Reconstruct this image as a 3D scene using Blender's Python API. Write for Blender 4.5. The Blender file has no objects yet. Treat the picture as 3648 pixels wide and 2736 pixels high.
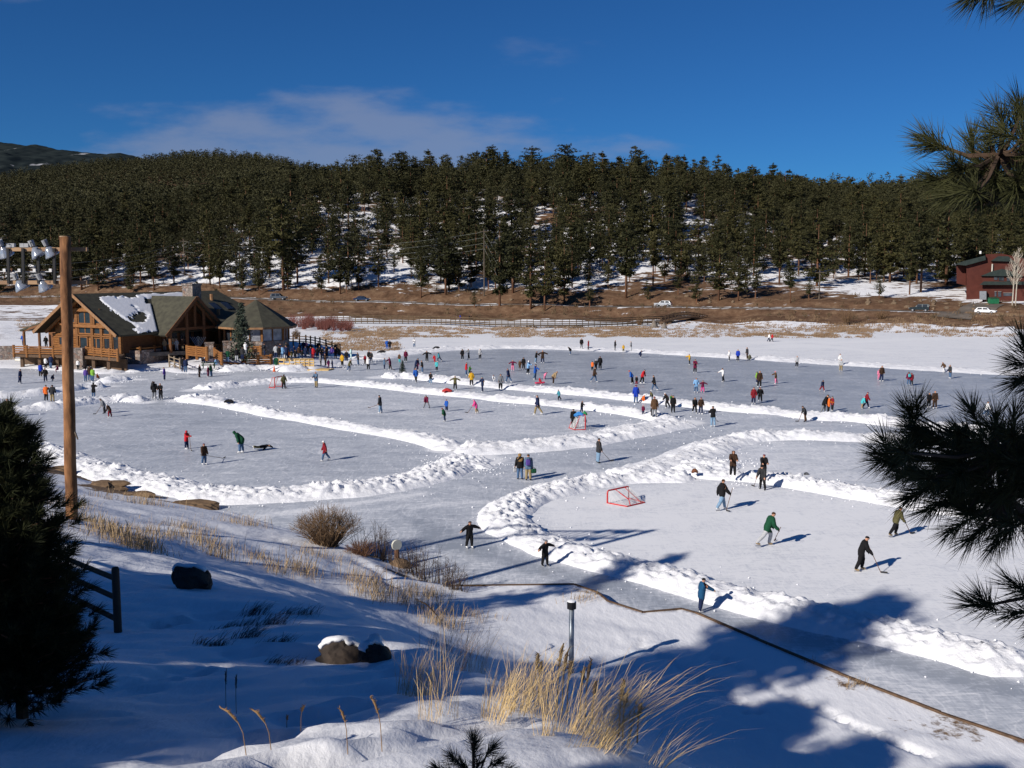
import bpy, bmesh, math, random
import numpy as np
from mathutils import Vector, Matrix
R = math.radians
random.seed(7); RNG = np.random.default_rng(7)
scene = bpy.context.scene
COL = scene.collection

# ---------------------------------------------------------------- camera
F, CX, CY, H = 3650.0, 1824.0, 1368.0, 13.3
PITCH = math.atan(408 / F)
cam_d = bpy.data.cameras.new('camera'); cam = bpy.data.objects.new('camera', cam_d); COL.objects.link(cam)
cam_d.sensor_width = 36.0; cam_d.lens = 36.0 * F / 3648.0
cam_d.clip_start = 0.1; cam_d.clip_end = 20000
cam.location = (0, 0, H); cam.rotation_euler = (math.pi / 2 - PITCH, 0, 0)
scene.camera = cam

def ray(px, py):
    a, b = (px - CX) / F, (py - CY) / F
    c, s = math.cos(PITCH), math.sin(PITCH)
    return np.array([a, c - b * s, -s - b * c])      # world direction (x, y, z)
def atz(px, py, z=0.0):
    r = ray(px, py); t = (z - H) / r[2]
    return np.array([r[0] * t, r[1] * t, z])
def atY(px, py, Y):
    r = ray(px, py); t = Y / r[1]
    return np.array([r[0] * t, Y, H + r[2] * t])

# ---------------------------------------------------------------- tags
def tag(o, label=None, cat=None, group=None, kind=None):
    if label: o['label'] = label
    if cat: o['category'] = cat
    if group: o['group'] = group
    if kind: o['kind'] = kind
    return o
def empty(name, loc=(0, 0, 0), rz=0.0, label=None, cat=None, group=None):
    o = bpy.data.objects.new(name, None); COL.objects.link(o)
    o.empty_display_size = 0.3
    o.location = loc; o.rotation_euler = (0, 0, rz)
    return tag(o, label, cat, group)

# ---------------------------------------------------------------- numpy noise
def _h(ix, iy, seed):
    n = (ix.astype(np.int64) * 374761393 + iy.astype(np.int64) * 668265263 + seed * 1274126177) & 0xffffffff
    n = ((n ^ (n >> 13)) * 1274126177) & 0xffffffff
    return ((n ^ (n >> 16)) & 0xffff) / 65535.0
def vnoise(x, y, seed=0):
    x = np.asarray(x, float); y = np.asarray(y, float)
    ix = np.floor(x); iy = np.floor(y); fx = x - ix; fy = y - iy
    fx = fx * fx * (3 - 2 * fx); fy = fy * fy * (3 - 2 * fy)
    a = _h(ix, iy, seed); b = _h(ix + 1, iy, seed); c = _h(ix, iy + 1, seed); d = _h(ix + 1, iy + 1, seed)
    return (a * (1 - fx) + b * fx) * (1 - fy) + (c * (1 - fx) + d * fx) * fy
def fbm(x, y, oct=4, seed=0):
    s = 0; a = 0.5; t = 0
    for o in range(oct):
        s = s + a * vnoise(x * 2 ** o, y * 2 ** o, seed + o * 17); t += a; a *= 0.5
    return s / t
def worley(x, y, seed=0):
    ix = np.floor(x); iy = np.floor(y); best = np.full(x.shape, 9.0); val = np.zeros(x.shape)
    for dx in (-1, 0, 1):
        for dy in (-1, 0, 1):
            cx, cy = ix + dx, iy + dy
            qx = cx + _h(cx, cy, seed); qy = cy + _h(cx, cy, seed + 5)
            d = np.hypot(qx - x, qy - y); m = d < best
            best = np.where(m, d, best); val = np.where(m, _h(cx, cy, seed + 9), val)
    return best, val
def sstep(a, b, x):
    t = np.clip((x - a) / (b - a), 0, 1); return t * t * (3 - 2 * t)
def rbf_fit(pts, vals, smooth=0.0):
    pts = np.asarray(pts, float); n = len(pts)
    K = np.linalg.norm(pts[:, None] - pts[None], axis=2) + np.eye(n) * smooth * -1
    A = np.zeros((n + 3, n + 3)); A[:n, :n] = K; A[:n, n] = 1; A[:n, n + 1:] = pts; A[n:, :n] = A[:n, n:].T
    w = np.linalg.solve(A, np.concatenate([np.asarray(vals, float), np.zeros(3)]))
    def f(x, y):
        x = np.asarray(x, float); y = np.asarray(y, float); sh = x.shape
        q = np.stack([x.ravel(), y.ravel()], 1); out = w[n] + q @ w[n + 1:]
        for i in range(n):
            out = out + w[i] * np.hypot(q[:, 0] - pts[i, 0], q[:, 1] - pts[i, 1])
        return out.reshape(sh)
    return f
def seg_dist(x, y, P):
    """distance to a polyline and the parameter (arc length) of the nearest point"""
    best = np.full(np.shape(x), 1e9)
    for (ax, ay), (bx, by) in zip(P[:-1], P[1:]):
        vx, vy = bx - ax, by - ay; L = vx * vx + vy * vy + 1e-9
        t = np.clip(((x - ax) * vx + (y - ay) * vy) / L, 0, 1)
        best = np.minimum(best, np.hypot(x - ax - t * vx, y - ay - t * vy))
    return best
def inside(x, y, P):
    r = np.zeros(np.shape(x), bool); n = len(P)
    for i in range(n):
        (ax, ay), (bx, by) = P[i], P[(i + 1) % n]
        c = ((ay > y) != (by > y)) & (x < (bx - ax) * (y - ay) / (by - ay + 1e-12) + ax)
        r ^= c
    return r

# ---------------------------------------------------------------- meshes
def np_mesh(name, v, f, mat=None, parent=None, smooth=False, midx=None, attr=None, link=True):
    """v (n,3); f (m,3) or (m,4) array"""
    me = bpy.data.meshes.new(name); v = np.ascontiguousarray(v, np.float32); f = np.ascontiguousarray(f, np.int32)
    k = f.shape[1]; m = len(f)
    me.vertices.add(len(v)); me.vertices.foreach_set('co', v.ravel())
    me.loops.add(m * k); me.loops.foreach_set('vertex_index', f.ravel())
    me.polygons.add(m); me.polygons.foreach_set('loop_start', np.arange(0, m * k, k, dtype=np.int32))
    me.polygons.foreach_set('loop_total', np.full(m, k, np.int32))
    if midx is not None: me.polygons.foreach_set('material_index', np.asarray(midx, np.int32))
    me.polygons.foreach_set('use_smooth', np.full(m, smooth, bool))
    if attr:
        for an, av in attr.items():
            a = me.attributes.new(an, 'FLOAT', 'POINT'); a.data.foreach_set('value', np.asarray(av, np.float32).ravel())
    me.update(calc_edges=True); me.validate()
    for mm in (mat if isinstance(mat, (list, tuple)) else [mat]):
        if mm: me.materials.append(mm)
    if not link: return me
    return obj(name, me, parent)
def obj(name, me, parent=None, loc=None):
    o = bpy.data.objects.new(name, me); COL.objects.link(o)
    if parent: o.parent = parent
    if loc is not None: o.location = loc
    return o
def grid_faces(nr, nc):
    i = np.arange((nr - 1) * (nc - 1)); r = i // (nc - 1); c = i % (nc - 1); a = r * nc + c
    return np.stack([a, a + 1, a + nc + 1, a + nc], 1)

class MB:
    """collects boxes, bars, tubes and loose faces for ONE mesh"""
    def __init__(s): s.v = []; s.f = []; s.m = []
    def add(s, vs, fs, m=0):
        b = len(s.v); s.v += [tuple(map(float, p)) for p in vs]; s.f += [[b + i for i in q] for q in fs]; s.m += [m] * len(fs); return s
    def box(s, c, d, rz=0.0, m=0, ax=None):
        hx, hy, hz = d[0] / 2, d[1] / 2, d[2] / 2; cs, sn = math.cos(rz), math.sin(rz); vs = []
        for z in (-hz, hz):
            for x, y in ((-hx, -hy), (hx, -hy), (hx, hy), (-hx, hy)):
                vs.append((c[0] + x * cs - y * sn, c[1] + x * sn + y * cs, c[2] + z))
        return s.add(vs, [(0, 3, 2, 1), (4, 5, 6, 7), (0, 1, 5, 4), (1, 2, 6, 5), (2, 3, 7, 6), (3, 0, 4, 7)], m)
    def tube(s, pts, rad, n=6, m=0, cap=True):
        pts = [Vector(p) for p in pts]; rad = rad if isinstance(rad, (list, tuple)) else [rad] * len(pts)
        rings = []; up = None
        for i, p in enumerate(pts):
            t = (pts[min(i + 1, len(pts) - 1)] - pts[max(i - 1, 0)])
            t = t.normalized() if t.length > 1e-9 else Vector((0, 0, 1))
            if up is None: up = t.orthogonal().normalized()
            up = (up - t * up.dot(t)); up = up.normalized() if up.length > 1e-6 else t.orthogonal().normalized()
            w = t.cross(up)
            rings.append([p + (up * math.cos(2 * math.pi * k / n) + w * math.sin(2 * math.pi * k / n)) * rad[i] for k in range(n)])
        vs = [q for r in rings for q in r]; fs = []
        for i in range(len(pts) - 1):
            for k in range(n):
                k2 = (k + 1) % n; fs.append((i * n + k, i * n + k2, (i + 1) * n + k2, (i + 1) * n + k))
        if cap: fs.append(tuple(reversed(range(n)))); fs.append(tuple((len(pts) - 1) * n + k for k in range(n)))
        return s.add(vs, fs, m)
    def bar(s, a, b, w, h, m=0):
        """rectangular bar from a to b, w across, h in the up sense"""
        a, b = Vector(a), Vector(b); t = (b - a).normalized(); up = Vector((0, 0, 1))
        if abs(t.z) > 0.98: up = Vector((1, 0, 0))
        sd = t.cross(up).normalized(); up = sd.cross(t)
        vs = [p + sd * x * w / 2 + up * z * h / 2 for p in (a, b) for x, z in ((-1, -1), (1, -1), (1, 1), (-1, 1))]
        return s.add(vs, [(0, 1, 2, 3), (7, 6, 5, 4), (0, 4, 5, 1), (1, 5, 6, 2), (2, 6, 7, 3), (3, 7, 4, 0)], m)
    def slab(s, poly, th, m=0):
        """polygon (3d points, planar) given a thickness downwards along its normal"""
        P = [Vector(p) for p in poly]; n = (P[1] - P[0]).cross(P[2] - P[0]).normalized()
        if n.z < 0: P.reverse(); n = -n
        k = len(P); vs = P + [p - n * th for p in P]
        fs = [tuple(range(k)), tuple(reversed(range(k, 2 * k)))] + [((i + 1) % k, i, k + i, k + (i + 1) % k) for i in range(k)]
        return s.add(vs, fs, m)
    def prism(s, poly, z0, z1, m=0):
        k = len(poly); A = sum(poly[i][0] * poly[(i + 1) % k][1] - poly[(i + 1) % k][0] * poly[i][1] for i in range(k))
        if A < 0: poly = list(reversed(poly))
        vs = [(p[0], p[1], z0) for p in poly] + [(p[0], p[1], z1) for p in poly]
        return s.add(vs, [tuple(reversed(range(k))), tuple(range(k, 2 * k))] + [(i, (i + 1) % k, k + (i + 1) % k, k + i) for i in range(k)], m)
    def build(s, name, mats, parent=None, smooth=False, loc=None):
        me = bpy.data.meshes.new(name); me.from_pydata(s.v, [], s.f)
        for mm in (mats if isinstance(mats, (list, tuple)) else [mats]): me.materials.append(mm)
        me.polygons.foreach_set('material_index', s.m)
        if smooth: me.polygons.foreach_set('use_smooth', [True] * len(s.f))
        me.update()
        return obj(name, me, parent, loc)

# ---------------------------------------------------------------- materials
def nn(nt, t, **kw):
    n = nt.nodes.new(t)
    for k, v in kw.items(): setattr(n, k, v)
    return n
def base_mat(name):
    m = bpy.data.materials.new(name); m.use_nodes = True; nt = m.node_tree
    return m, nt, nt.nodes['Principled BSDF']
def ramp(nt, fac, stops):
    r = nn(nt, 'ShaderNodeValToRGB'); e = r.color_ramp.elements
    while len(e) < len(stops): e.new(0.5)
    for el, (p, c) in zip(e, stops): el.position = p; el.color = (*c, 1) if len(c) == 3 else c
    nt.links.new(fac, r.inputs['Fac']); return r.outputs['Color']
_mats = {}
def mat(name, c1, c2=None, scale=3.0, rough=0.8, spec=0.3, bump=0.0, bscale=None, stretch=None, metal=0.0, detail=4, coords='Object', sss=0):
    """two-tone noise material"""
    if name in _mats: return _mats[name]
    m, nt, p = base_mat(name); L = nt.links.new
    c2 = c2 or tuple(min(1, x * 0.72) for x in c1)
    tc = nn(nt, 'ShaderNodeTexCoord'); mp = nn(nt, 'ShaderNodeMapping'); L(tc.outputs[coords], mp.inputs['Vector'])
    if stretch: mp.inputs['Scale'].default_value = stretch
    no = nn(nt, 'ShaderNodeTexNoise'); no.inputs['Scale'].default_value = scale; no.inputs['Detail'].default_value = detail
    L(mp.outputs['Vector'], no.inputs['Vector'])
    L(ramp(nt, no.outputs['Fac'], [(0.32, c2), (0.68, c1)]), p.inputs['Base Color'])
    p.inputs['Roughness'].default_value = rough; p.inputs['Specular IOR Level'].default_value = spec; p.inputs['Metallic'].default_value = metal
    if bump:
        b = nn(nt, 'ShaderNodeBump'); b.inputs['Strength'].default_value = min(1, bump); b.inputs['Distance'].default_value = 0.03 * max(1, bump)
        n2 = nn(nt, 'ShaderNodeTexNoise'); n2.inputs['Scale'].default_value = bscale or scale * 3; n2.inputs['Detail'].default_value = 5
        L(mp.outputs['Vector'], n2.inputs['Vector']); L(n2.outputs['Fac'], b.inputs['Height']); L(b.outputs['Normal'], p.inputs['Normal'])
    _mats[name] = m; return m

# ---------------------------------------------------------------- light
SUN_EL, SH = R(26.5), (0.735, 0.678)            # shadows run this way over the ground
sd = bpy.data.lights.new('sun', 'SUN'); sun = bpy.data.objects.new('sun', sd); COL.objects.link(sun)
sd.energy = 5.0; sd.angle = R(0.5); sd.color = (1.0, 0.93, 0.84)
dvec = Vector((SH[0] * math.cos(SUN_EL), SH[1] * math.cos(SUN_EL), -math.sin(SUN_EL)))
sun.rotation_euler = dvec.to_track_quat('-Z', 'Y').to_euler(); sun.location = (-40, -40, 60)
w = bpy.data.worlds.new('World'); scene.world = w; w.use_nodes = True
nt = w.node_tree; L = nt.links.new; bg = nt.nodes['Background']
sky = nn(nt, 'ShaderNodeTexSky'); sky.sky_type = 'NISHITA'; sky.sun_disc = False
sky.sun_elevation = SUN_EL; sky.sun_rotation = math.atan2(-SH[0], -SH[1])
sky.altitude = 2300; sky.air_density = 1.0; sky.dust_density = 0.0; sky.ozone_density = 3.0
# thin low cloud bank over the ridge, laid out by direction
tc = nn(nt, 'ShaderNodeTexCoord'); sx = nn(nt, 'ShaderNodeSeparateXYZ'); L(tc.outputs['Generated'], sx.inputs[0])
def mth(op, a, b=None, clamp=False):
    n = nn(nt, 'ShaderNodeMath', operation=op); n.use_clamp = clamp
    for i, q in enumerate((a, b)):
        if q is None: continue
        if isinstance(q, (int, float)): n.inputs[i].default_value = q
        else: L(q, n.inputs[i])
    return n.outputs[0]
az = mth('DIVIDE', sx.outputs[0], sx.outputs[1]); el = mth('DIVIDE', sx.outputs[2], sx.outputs[1])
cv = nn(nt, 'ShaderNodeCombineXYZ'); L(az, cv.inputs[0]); L(el, cv.inputs[1])
def cloud(cx, cy, rx, ry, noise_scale, thr, soft, seed):
    dx = mth('DIVIDE', mth('SUBTRACT', az, cx), rx); dy = mth('DIVIDE', mth('SUBTRACT', el, cy), ry)
    d = mth('SUBTRACT', 1.0, mth('ADD', mth('MULTIPLY', dx, dx), mth('MULTIPLY', dy, dy)))
    mp = nn(nt, 'ShaderNodeMapping'); mp.inputs['Scale'].default_value = (1, 3.2, 1); mp.inputs['Location'].default_value = (seed, seed * .7, 0); L(cv.outputs[0], mp.inputs[0])
    no = nn(nt, 'ShaderNodeTexNoise'); no.inputs['Scale'].default_value = noise_scale; no.inputs['Detail'].default_value = 7; no.inputs['Roughness'].default_value = 0.55
    L(mp.outputs[0], no.inputs['Vector'])
    s = mth('ADD', mth('MULTIPLY', d, 0.42), mth('MULTIPLY', mth('SUBTRACT', no.outputs['Fac'], 0.5), 1.25))
    mr = nn(nt, 'ShaderNodeMapRange'); mr.interpolation_type = 'SMOOTHSTEP'; L(s, mr.inputs[0]); mr.inputs[1].default_value = thr; mr.inputs[2].default_value = thr + soft
    return mr.outputs[0]
m1 = cloud(-0.175, 0.108, 0.29, 0.062, 8.0, 0.0, 0.42, 1.3)
m2 = cloud(0.03, 0.205, 0.09, 0.022, 16.0, 0.22, 0.45, 4.1)
m3 = cloud(-0.47, 0.255, 0.06, 0.016, 14.0, 0.25, 0.5, 2.2)
cm = mth('ADD', mth('MULTIPLY', m1, 0.56), mth('ADD', mth('MULTIPLY', m2, 0.14), mth('MULTIPLY', m3, 0.2)), True)
front = mth('GREATER_THAN', sx.outputs[1], 0.0); cm = mth('MULTIPLY', cm, front)
tn = nn(nt, 'ShaderNodeMix', data_type='RGBA', blend_type='MULTIPLY'); tn.inputs[0].default_value = 1.0; L(sky.outputs[0], tn.inputs[6]); tn.inputs[7].default_value = (.24, .69, 1.20, 1)   # deep high-altitude blue
mx = nn(nt, 'ShaderNodeMix', data_type='RGBA'); L(cm, mx.inputs[0]); L(tn.outputs[2], mx.inputs[6]); mx.inputs[7].default_value = (4.6, 5.3, 7.4, 1)
L(mx.outputs[2], bg.inputs['Color']); bg.inputs['Strength'].default_value = 0.05
vs = scene.view_settings; scene.display_settings.display_device = 'sRGB'
vs.view_transform = 'Standard'; vs.look = 'None'; vs.gamma = 1.0; vs.exposure = 0.12; vs.use_curve_mapping = False
# ================================================================ ice and snow banks
def snow_mat(name, c=(0.86, 0.87, 0.9), bump=0.6, scale=6.0, dirt=None):
    if name in _mats: return _mats[name]
    m, nt, p = base_mat(name); L = nt.links.new
    tc = nn(nt, 'ShaderNodeTexCoord')
    no = nn(nt, 'ShaderNodeTexNoise'); no.inputs['Scale'].default_value = 0.8; no.inputs['Detail'].default_value = 6; L(tc.outputs['Object'], no.inputs['Vector'])
    L(ramp(nt, no.outputs['Fac'], [(0.3, tuple(x * 0.93 for x in c)), (0.7, c)]), p.inputs['Base Color'])
    p.inputs['Roughness'].default_value = 0.75; p.inputs['Specular IOR Level'].default_value = 0.25
    b = nn(nt, 'ShaderNodeBump'); b.inputs['Strength'].default_value = bump; b.inputs['Distance'].default_value = 0.06
    n2 = nn(nt, 'ShaderNodeTexNoise'); n2.inputs['Scale'].default_value = scale; n2.inputs['Detail'].default_value = 8; n2.inputs['Roughness'].default_value = 0.65
    L(tc.outputs['Object'], n2.inputs['Vector']); L(n2.outputs['Fac'], b.inputs['Height']); L(b.outputs['Normal'], p.inputs['Normal'])
    _mats[name] = m; return m
SNOW_BANK = snow_mat('bank_snow', bump=0.8, scale=5.0)

# centre lines of the ploughed banks, traced on the ice; (pixel path, width m, height m)
BANKS = [
 ([(1290,1280),(1380,1264),(1470,1252),(1600,1243),(1800,1237),(1950,1239),(2100,1244),(2300,1252),(2500,1264),(2700,1276),(2900,1288),(3100,1301),(3300,1313),(3700,1336)], 5.0, .45),
 ([(1345,1345),(1440,1341),(1516,1348),(1675,1365),(1800,1380),(1990,1394),(2116,1405),(2243,1420),(2401,1436),(2558,1453),(2653,1463),(2764,1467),(2843,1479),(2906,1489),(3001,1488),(3096,1499),(3200,1510),(3400,1531),(3720,1563)], 2.9, .6),
 ([(690,1390),(760,1380),(860,1371),(960,1362),(1070,1357),(1200,1362),(1358,1377),(1516,1396),(1675,1411),(1833,1428),(1990,1442),(2116,1456),(2243,1471),(2340,1490),(2410,1506)], 2.3, .6),
 ([(630,1424),(720,1430),(822,1443),(900,1459),(980,1478),(1138,1501),(1265,1526),(1358,1540),(1485,1561),(1564,1580),(1630,1610)], 2.3, .55),
 ([(1600,1600),(1680,1604),(1800,1600),(1920,1590),(2000,1582),(2116,1566),(2220,1545),(2300,1528),(2380,1515),(2440,1505)], 3.4, .6),
 ([(1690,1625),(1640,1650),(1580,1682),(1480,1712),(1350,1738),(1200,1755),(1050,1762),(900,1772),(780,1770),(690,1752),(600,1735),(500,1715),(400,1697),(300,1658),(200,1626),(60,1585),(-60,1555)], 2.9, .6),
 ([(1720,1640),(1660,1655),(1600,1668)], 3.2, .5),
 ([(2500,1703),(2350,1703),(2250,1706),(2150,1713),(2050,1730),(1960,1750),(1890,1771),(1825,1803),(1786,1840),(1802,1876),(1852,1903),(1905,1924),(1952,1951),(2062,1984),(2170,2008),(2314,2040),(2422,2072),(2522,2108),(2652,2144),(2790,2178),(3034,2228),(3158,2256),(3322,2296),(3500,2340),(3750,2410)], 2.35, .58),
 ([(2180,1700),(2300,1672),(2400,1645),(2500,1606),(2600,1574),(2700,1557),(2850,1555),(3000,1560),(3150,1566),(3400,1580),(3720,1600)], 2.8, .62),
 ([(2440,1660),(2500,1698),(2600,1698),(2720,1700),(2850,1726),(3000,1752),(3100,1770),(3250,1795),(3500,1835),(3800,1880)], 2.3, .6),
 ([(2420,1640),(2480,1655),(2560,1668),(2640,1680)], 3.6, .4),
 ([(-60,1418),(20,1416),(100,1408),(200,1398),(265,1388),(330,1379),(400,1376)], 1.8, .75),
 ([(345,1366),(390,1358),(430,1352),(485,1352)], 1.8, .7),
 ([(-60,1478),(60,1464),(150,1456),(240,1446),(330,1434),(400,1425),(470,1424),(515,1434)], 1.9, .7),
 ([(375,1428),(430,1421),(480,1428)], 2.6, 1.15),
 ([(760,1324),(820,1318),(900,1312),(960,1310),(1020,1316),(1080,1324)], 3.4, .8),
 ([(430,1325),(500,1322),(580,1314),(660,1326),(760,1327)], 2.2, .35),
 ([(-60,1300),(60,1298),(200,1312),(330,1322),(430,1330)], 3.4, .4),
 ([(640,1428),(680,1416),(740,1418),(770,1434)], 2.4, .7),
 ([(1130,1312),(1200,1300),(1290,1284)], 3.0, .4),
]
BANK_W = []
def densify(P, step):
    P = np.asarray(P, float); d = np.r_[0, np.cumsum(np.hypot(*np.diff(P[:, :2], axis=0).T))]
    n = max(4, int(d[-1] / step)); s = np.linspace(0, d[-1], n)
    # Catmull-like smoothing: linear resample, then a moving average
    Q = np.stack([np.interp(s, d, P[:, k]) for k in range(2)], 1)
    k = max(1, int(2.0 / step)); ker = np.ones(2 * k + 1) / (2 * k + 1)
    Qp = np.pad(Q, ((k, k), (0, 0)), mode='edge')
    return np.stack([np.convolve(Qp[:, i], ker, 'valid') for i in range(2)], 1)
def bank(path, w, h, seed):
    P = np.array([atz(*p)[:2] for p in path]); BANK_W.append((P, w))
    dist = np.hypot(*P.mean(0)); step = 0.13 if dist < 75 else (0.2 if dist < 110 else 0.32)
    C = densify(P, step); T = np.gradient(C, axis=0); T /= np.linalg.norm(T, axis=1)[:, None] + 1e-9
    N = np.stack([-T[:, 1], T[:, 0]], 1); nc = max(9, int(w * 1.5 / step)); t = np.linspace(-1, 1, nc)
    n = len(C); s = np.arange(n) * step
    ww = w * 0.66 * (0.82 + 0.45 * fbm(s / 3.5, s * 0, 3, seed))
    hh = h * .77 * (0.5 + 0.8 * fbm(s / 2.2, s * 0 + 9, 3, seed + 3))
    end = np.minimum(1, np.minimum(s, s[::-1]) / 1.4 + 0.12); ww = ww * (0.4 + 0.6 * end); hh = hh * end
    X = C[:, None, 0] + N[:, None, 0] * t * ww[:, None]; Y = C[:, None, 1] + N[:, None, 1] * t * ww[:, None]
    prof = np.clip(1 - t * t, 0, 1)[None] ** 0.85
    d1, v1 = worley(X * 3.3, Y * 3.3, seed); d2, v2 = worley(X * 6.5 + 3, Y * 6.5, seed + 2)
    lump = 0.62 + 0.55 * (fbm(X * .9, Y * .9, 4, seed) - .5) + 0.30 * (v1 - .5) * (1 - d1) + 0.3 * (v2 - .45) * (1 - d2) + .35 * (fbm(X * 3.1, Y * 3.1, 4, seed + 7) - .5)
    Z = prof * hh[:, None] * np.clip(lump * 1.55, 0.15, 2) + prof * (0.11 * np.clip(v1 - .55, 0, 1) * np.clip(1.1 - 1.6 * d1, 0, 1) * 2)
    Z = Z - 0.05 * (1 - prof) - 0.015
    v = np.stack([X.ravel(), Y.ravel(), Z.ravel()], 1)
    o = np_mesh('snow_bank', v, grid_faces(n, nc), SNOW_BANK, smooth=True); tag(o, kind='structure'); return o
for i, (p, w_, h_) in enumerate(BANKS): bank(p, w_, h_, 11 * i + 3)
# loose lumps of snow beside the banks are part of the banks' rubble
def bank_height(x, y):
    z = 0.0
    for P, w in BANK_W:
        d = float(seg_dist(np.array([x]), np.array([y]), P)[0])
        z = max(z, 0.42 * max(0, 1 - (d / (w * .55)) ** 2))
    return z

# ---- the ice sheet: cover = how much scraped snow lies on it
xs = np.concatenate([np.arange(-95, -40, 1.0), np.arange(-40, 62, 0.5), np.arange(62, 130, 1.0)])
ys = np.concatenate([np.arange(18, 110, 0.5), np.arange(110, 150, 0.7), np.arange(150, 300, 1.5)])
X, Y = np.meshgrid(xs, ys); cov = np.full(X.shape, 0.34)
def pxpoly(P): return [tuple(atz(*p)[:2]) for p in P]
def region(P, val, feather=1.5):
    global cov
    Q = pxpoly(P); d = seg_dist(X, Y, Q + [Q[0]]); k = np.where(inside(X, Y, Q), 1, -1) * d
    a = sstep(-feather, feather, k); cov = cov * (1 - a) + val * a
region([(1290,1280),(1600,1243),(1800,1237),(2300,1252),(2900,1288),(3750,1338),(3750,1120),(-200,1120),(-200,1290),(900,1290)], .86)
region([(1300,1290),(1600,1252),(1800,1246),(2300,1262),(2900,1297),(3750,1345),(3750,1560),(3000,1480),(2400,1436),(1880,1388),(1450,1330)], .13, 1.5)
region([(700,1330),(1250,1300),(1450,1330),(1650,1370),(1300,1350),(900,1350)], .34, 3)
region([(740,1400),(1300,1375),(2300,1505),(1900,1580),(1560,1570),(1100,1495),(780,1440)], .42)
region([(200,1610),(560,1450),(640,1440),(1100,1515),(1560,1600),(1480,1690),(900,1740),(600,1715)], .30)
region([(1900,1800),(2150,1735),(2500,1710),(3000,1765),(3800,1900),(3800,2440),(2800,2190),(2000,1990)], .86)
region([(2500,1640),(2700,1570),(3750,1620),(3750,1850),(3000,1740),(2700,1690)], .58)
region([(900,1800),(1600,1700),(2200,1640),(2480,1530),(2100,1590),(1800,1640),(1200,1760)], .30, 1)
region([(1300,1840),(1900,2010),(2500,2200),(3000,2420),(3700,2680),(3700,2420),(2748,2215),(1907,1960)], .52, .7)
region([(1480,1850),(1907,1962),(2300,2090),(2748,2215),(3750,2440),(3750,2520),(2748,2270),(2300,2150),(1900,2035),(1500,1930)], -.15, .5)
for P, w_ in BANK_W:
    d = seg_dist(X, Y, P); cov = np.maximum(cov, 0.95 * np.exp(-np.clip(d - w_ * .42, 0, 99) / 0.55))
def streak(P, wd, amt):
    global cov
    d = seg_dist(X, Y, np.array(pxpoly(P))); cov = cov + amt * np.exp(-(d / wd) ** 2)
streak([(900,1795),(1080,1760),(1400,1735)], .4, .5); streak([(1050,1820),(1290,1790),(1500,1760)], .5, .4)
streak([(960,1830),(1300,1818),(1700,1790)], .6, .25)
streak([(2000,1990),(2300,2075),(2748,2200),(3648,2400)], .35, .6)
streak([(2948,1222),(3300,1208),(3648,1195)], 1.6, .5); streak([(2400,1225),(2900,1217)], 1.6, .4)
streak([(2948,1235),(3150,1255)], 1.2, .4); streak([(2800,1235),(2860,1230)], 2.5, .5); streak([(2910,1238),(2950,1237)], 1.6, .5)
cov += (fbm(X / 6, Y / 9, 4, 5) - .5) * 0.22
ic, int_, ip = base_mat('skated_ice'); L = int_.links.new
tc = nn(int_, 'ShaderNodeTexCoord'); at = nn(int_, 'ShaderNodeAttribute', attribute_name='cover')
def inoise(scale, stretch, rot, detail=6, rough=.6):
    mp = nn(int_, 'ShaderNodeMapping'); mp.inputs['Scale'].default_value = stretch; mp.inputs['Rotation'].default_value = (0, 0, rot); L(tc.outputs['Object'], mp.inputs[0])
    n = nn(int_, 'ShaderNodeTexNoise'); n.inputs['Scale'].default_value = scale; n.inputs['Detail'].default_value = detail; n.inputs['Roughness'].default_value = rough; n.inputs['Distortion'].default_value = .6
    L(mp.outputs[0], n.inputs['Vector']); return n.outputs['Fac']
def imath(op, a, b, clamp=False):
    n = nn(int_, 'ShaderNodeMath', operation=op); n.use_clamp = clamp
    for i, q in enumerate((a, b)):
        if isinstance(q, (int, float)): n.inputs[i].default_value = q
        else: L(q, n.inputs[i])
    return n.outputs[0]
n1 = inoise(4.5, (.5, 1.3, 1), .35); n2 = inoise(3.0, (1.6, .35, 1), .9); n3 = inoise(0.35, (.5, 1.3, 1), .1, 8); n4 = inoise(9.0, (1, 1, 1), 0, 5); n5 = inoise(5.0, (.22, 2.4, 1), -.5, 5, .7); n6 = inoise(5.0, (2.6, .25, 1), -.25, 5, .7)
s = imath('ADD', imath('MULTIPLY', imath('SUBTRACT', n1, .5), .8), imath('MULTIPLY', imath('SUBTRACT', n2, .5), .55))
s = imath('ADD', s, imath('MULTIPLY', imath('SUBTRACT', n3, .5), .7)); s = imath('ADD', s, imath('MULTIPLY', imath('SUBTRACT', n5, .5), .8)); s = imath('ADD', s, imath('MULTIPLY', imath('SUBTRACT', n6, .5), .6)); s = imath('ADD', s, imath('MULTIPLY', imath('SUBTRACT', n4, .5), .35))
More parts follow.
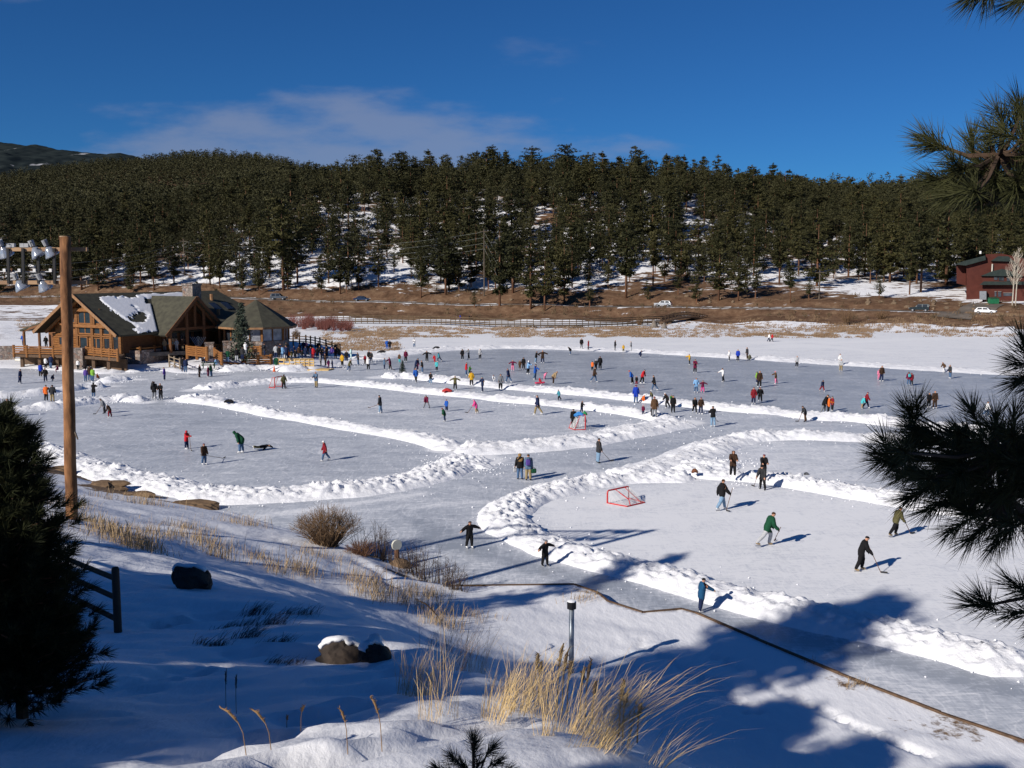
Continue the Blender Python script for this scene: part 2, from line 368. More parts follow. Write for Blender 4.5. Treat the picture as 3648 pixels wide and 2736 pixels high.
def scratches(scale, stretch, rot, th, seed):
    mp = nn(int_, 'ShaderNodeMapping'); mp.inputs['Scale'].default_value = stretch; mp.inputs['Rotation'].default_value = (0, 0, rot); mp.inputs['Location'].default_value = (seed, seed, 0)
    nz = nn(int_, 'ShaderNodeTexNoise'); nz.inputs['Scale'].default_value = .22; nz.inputs['Detail'].default_value = 1; L(tc.outputs['Object'], nz.inputs['Vector'])
    vm = nn(int_, 'ShaderNodeVectorMath', operation='MULTIPLY_ADD'); L(nz.outputs['Color'], vm.inputs[0]); vm.inputs[1].default_value = (4, 4, 0); L(tc.outputs['Object'], vm.inputs[2]); L(vm.outputs[0], mp.inputs[0])
    v = nn(int_, 'ShaderNodeTexVoronoi', feature='DISTANCE_TO_EDGE'); v.inputs['Scale'].default_value = scale; L(mp.outputs[0], v.inputs['Vector'])
    mr_ = nn(int_, 'ShaderNodeMapRange'); L(v.outputs['Distance'], mr_.inputs[0]); mr_.inputs[1].default_value = 0; mr_.inputs[2].default_value = th; mr_.inputs[3].default_value = 1; mr_.inputs[4].default_value = 0; return mr_.outputs[0]
for a_, (sc_, st_, ro_, th_, se_) in zip((.15, .16, -.14), ((.55, (.35, 1.6, 1), .3, .035, 3.), (.6, (1.5, .4, 1), .75, .035, 9.), (.4, (.5, 1.3, 1), -.6, .03, 17.))): s = imath('ADD', s, imath('MULTIPLY', scratches(sc_, st_, ro_, th_, se_), a_))
s = imath('SUBTRACT', s, .07); fac = imath('ADD', at.outputs['Fac'], s, True)
L(ramp(int_, fac, [(0.0, (.34, .37, .415)), (.12, (.43, .46, .51)), (.32, (.52, .55, .60)), (.55, (.70, .72, .76)), (.85, (.85, .86, .88))]), ip.inputs['Base Color'])
rg = nn(int_, 'ShaderNodeMapRange'); L(fac, rg.inputs[0]); rg.inputs[3].default_value = .38; rg.inputs[4].default_value = .8; L(rg.outputs[0], ip.inputs['Roughness'])
ip.inputs['Specular IOR Level'].default_value = .25
b = nn(int_, 'ShaderNodeBump'); b.inputs['Strength'].default_value = .25; b.inputs['Distance'].default_value = .03; L(n4, b.inputs['Height']); L(b.outputs['Normal'], ip.inputs['Normal'])
o = np_mesh('ice', np.stack([X.ravel(), Y.ravel(), np.zeros(X.size)], 1), grid_faces(len(ys), len(xs)), ic, attr={'cover': np.clip(cov, -.3, 1.1)})
tag(o, kind='structure')

# loose crumbs of snow thrown over the ice
rngc = np.random.default_rng(88); cv = []; cf = []
for k in range(2600):
    P, w_ = BANK_W[rngc.integers(len(BANK_W))]; i = rngc.integers(len(P) - 1); t = rngc.random(); c = P[i] * (1 - t) + P[i + 1] * t; d = P[i + 1] - P[i]; d = np.array([-d[1], d[0]]) / (np.linalg.norm(d) + 1e-9)
    c = c + d * rngc.choice([-1, 1]) * (w_ * .5 + abs(rngc.normal(0, 1.3))) 
    r = rngc.uniform(.025, .075) * (1 if np.hypot(*c) < 90 else 1.4); b = len(cv) * 6; q = np.array([[1,0,0],[0,1,0],[-1,0,0],[0,-1,0],[0,0,1],[0,0,-.4]]) * r * rngc.uniform(.6, 1.3, (6, 1)) + np.array([c[0], c[1], r * .3]); cv.append(q)
    for a in ((0,1,4),(1,2,4),(2,3,4),(3,0,4),(1,0,5),(2,1,5),(3,2,5),(0,3,5)): cf.append([b + x for x in a])
o = np_mesh('snow_crumbs', np.concatenate(cv), np.array(cf), SNOW_BANK); tag(o, 'small crumbs of snow scattered over the ice beside the plowed banks', 'snow', kind='stuff')
# ================================================================ near hill and shore
SHORE = [(-700,1530),(-300,1545),(60,1592),(250,1662),(400,1716),(560,1746),(700,1772),(850,1810),(960,1848),(1100,1886),(1250,1928),(1400,1978),(1500,2024),(1570,2083)]
TIMBER = [(1570,2088),(1800,2085),(2045,2082),(2130,2112),(2165,2142),(2290,2182),(2430,2170),(2478,2184),(2700,2280),(2990,2402),(3350,2542),(3648,2645),(3900,2735)]
LANDPOLY = [tuple(atz(*p, .2)[:2]) for p in SHORE] + [tuple(atz(*p, .3)[:2]) for p in TIMBER] + [(45, 20), (60, -40), (-90, -40), (-90, 60)]
cp = [(0,0,11.6),(-6,0,11.9),(5,0,10.6),(0,-8,13.2),(-15,-8,14.2),(12,-8,12),(-30,0,12.5),(-30,-20,16),(30,-20,13),(-12,5,11.2),(-22,12,9.8),(-35,15,9.5),(-60,20,9),(-90,30,9),(45,-10,9),(60,-40,12),(-90,-40,18),
      (0,6,10.25),(4.5,5,8.6),(8,9,4.2),(12,14,1.5),(16,19,.6),(9,3,8),(16,6,4),(25,12,1.5),(25,22,.5),(40,15,.8),(5,12,5.0),(6.5,18,1.8),(3.5,20,2.2)]
for px, py, Yv in [(100,2736,6.4),(700,2736,6.2),(1250,2736,6.1),(1700,2720,6.2),(1200,2500,9.6),(600,2500,9.6),(100,2500,9.4),(1250,2370,13.2),(420,2238,15),(100,2200,16),(800,2230,16),(680,2090,20.5),
      (2100,2736,6.0),(1980,2600,7.5),(1870,2500,9),(1700,2420,11),(1550,2330,13.5),(1400,2260,16),(1250,2195,18.8),(1050,2135,21),(850,2095,23),(650,2050,24.3),(450,2035,23.6),(250,2020,23),
      (330,1975,26.5),(500,1958,30),(700,1955,36.5),(250,1850,32),(100,1850,32),(600,1880,42),(400,1800,47),(250,1760,50),(50,1720,50),(-250,1700,48)]:
    cp.append(tuple(atY(px, py, Yv)))
for px, py, z in [(2035,2400,.6),(1900,2370,.8),(1750,2310,.9),(1600,2240,1.0),(1450,2160,1.1),(1300,2085,1.6),(1130,2040,2.1),(920,2010,2.7),(1000,1950,1.6),(1200,2000,1.1),(900,1900,1.5),(750,1850,1.2),(1350,2020,.9),(1500,2085,.6),(1420,2030,.5),
      (1800,2150,.5),(2300,2250,.38),(2700,2400,.34),(3200,2600,.34),(3648,2730,.34),(2600,2650,.4),(2200,2450,.5),(2300,2600,.5),
      (100,1640,.7),(250,1705,.7),(400,1762,.6),(560,1785,.6),(700,1812,.6),(850,1842,.6),(960,1872,.6),(1100,1905,.6),(1250,1945,.55),(1400,1995,.45)]:
    cp.append(tuple(atz(px, py, z)))
cp = np.array(cp); land_f = rbf_fit(cp[:, :2], cp[:, 2])
TIMBER_W = np.array([atz(*p, .3)[:2] for p in TIMBER]); SHORE_W = np.array([atz(*p, .2)[:2] for p in SHORE])
def land_z(x, y, detail=True):
    x = np.asarray(x, float); y = np.asarray(y, float)
    z = land_f(x, y)
    near = np.hypot(x, y)
    z = z + (fbm(x / 3.2, y / 3.2, 4, 21) - .5) * .42 * sstep(.4, 1.6, z) + (fbm(x / .7, y / .7, 3, 8) - .5) * .08 + (.5 - np.abs(fbm((x + y * .5) / 1.7, (y - x * .3) / .8, 3, 18) - .5) * 2) * .12 * sstep(.6, 2, z)
    s = seg_dist(x, y, np.array(LANDPOLY + [LANDPOLY[0]])) * np.where(inside(x, y, LANDPOLY), 1, -1)
    dt = seg_dist(x, y, TIMBER_W); ds = seg_dist(x, y, SHORE_W)
    plat = (dt < ds)
    zi = np.maximum(z, np.where(plat, .30, .1))
    zi = np.where(plat, zi, zi * sstep(-.3, 2.2, s) - .02)
    zo = np.where(plat, -.7, -.5)
    return np.where(s > np.where(plat, -.18, 0), zi, np.maximum(zo, zi + s * 1.6 - .05))
def lz(x, y): return float(land_z(np.array([x]), np.array([y]))[0])
gx = np.concatenate([np.arange(-90, -36, 1.0), np.arange(-36, -12, .35), np.arange(-12, 14, .14), np.arange(14, 46, .35)])
gy = np.concatenate([np.arange(-38, 2, 1.0), np.arange(2, 30, .14), np.arange(30, 74, .3)])
X, Y = np.meshgrid(gx, gy); Z = land_z(X, Y)
# trodden footpath down to the shore
fp = np.array([atz(1270,1965,1.2)[:2], atz(1340,2010,1.1)[:2], atz(1400,2060,1.1)[:2], atz(1425,2095,1.0)[:2]])
for k in range(14):
    t = k / 13; i = min(2, int(t * 3)); q = fp[i] + (fp[i + 1] - fp[i]) * (t * 3 - i) + RNG.normal(0, .12, 2)
    Z -= .12 * np.exp(-((X - q[0]) ** 2 + (Y - q[1]) ** 2) / .09)
for (ax_, ay_, bx_, by_, n_) in [(700,2700,1450,2440,26),(1050,2720,1800,2560,22),(150,2500,900,2330,22),(950,2300,1500,2420,16),(500,2250,1000,2160,14),(2550,2350,3300,2700,40),(2250,2260,2700,2560,26)]:
    for k in range(n_):
        t = (k + .5) / n_; px, py = ax_ + (bx_ - ax_) * t, ay_ + (by_ - ay_) * t + 10 * math.sin(5 * t + ax_)
        r_ = ray(px, py); Ys = np.arange(5, 42, .25); gx_ = r_[0] / r_[1] * Ys; gz_ = H + r_[2] / r_[1] * Ys; hit = np.nonzero(gz_ <= land_z(gx_, Ys))[0]
        if not len(hit): continue
        q = (gx_[hit[0]], Ys[hit[0]])
        sx_ = .11 * (1 if k % 2 else -1); Z -= .13 * np.exp(-((X - q[0] - sx_) ** 2 + (Y - q[1]) ** 2) / .022) - .03 * np.exp(-((X - q[0] - sx_) ** 2 + (Y - q[1] - .22) ** 2) / .02)
for k in range(26):   # scattered prints on the near snow
    q = atY(RNG.uniform(900, 1900), RNG.uniform(2480, 2730), RNG.uniform(6.5, 9)); Z -= .05 * np.exp(-((X - q[0]) ** 2 + (Y - q[1]) ** 2) / .02)
hm, hnt, hp = base_mat('hill_snow'); L = hnt.links.new
tc = nn(hnt, 'ShaderNodeTexCoord'); at = nn(hnt, 'ShaderNodeAttribute', attribute_name='bare')
no = nn(hnt, 'ShaderNodeTexNoise'); no.inputs['Scale'].default_value = 1.7; no.inputs['Detail'].default_value = 7; no.inputs['Roughness'].default_value = .65; L(tc.outputs['Object'], no.inputs['Vector'])
ad = nn(hnt, 'ShaderNodeMath', operation='ADD'); L(at.outputs['Fac'], ad.inputs[0]); L(no.outputs['Fac'], ad.inputs[1])
n3 = nn(hnt, 'ShaderNodeTexNoise'); n3.inputs['Scale'].default_value = 12; n3.inputs['Detail'].default_value = 4; L(tc.outputs['Object'], n3.inputs['Vector'])
soil = ramp(hnt, n3.outputs['Fac'], [(.3, (.10, .06, .035)), (.7, (.27, .18, .10))])
mk = ramp(hnt, ad.outputs[0], [(.74, (0, 0, 0)), (.86, (1, 1, 1))])
mx = nn(hnt, 'ShaderNodeMix', data_type='RGBA'); L(mk, mx.inputs[0]); mx.inputs[6].default_value = (.84, .85, .88, 1); L(soil, mx.inputs[7]); L(mx.outputs[2], hp.inputs['Base Color'])
hp.inputs['Roughness'].default_value = .7; hp.inputs['Specular IOR Level'].default_value = .25
mpp = nn(hnt, 'ShaderNodeMapping'); mpp.inputs['Scale'].default_value = (1, .45, 1); mpp.inputs['Rotation'].default_value = (0, 0, .5); L(tc.outputs['Object'], mpp.inputs[0])
nb = nn(hnt, 'ShaderNodeTexNoise'); nb.inputs['Scale'].default_value = 2.2; nb.inputs['Detail'].default_value = 9; nb.inputs['Roughness'].default_value = .6; L(mpp.outputs[0], nb.inputs['Vector'])
b = nn(hnt, 'ShaderNodeBump'); b.inputs['Strength'].default_value = .4; b.inputs['Distance'].default_value = .12; L(nb.outputs['Fac'], b.inputs['Height']); L(b.outputs['Normal'], hp.inputs['Normal'])
bare = np.zeros(X.shape)
def spot(px, py, z, rx, ry, a):
    global bare
    q = atz(px, py, z); bare = np.maximum(bare, a * np.exp(-(((X - q[0]) / rx) ** 2 + ((Y - q[1]) / ry) ** 2)))
for px, py, z, rx, ry, a in [(200,1680,.5,4,2.6,.7),(430,1740,.5,3.5,1.8,.6),(680,1785,.3,2.2,.9,.8),(480,1745,.4,2.2,1.4,.7),(1140,1920,.7,1.6,1.2,.4),(1300,1945,.6,2,1,.45),(1450,2040,.5,2,1,.4),(3020,2430,.34,1.0,1.0,.35),
      (420,2000,5,3,2,.2),(500,1930,4,4,4,.16),(650,1950,3,5,4,.14),(1400,2090,1,3,2,.2),(3380,2590,.3,2,1.5,.3),(2100,2105,.3,1,1,.35)]:
    spot(px, py, z, rx, ry, a)
bare = bare - .02
o = np_mesh('hillside_ground', np.stack([X.ravel(), Y.ravel(), Z.ravel()], 1), grid_faces(len(gy), len(gx)), hm, smooth=True, attr={'bare': bare}); tag(o, kind='structure')
# timber edging along the filled ground
WOODDARK = mat('weathered_wood', (.15, .092, .055), (.06, .038, .025), 4, .85, bump=.5, stretch=(1, 1, 6))
tb = MB(); 
for i in range(len(TIMBER) - 1):
    a, b2 = TIMBER_W[i], TIMBER_W[i + 1]; d = (b2 - a) / np.linalg.norm(b2 - a); n_ = np.array([-d[1], d[0]])
    top = .34 if i < 7 else .36
    tb.bar((*(a + d * .002), top / 2 - .1), (*(b2 - d * .002), top / 2 - .1 + .002 * i), .09, top + .2)
o = tb.build('timber_edging', WOODDARK); tag(o, 'dark timber retaining edge stepping along the snowy ground beside the skating lane', 'edging')
# ================================================================ marsh, road bank, wooded hill, far mountain
FAR = []
def fp_(px, py, Y=None, z=None):
    q = atY(px, py, Y) if Y is not None else atz(px, py, z); FAR.append((q[0] / q[1], math.log(q[1]) * .55, (q[2] - H) / q[1]))
for px, py, z in [(-400,1190,.3),(0,1185,.3),(0,1140,1.0),(300,1150,.3),(600,1150,.3),(1000,1132,.4),(1400,1130,.4),(1800,1132,.4),(2200,1137,.4),(2600,1146,.4),(3000,1156,.4),(3400,1168,.4),(3648,1177,.4),(4100,1195,.4)]: fp_(px, py, z=z)
for px, py in [(0,1230),(600,1230),(1200,1230),(1800,1230),(2400,1235),(3000,1250),(3648,1270)]: fp_(px, py, z=-.6)
ROADP = [(-500,1062,312),(0,1062,306),(500,1062,300),(950,1066,292),(1400,1072,288),(1850,1080,283),(2300,1088,274),(2700,1096,263),(3000,1102,256),(3300,1108,248),(3550,1118,239),(3900,1136,226)]
for px, py, Yv in ROADP: fp_(px, py, Yv)
for px, py, Yv in ROADP: q = atY(px, py, Yv); FAR.append((q[0] / (Yv + 5), math.log(Yv + 5) * .55, (q[2] - H + .1) / (Yv + 5)))
for px, py, Yv in [(-500,1030,325),(0,1020,322),(500,1010,318),(1000,1005,315),(1400,1010,308),(1850,1015,303),(2300,1020,296),(2700,1035,286),(3000,1045,278),(3300,1060,268),(3550,1080,256),(3900,1090,248)]: fp_(px, py, Yv)
for px, py, Yv in [(1000,900,350),(1400,900,350),(2000,910,345),(2500,930,338),(3000,960,325),(3400,990,312),(3900,1000,300),
                   (1000,790,395),(1400,795,390),(2000,800,388),(2500,820,380),(3000,850,372),(3400,880,360),(3900,900,350),
                   (1000,715,450),(1300,690,450),(1650,680,452),(2000,672,452),(2300,680,455),(2550,700,455),(2800,735,470),(3000,755,500),(3400,770,520),(3900,780,540),
                   (1400,735,640),(2000,720,640),(2500,740,600),(1700,790,1000),(2200,790,1000),(2800,800,900),
                   (3100,705,640),(3300,700,660),(3648,690,680),(3900,680,700),(3100,760,1000),(3648,760,1000),
                   (-500,900,400),(0,905,400),(300,900,400),(600,895,395),(-500,800,560),(0,800,560),(400,780,560),(800,740,560),(0,730,800),(400,690,800),(800,650,800),(-500,730,800),
                   (-500,700,1100),(0,668,1100),(200,633,1100),(400,608,1100),(600,592,1100),(830,580,1100),(1000,600,1100),(1150,650,1100),(1400,740,1200),
                   (0,760,1500),(600,700,1500),(830,690,1500)]: fp_(px, py, Yv)
FAR = np.array(FAR); far_f = rbf_fit(FAR[:, :2], FAR[:, 2])
def far_z(x, y):
    x = np.asarray(x, float); y = np.asarray(y, float)
    z = H + y * far_f(x / y, np.log(y) * .55)
    k = sstep(2.5, 9, z) * sstep(286, 330, y)
    return z + k * ((fbm(x / 40, y / 40, 3, 31) - .5) * 7 + (fbm(x / 9, y / 9, 3, 4) - .5) * 2.0) + (fbm(x / 4, y / 4, 2, 6) - .5) * .3
ROADW = np.array([(lambda q: (q[0], q[1] + 2.5))(atY(px, py, Yv)) for px, py, Yv in ROADP])
_raw = far_z
_rx = np.linspace(ROADW[0, 0], ROADW[-1, 0], 300); _ryy = np.interp(_rx, ROADW[:, 0], ROADW[:, 1]); _rzz = np.convolve(np.pad(_raw(_rx, _ryy), 10, mode='edge'), np.ones(21) / 21, 'valid')
def far_z(x, y):
    z = _raw(x, y); x = np.asarray(x, float); y = np.asarray(y, float)
    m = (np.abs(y - np.interp(x, _rx, _ryy)) < 40)
    if not m.any(): return z
    d = np.full(z.shape, 99.0); d[m] = seg_dist(x[m], y[m], ROADW); w_ = 1 - sstep(4.4, 9, d)
    return z * (1 - w_) + (np.interp(x, _rx, _rzz) - .1) * w_
us = np.concatenate([np.arange(-.85, -.55, .03), np.arange(-.55, .55, .0042), np.arange(.55, .85, .03)])
yv = np.concatenate([np.geomspace(175, 225, 14), np.geomspace(226, 330, 110), np.geomspace(333, 520, 80), np.geomspace(530, 1600, 50)])
U, Yg = np.meshgrid(us, yv); Xg = U * Yg; Zg = far_z(Xg, Yg)
rd = seg_dist(Xg, Yg, ROADW)
# snow cover: full on the marsh, bare brown bank at the road, patchy on the slope
PXg = CX + F * (Xg / Yg) * 1.0
footY = np.interp(PXg.ravel(), [p[0] for p in ROADP], [p[2] for p in ROADP]).reshape(PXg.shape)
sn = np.full(Xg.shape, .55) + (fbm(Xg / 26, Yg / 14, 3, 44) - .5) * .5
bankm = sstep(-20, -13, Yg - footY) * (1 - sstep(10, 25, Yg - footY)); sn = sn * (1 - bankm) + (.14 + .36 * fbm(Xg / 15, Yg / 3, 3, 3)) * bankm
marsh = 1 - sstep(-22, -15, Yg - footY); 
sn = sn * (1 - marsh) + (.62 + .5 * (fbm(Xg / 10, Yg / 22, 3, 14) - .42)) * marsh
sn = np.where((PXg < 700) & (Yg < 345) & (Yg > 250), np.minimum(sn, .30 + .55 * fbm(Xg / 30, Yg / 5, 3, 9)), sn)
sn = np.where(Yg > 470, sn - .16, sn); sn = np.where(Yg > 600, sn - .12, sn)
edge = np.exp(-((rd - 4.2) / .9) ** 2) * (Yg > footY - 6); sn = np.maximum(sn, .75 * edge * (fbm(Xg / 12, Yg / 12, 2, 2) > .42))
trail = np.exp(-((Yg - footY + 16.5) / .9) ** 2); sn = np.maximum(sn, trail * .95)
gm_, gnt, gp = base_mat('slope_ground'); L = gnt.links.new
tc = nn(gnt, 'ShaderNodeTexCoord'); at = nn(gnt, 'ShaderNodeAttribute', attribute_name='snow')
mp = nn(gnt, 'ShaderNodeMapping'); mp.inputs['Scale'].default_value = (.55, 1.0, 1.6); L(tc.outputs['Object'], mp.inputs[0])
no = nn(gnt, 'ShaderNodeTexNoise'); no.inputs['Scale'].default_value = .42; no.inputs['Detail'].default_value = 7; no.inputs['Roughness'].default_value = .68; L(mp.outputs[0], no.inputs['Vector'])
n2 = nn(gnt, 'ShaderNodeTexNoise'); n2.inputs['Scale'].default_value = .35; n2.inputs['Detail'].default_value = 9; n2.inputs['Roughness'].default_value = .75; L(tc.outputs['Object'], n2.inputs['Vector'])
soil = ramp(gnt, n2.outputs['Fac'], [(.32, (.065, .036, .021)), (.5, (.135, .078, .046)), (.68, (.235, .155, .095))])
ad = nn(gnt, 'ShaderNodeMath', operation='ADD'); L(at.outputs['Fac'], ad.inputs[0]); L(no.outputs['Fac'], ad.inputs[1])
mk = ramp(gnt, ad.outputs[0], [(.93 / 1.0 - .0, (0, 0, 0)), (1.0, (1, 1, 1))])
s2 = nn(gnt, 'ShaderNodeMath', operation='SUBTRACT'); L(ad.outputs[0], s2.inputs[0]); s2.inputs[1].default_value = .07
mr = nn(gnt, 'ShaderNodeMapRange'); mr.interpolation_type = 'SMOOTHSTEP'; L(ad.outputs[0], mr.inputs[0]); mr.inputs[1].default_value = .97; mr.inputs[2].default_value = 1.06
mx = nn(gnt, 'ShaderNodeMix', data_type='RGBA'); L(mr.outputs[0], mx.inputs[0]); L(soil, mx.inputs[6]); mx.inputs[7].default_value = (.83, .84, .87, 1); L(mx.outputs[2], gp.inputs['Base Color'])
gp.inputs['Roughness'].default_value = .85; gp.inputs['Specular IOR Level'].default_value = .15
b = nn(gnt, 'ShaderNodeBump'); b.inputs['Strength'].default_value = .7; b.inputs['Distance'].default_value = .5; L(no.outputs['Fac'], b.inputs['Height']); L(b.outputs['Normal'], gp.inputs['Normal'])
o = np_mesh('hills', np.stack([Xg.ravel(), Yg.ravel(), Zg.ravel()], 1), grid_faces(len(yv), len(us)), gm_, smooth=True, attr={'snow': sn}); tag(o, kind='structure')
def fz(x, y): return float(far_z(np.array([x]), np.array([y]))[0])
# road ribbon following the bank
C = densify(ROADW, 3.0); T = np.gradient(C, axis=0); T /= np.linalg.norm(T, axis=1)[:, None]; N = np.stack([-T[:, 1], T[:, 0]], 1)
vv = []; ROADZ = []
for i in range(len(C)):
    ROADZ.append(float(np.interp(C[i][0], _rx, _rzz)) - .04)
for i in range(len(C)):
    for t, dz in ((-3.7, -.25), (-3.4, 0), (3.4, .0), (3.7, -.25)): vv.append((*(C[i] + N[i] * t), ROADZ[i] + dz))
ASPH = mat('road_asphalt', (.15, .125, .105), (.10, .085, .07), .6, .95)
o = np_mesh('road', np.array(vv), grid_faces(len(C), 4), ASPH); tag(o, kind='structure')
def road_at(px):
    x = C[:, 0] / C[:, 1] * F + CX; i = int(np.argmin(np.abs(x - px))); return Vector((C[i][0], C[i][1], ROADZ[i])), math.atan2(T[i][1], T[i][0])
# distant mountain
MP = [(-900,470,4800),(-500,480,4800),(-200,495,4900),(0,506,5000),(60,513,5000),(95,518,5000),(125,513,5000),(160,522,5000),(205,533,5000),(290,542,5000),(380,548,5000),(430,546,5000),(470,553,5000),(520,568,5000),(640,600,5000),(800,640,5000),(1000,690,5000)]
mu = np.linspace(-900, 1000, 240); my = np.interp(mu, [p[0] for p in MP], [p[1] for p in MP]) + (fbm(mu / 25, mu * 0, 4, 3) - .5) * 7
ts = np.linspace(0, 1, 90); V = np.zeros((90, 240, 3))
for j, u_ in enumerate(mu):
    top = atY(u_, my[j], 5000.0)
    for i, t in enumerate(ts):
        Yv = 5000 - 3000 * t; zz = top[2] * (1 - t) ** 1.05 + 0 * t
        V[i, j] = (top[0] + 0 * t, Yv, zz)
dd = (fbm(V[..., 0] / 260, V[..., 1] / 500, 5, 12) - .5) * 260 * np.sin(np.pi * np.clip(ts, 0, 1))[:, None] ** .7
V[..., 2] += dd * np.clip(ts * 6, 0, 1)[:, None] - ts[:, None] * 60
sv = sstep(.58, .74, fbm(V[..., 0] / 70, V[..., 2] / 32, 5, 77)) * .6
mm, mnt, mpn = base_mat('mountain_forest'); L = mnt.links.new
tc = nn(mnt, 'ShaderNodeTexCoord'); at = nn(mnt, 'ShaderNodeAttribute', attribute_name='snow')
no = nn(mnt, 'ShaderNodeTexNoise'); no.inputs['Scale'].default_value = .02; no.inputs['Detail'].default_value = 8; L(tc.outputs['Object'], no.inputs['Vector'])
fc = ramp(mnt, no.outputs['Fac'], [(.3, (.012, .018, .022)), (.7, (.035, .045, .045))])
ad = nn(mnt, 'ShaderNodeMath', operation='ADD'); L(at.outputs['Fac'], ad.inputs[0]); L(no.outputs['Fac'], ad.inputs[1])
mr = nn(mnt, 'ShaderNodeMapRange'); L(ad.outputs[0], mr.inputs[0]); mr.inputs[1].default_value = .95; mr.inputs[2].default_value = 1.2
mx = nn(mnt, 'ShaderNodeMix', data_type='RGBA'); L(mr.outputs[0], mx.inputs[0]); L(fc, mx.inputs[6]); mx.inputs[7].default_value = (.5, .5, .52, 1); L(mx.outputs[2], mpn.inputs['Base Color']); mpn.inputs['Roughness'].default_value = 1; mpn.inputs['Specular IOR Level'].default_value = 0
o = np_mesh('mountain', V.reshape(-1, 3), grid_faces(90, 240), mm, smooth=True, attr={'snow': sv}); tag(o, kind='structure')
# ================================================================ pines on the hill
def foliage_mat(name, a, b2, c, scale=1.2):
    if name in _mats: return _mats[name]
    m, nt, p = base_mat(name); L = nt.links.new
    tc = nn(nt, 'ShaderNodeTexCoord'); no = nn(nt, 'ShaderNodeTexNoise'); no.inputs['Scale'].default_value = scale; no.inputs['Detail'].default_value = 5; L(tc.outputs['Object'], no.inputs['Vector'])
    oi = nn(nt, 'ShaderNodeObjectInfo'); ad = nn(nt, 'ShaderNodeMath', operation='MULTIPLY_ADD'); L(oi.outputs['Random'], ad.inputs[0]); ad.inputs[1].default_value = .42; L(no.outputs['Fac'], ad.inputs[2])
    L(ramp(nt, ad.outputs[0], [(.35, a), (.62, b2), (.95, c)]), p.inputs['Base Color'])
    p.inputs['Roughness'].default_value = .7; p.inputs['Specular IOR Level'].default_value = .2
    _mats[name] = m; return m
PINE = foliage_mat('ponderosa_needles', (.015, .017, .007), (.031, .032, .011), (.064, .058, .02))
BARK = mat('pine_bark', (.20, .095, .05), (.075, .04, .025), 3.0, .95, bump=.5, stretch=(1, 1, .25))
def clump_tris(centers, size, per, rng):
    n = len(centers) * per; c = np.repeat(np.asarray(centers), per, 0) + rng.normal(0, 1, (n, 3)) * np.array([.34, .34, .24]) * np.repeat(size, per)[:, None]
    a = rng.normal(0, 1, (n, 3)); a[:, 2] = np.abs(a[:, 2]) * .6; a /= np.linalg.norm(a, axis=1)[:, None]
    b = rng.normal(0, 1, (n, 3)); b -= a * (a * b).sum(1)[:, None]; b /= np.linalg.norm(b, axis=1)[:, None]
    s = np.repeat(size, per)[:, None] * rng.uniform(.55, 1.15, (n, 1))
    v = np.stack([c - b * s * .30, c + b * s * .30, c + a * s * .8], 1).reshape(-1, 3)
    return v
def crown_points(h, r, rng, base=.2, levels=13, shape=1.0, per_branch=4):
    pts = []; sz = []
    lean = rng.normal(0, .03, 2)
    for i in range(levels):
        t = base + (1 - base) * (i + rng.uniform(-.3, .3)) / levels; t = min(max(t, base), .98)
        q = (t - base) / (1 - base)
        prof = (min(1, (q + .12) * 2.6)) * (1 - q) ** (.47 * shape) + .05
        for k in range(rng.integers(4, 8)):
            if rng.random() < .1: continue
            az_ = rng.uniform(0, 6.283); Lb = r * prof * rng.uniform(.6, 1.2)
            for j in range(per_branch):
                s = (j + .6) / per_branch
                pts.append((math.cos(az_) * Lb * s + lean[0] * t * h, math.sin(az_) * Lb * s + lean[1] * t * h, t * h + Lb * (.22 * s * s - .1 * s) + rng.normal(0, .1)))
                sz.append(h * .062 * (1.05 - .35 * q) * rng.uniform(.75, 1.25))
    for t in (.95, .985, 1.0): pts.append((lean[0] * h, lean[1] * h, t * h)); sz.append(h * .04)
    return np.array(pts), np.array(sz)
def trunk_mesh(name, h, r, link=False):
    mb = MB(); mb.tube([(0, 0, -.6), (0, 0, h * .25), (.05, 0, h * .6), (0, .04, h * .96)], [r, r * .85, r * .55, r * .12], 6)
    me = bpy.data.meshes.new(name); me.from_pydata(mb.v, [], mb.f); me.materials.append(BARK); me.polygons.foreach_set('use_smooth', [True] * len(mb.f)); return me
VARS = []
for k in range(12):
    rng = np.random.default_rng(100 + k); hgt = 12.0; rr = 1.3 * [2.5, 2.9, 2.2, 3.2, 2.7, 2.4, 3.0, 2.1, 2.8, 2.6, 3.3, 2.3][k]
    base = [.2, .28, .16, .3, .12, .34, .22, .4, .1, .25, .18, .3][k]
    P, S = crown_points(hgt, rr, rng, base, 15, [1, .7, 1.2, .6, 1.1, .8, .9, .6, 1.3, .75, 1.0, .7][k], 4)
    v = clump_tris(P, S * .74, 12, rng); f = np.arange(len(v)).reshape(-1, 3)
    VARS.append((np_mesh('crown', v, f, PINE, link=False), trunk_mesh('trunk', hgt, .2), P, S))
def in_px(px, py, box): return box[0] < px < box[2] and box[1] < py < box[3]
CLEAR = [(1235,745,1290,800),(1300,880,1420,1000),(2420,770,2520,960),(2150,940,2330,1010),(2700,930,2960,1010),(2880,790,2960,870),(560,960,720,1040),(1060,930,1200,1020),(1720,860,1780,960),(2300,860,2380,930),(3180,990,3340,1040),(3080,900,3120,960),(3420,1000,3900,1120)]
trees = []; cell = {}
def try_tree(x, y, mind):
    k = (int(x // 6), int(y // 6))
    for i in (-1, 0, 1):
        for j in (-1, 0, 1):
            for (a, b2) in cell.get((k[0] + i, k[1] + j), ()):
                if (a - x) ** 2 + (b2 - y) ** 2 < mind * mind: return False
    cell.setdefault(k, []).append((x, y)); return True
rr_ = random.Random(5)
def px_of(x, y, z):
    c, s = math.cos(PITCH), math.sin(PITCH); dz = z - H; d = y * c - dz * s; v = y * s + dz * c
    return CX + F * x / d, CY - F * v / d
cand = []
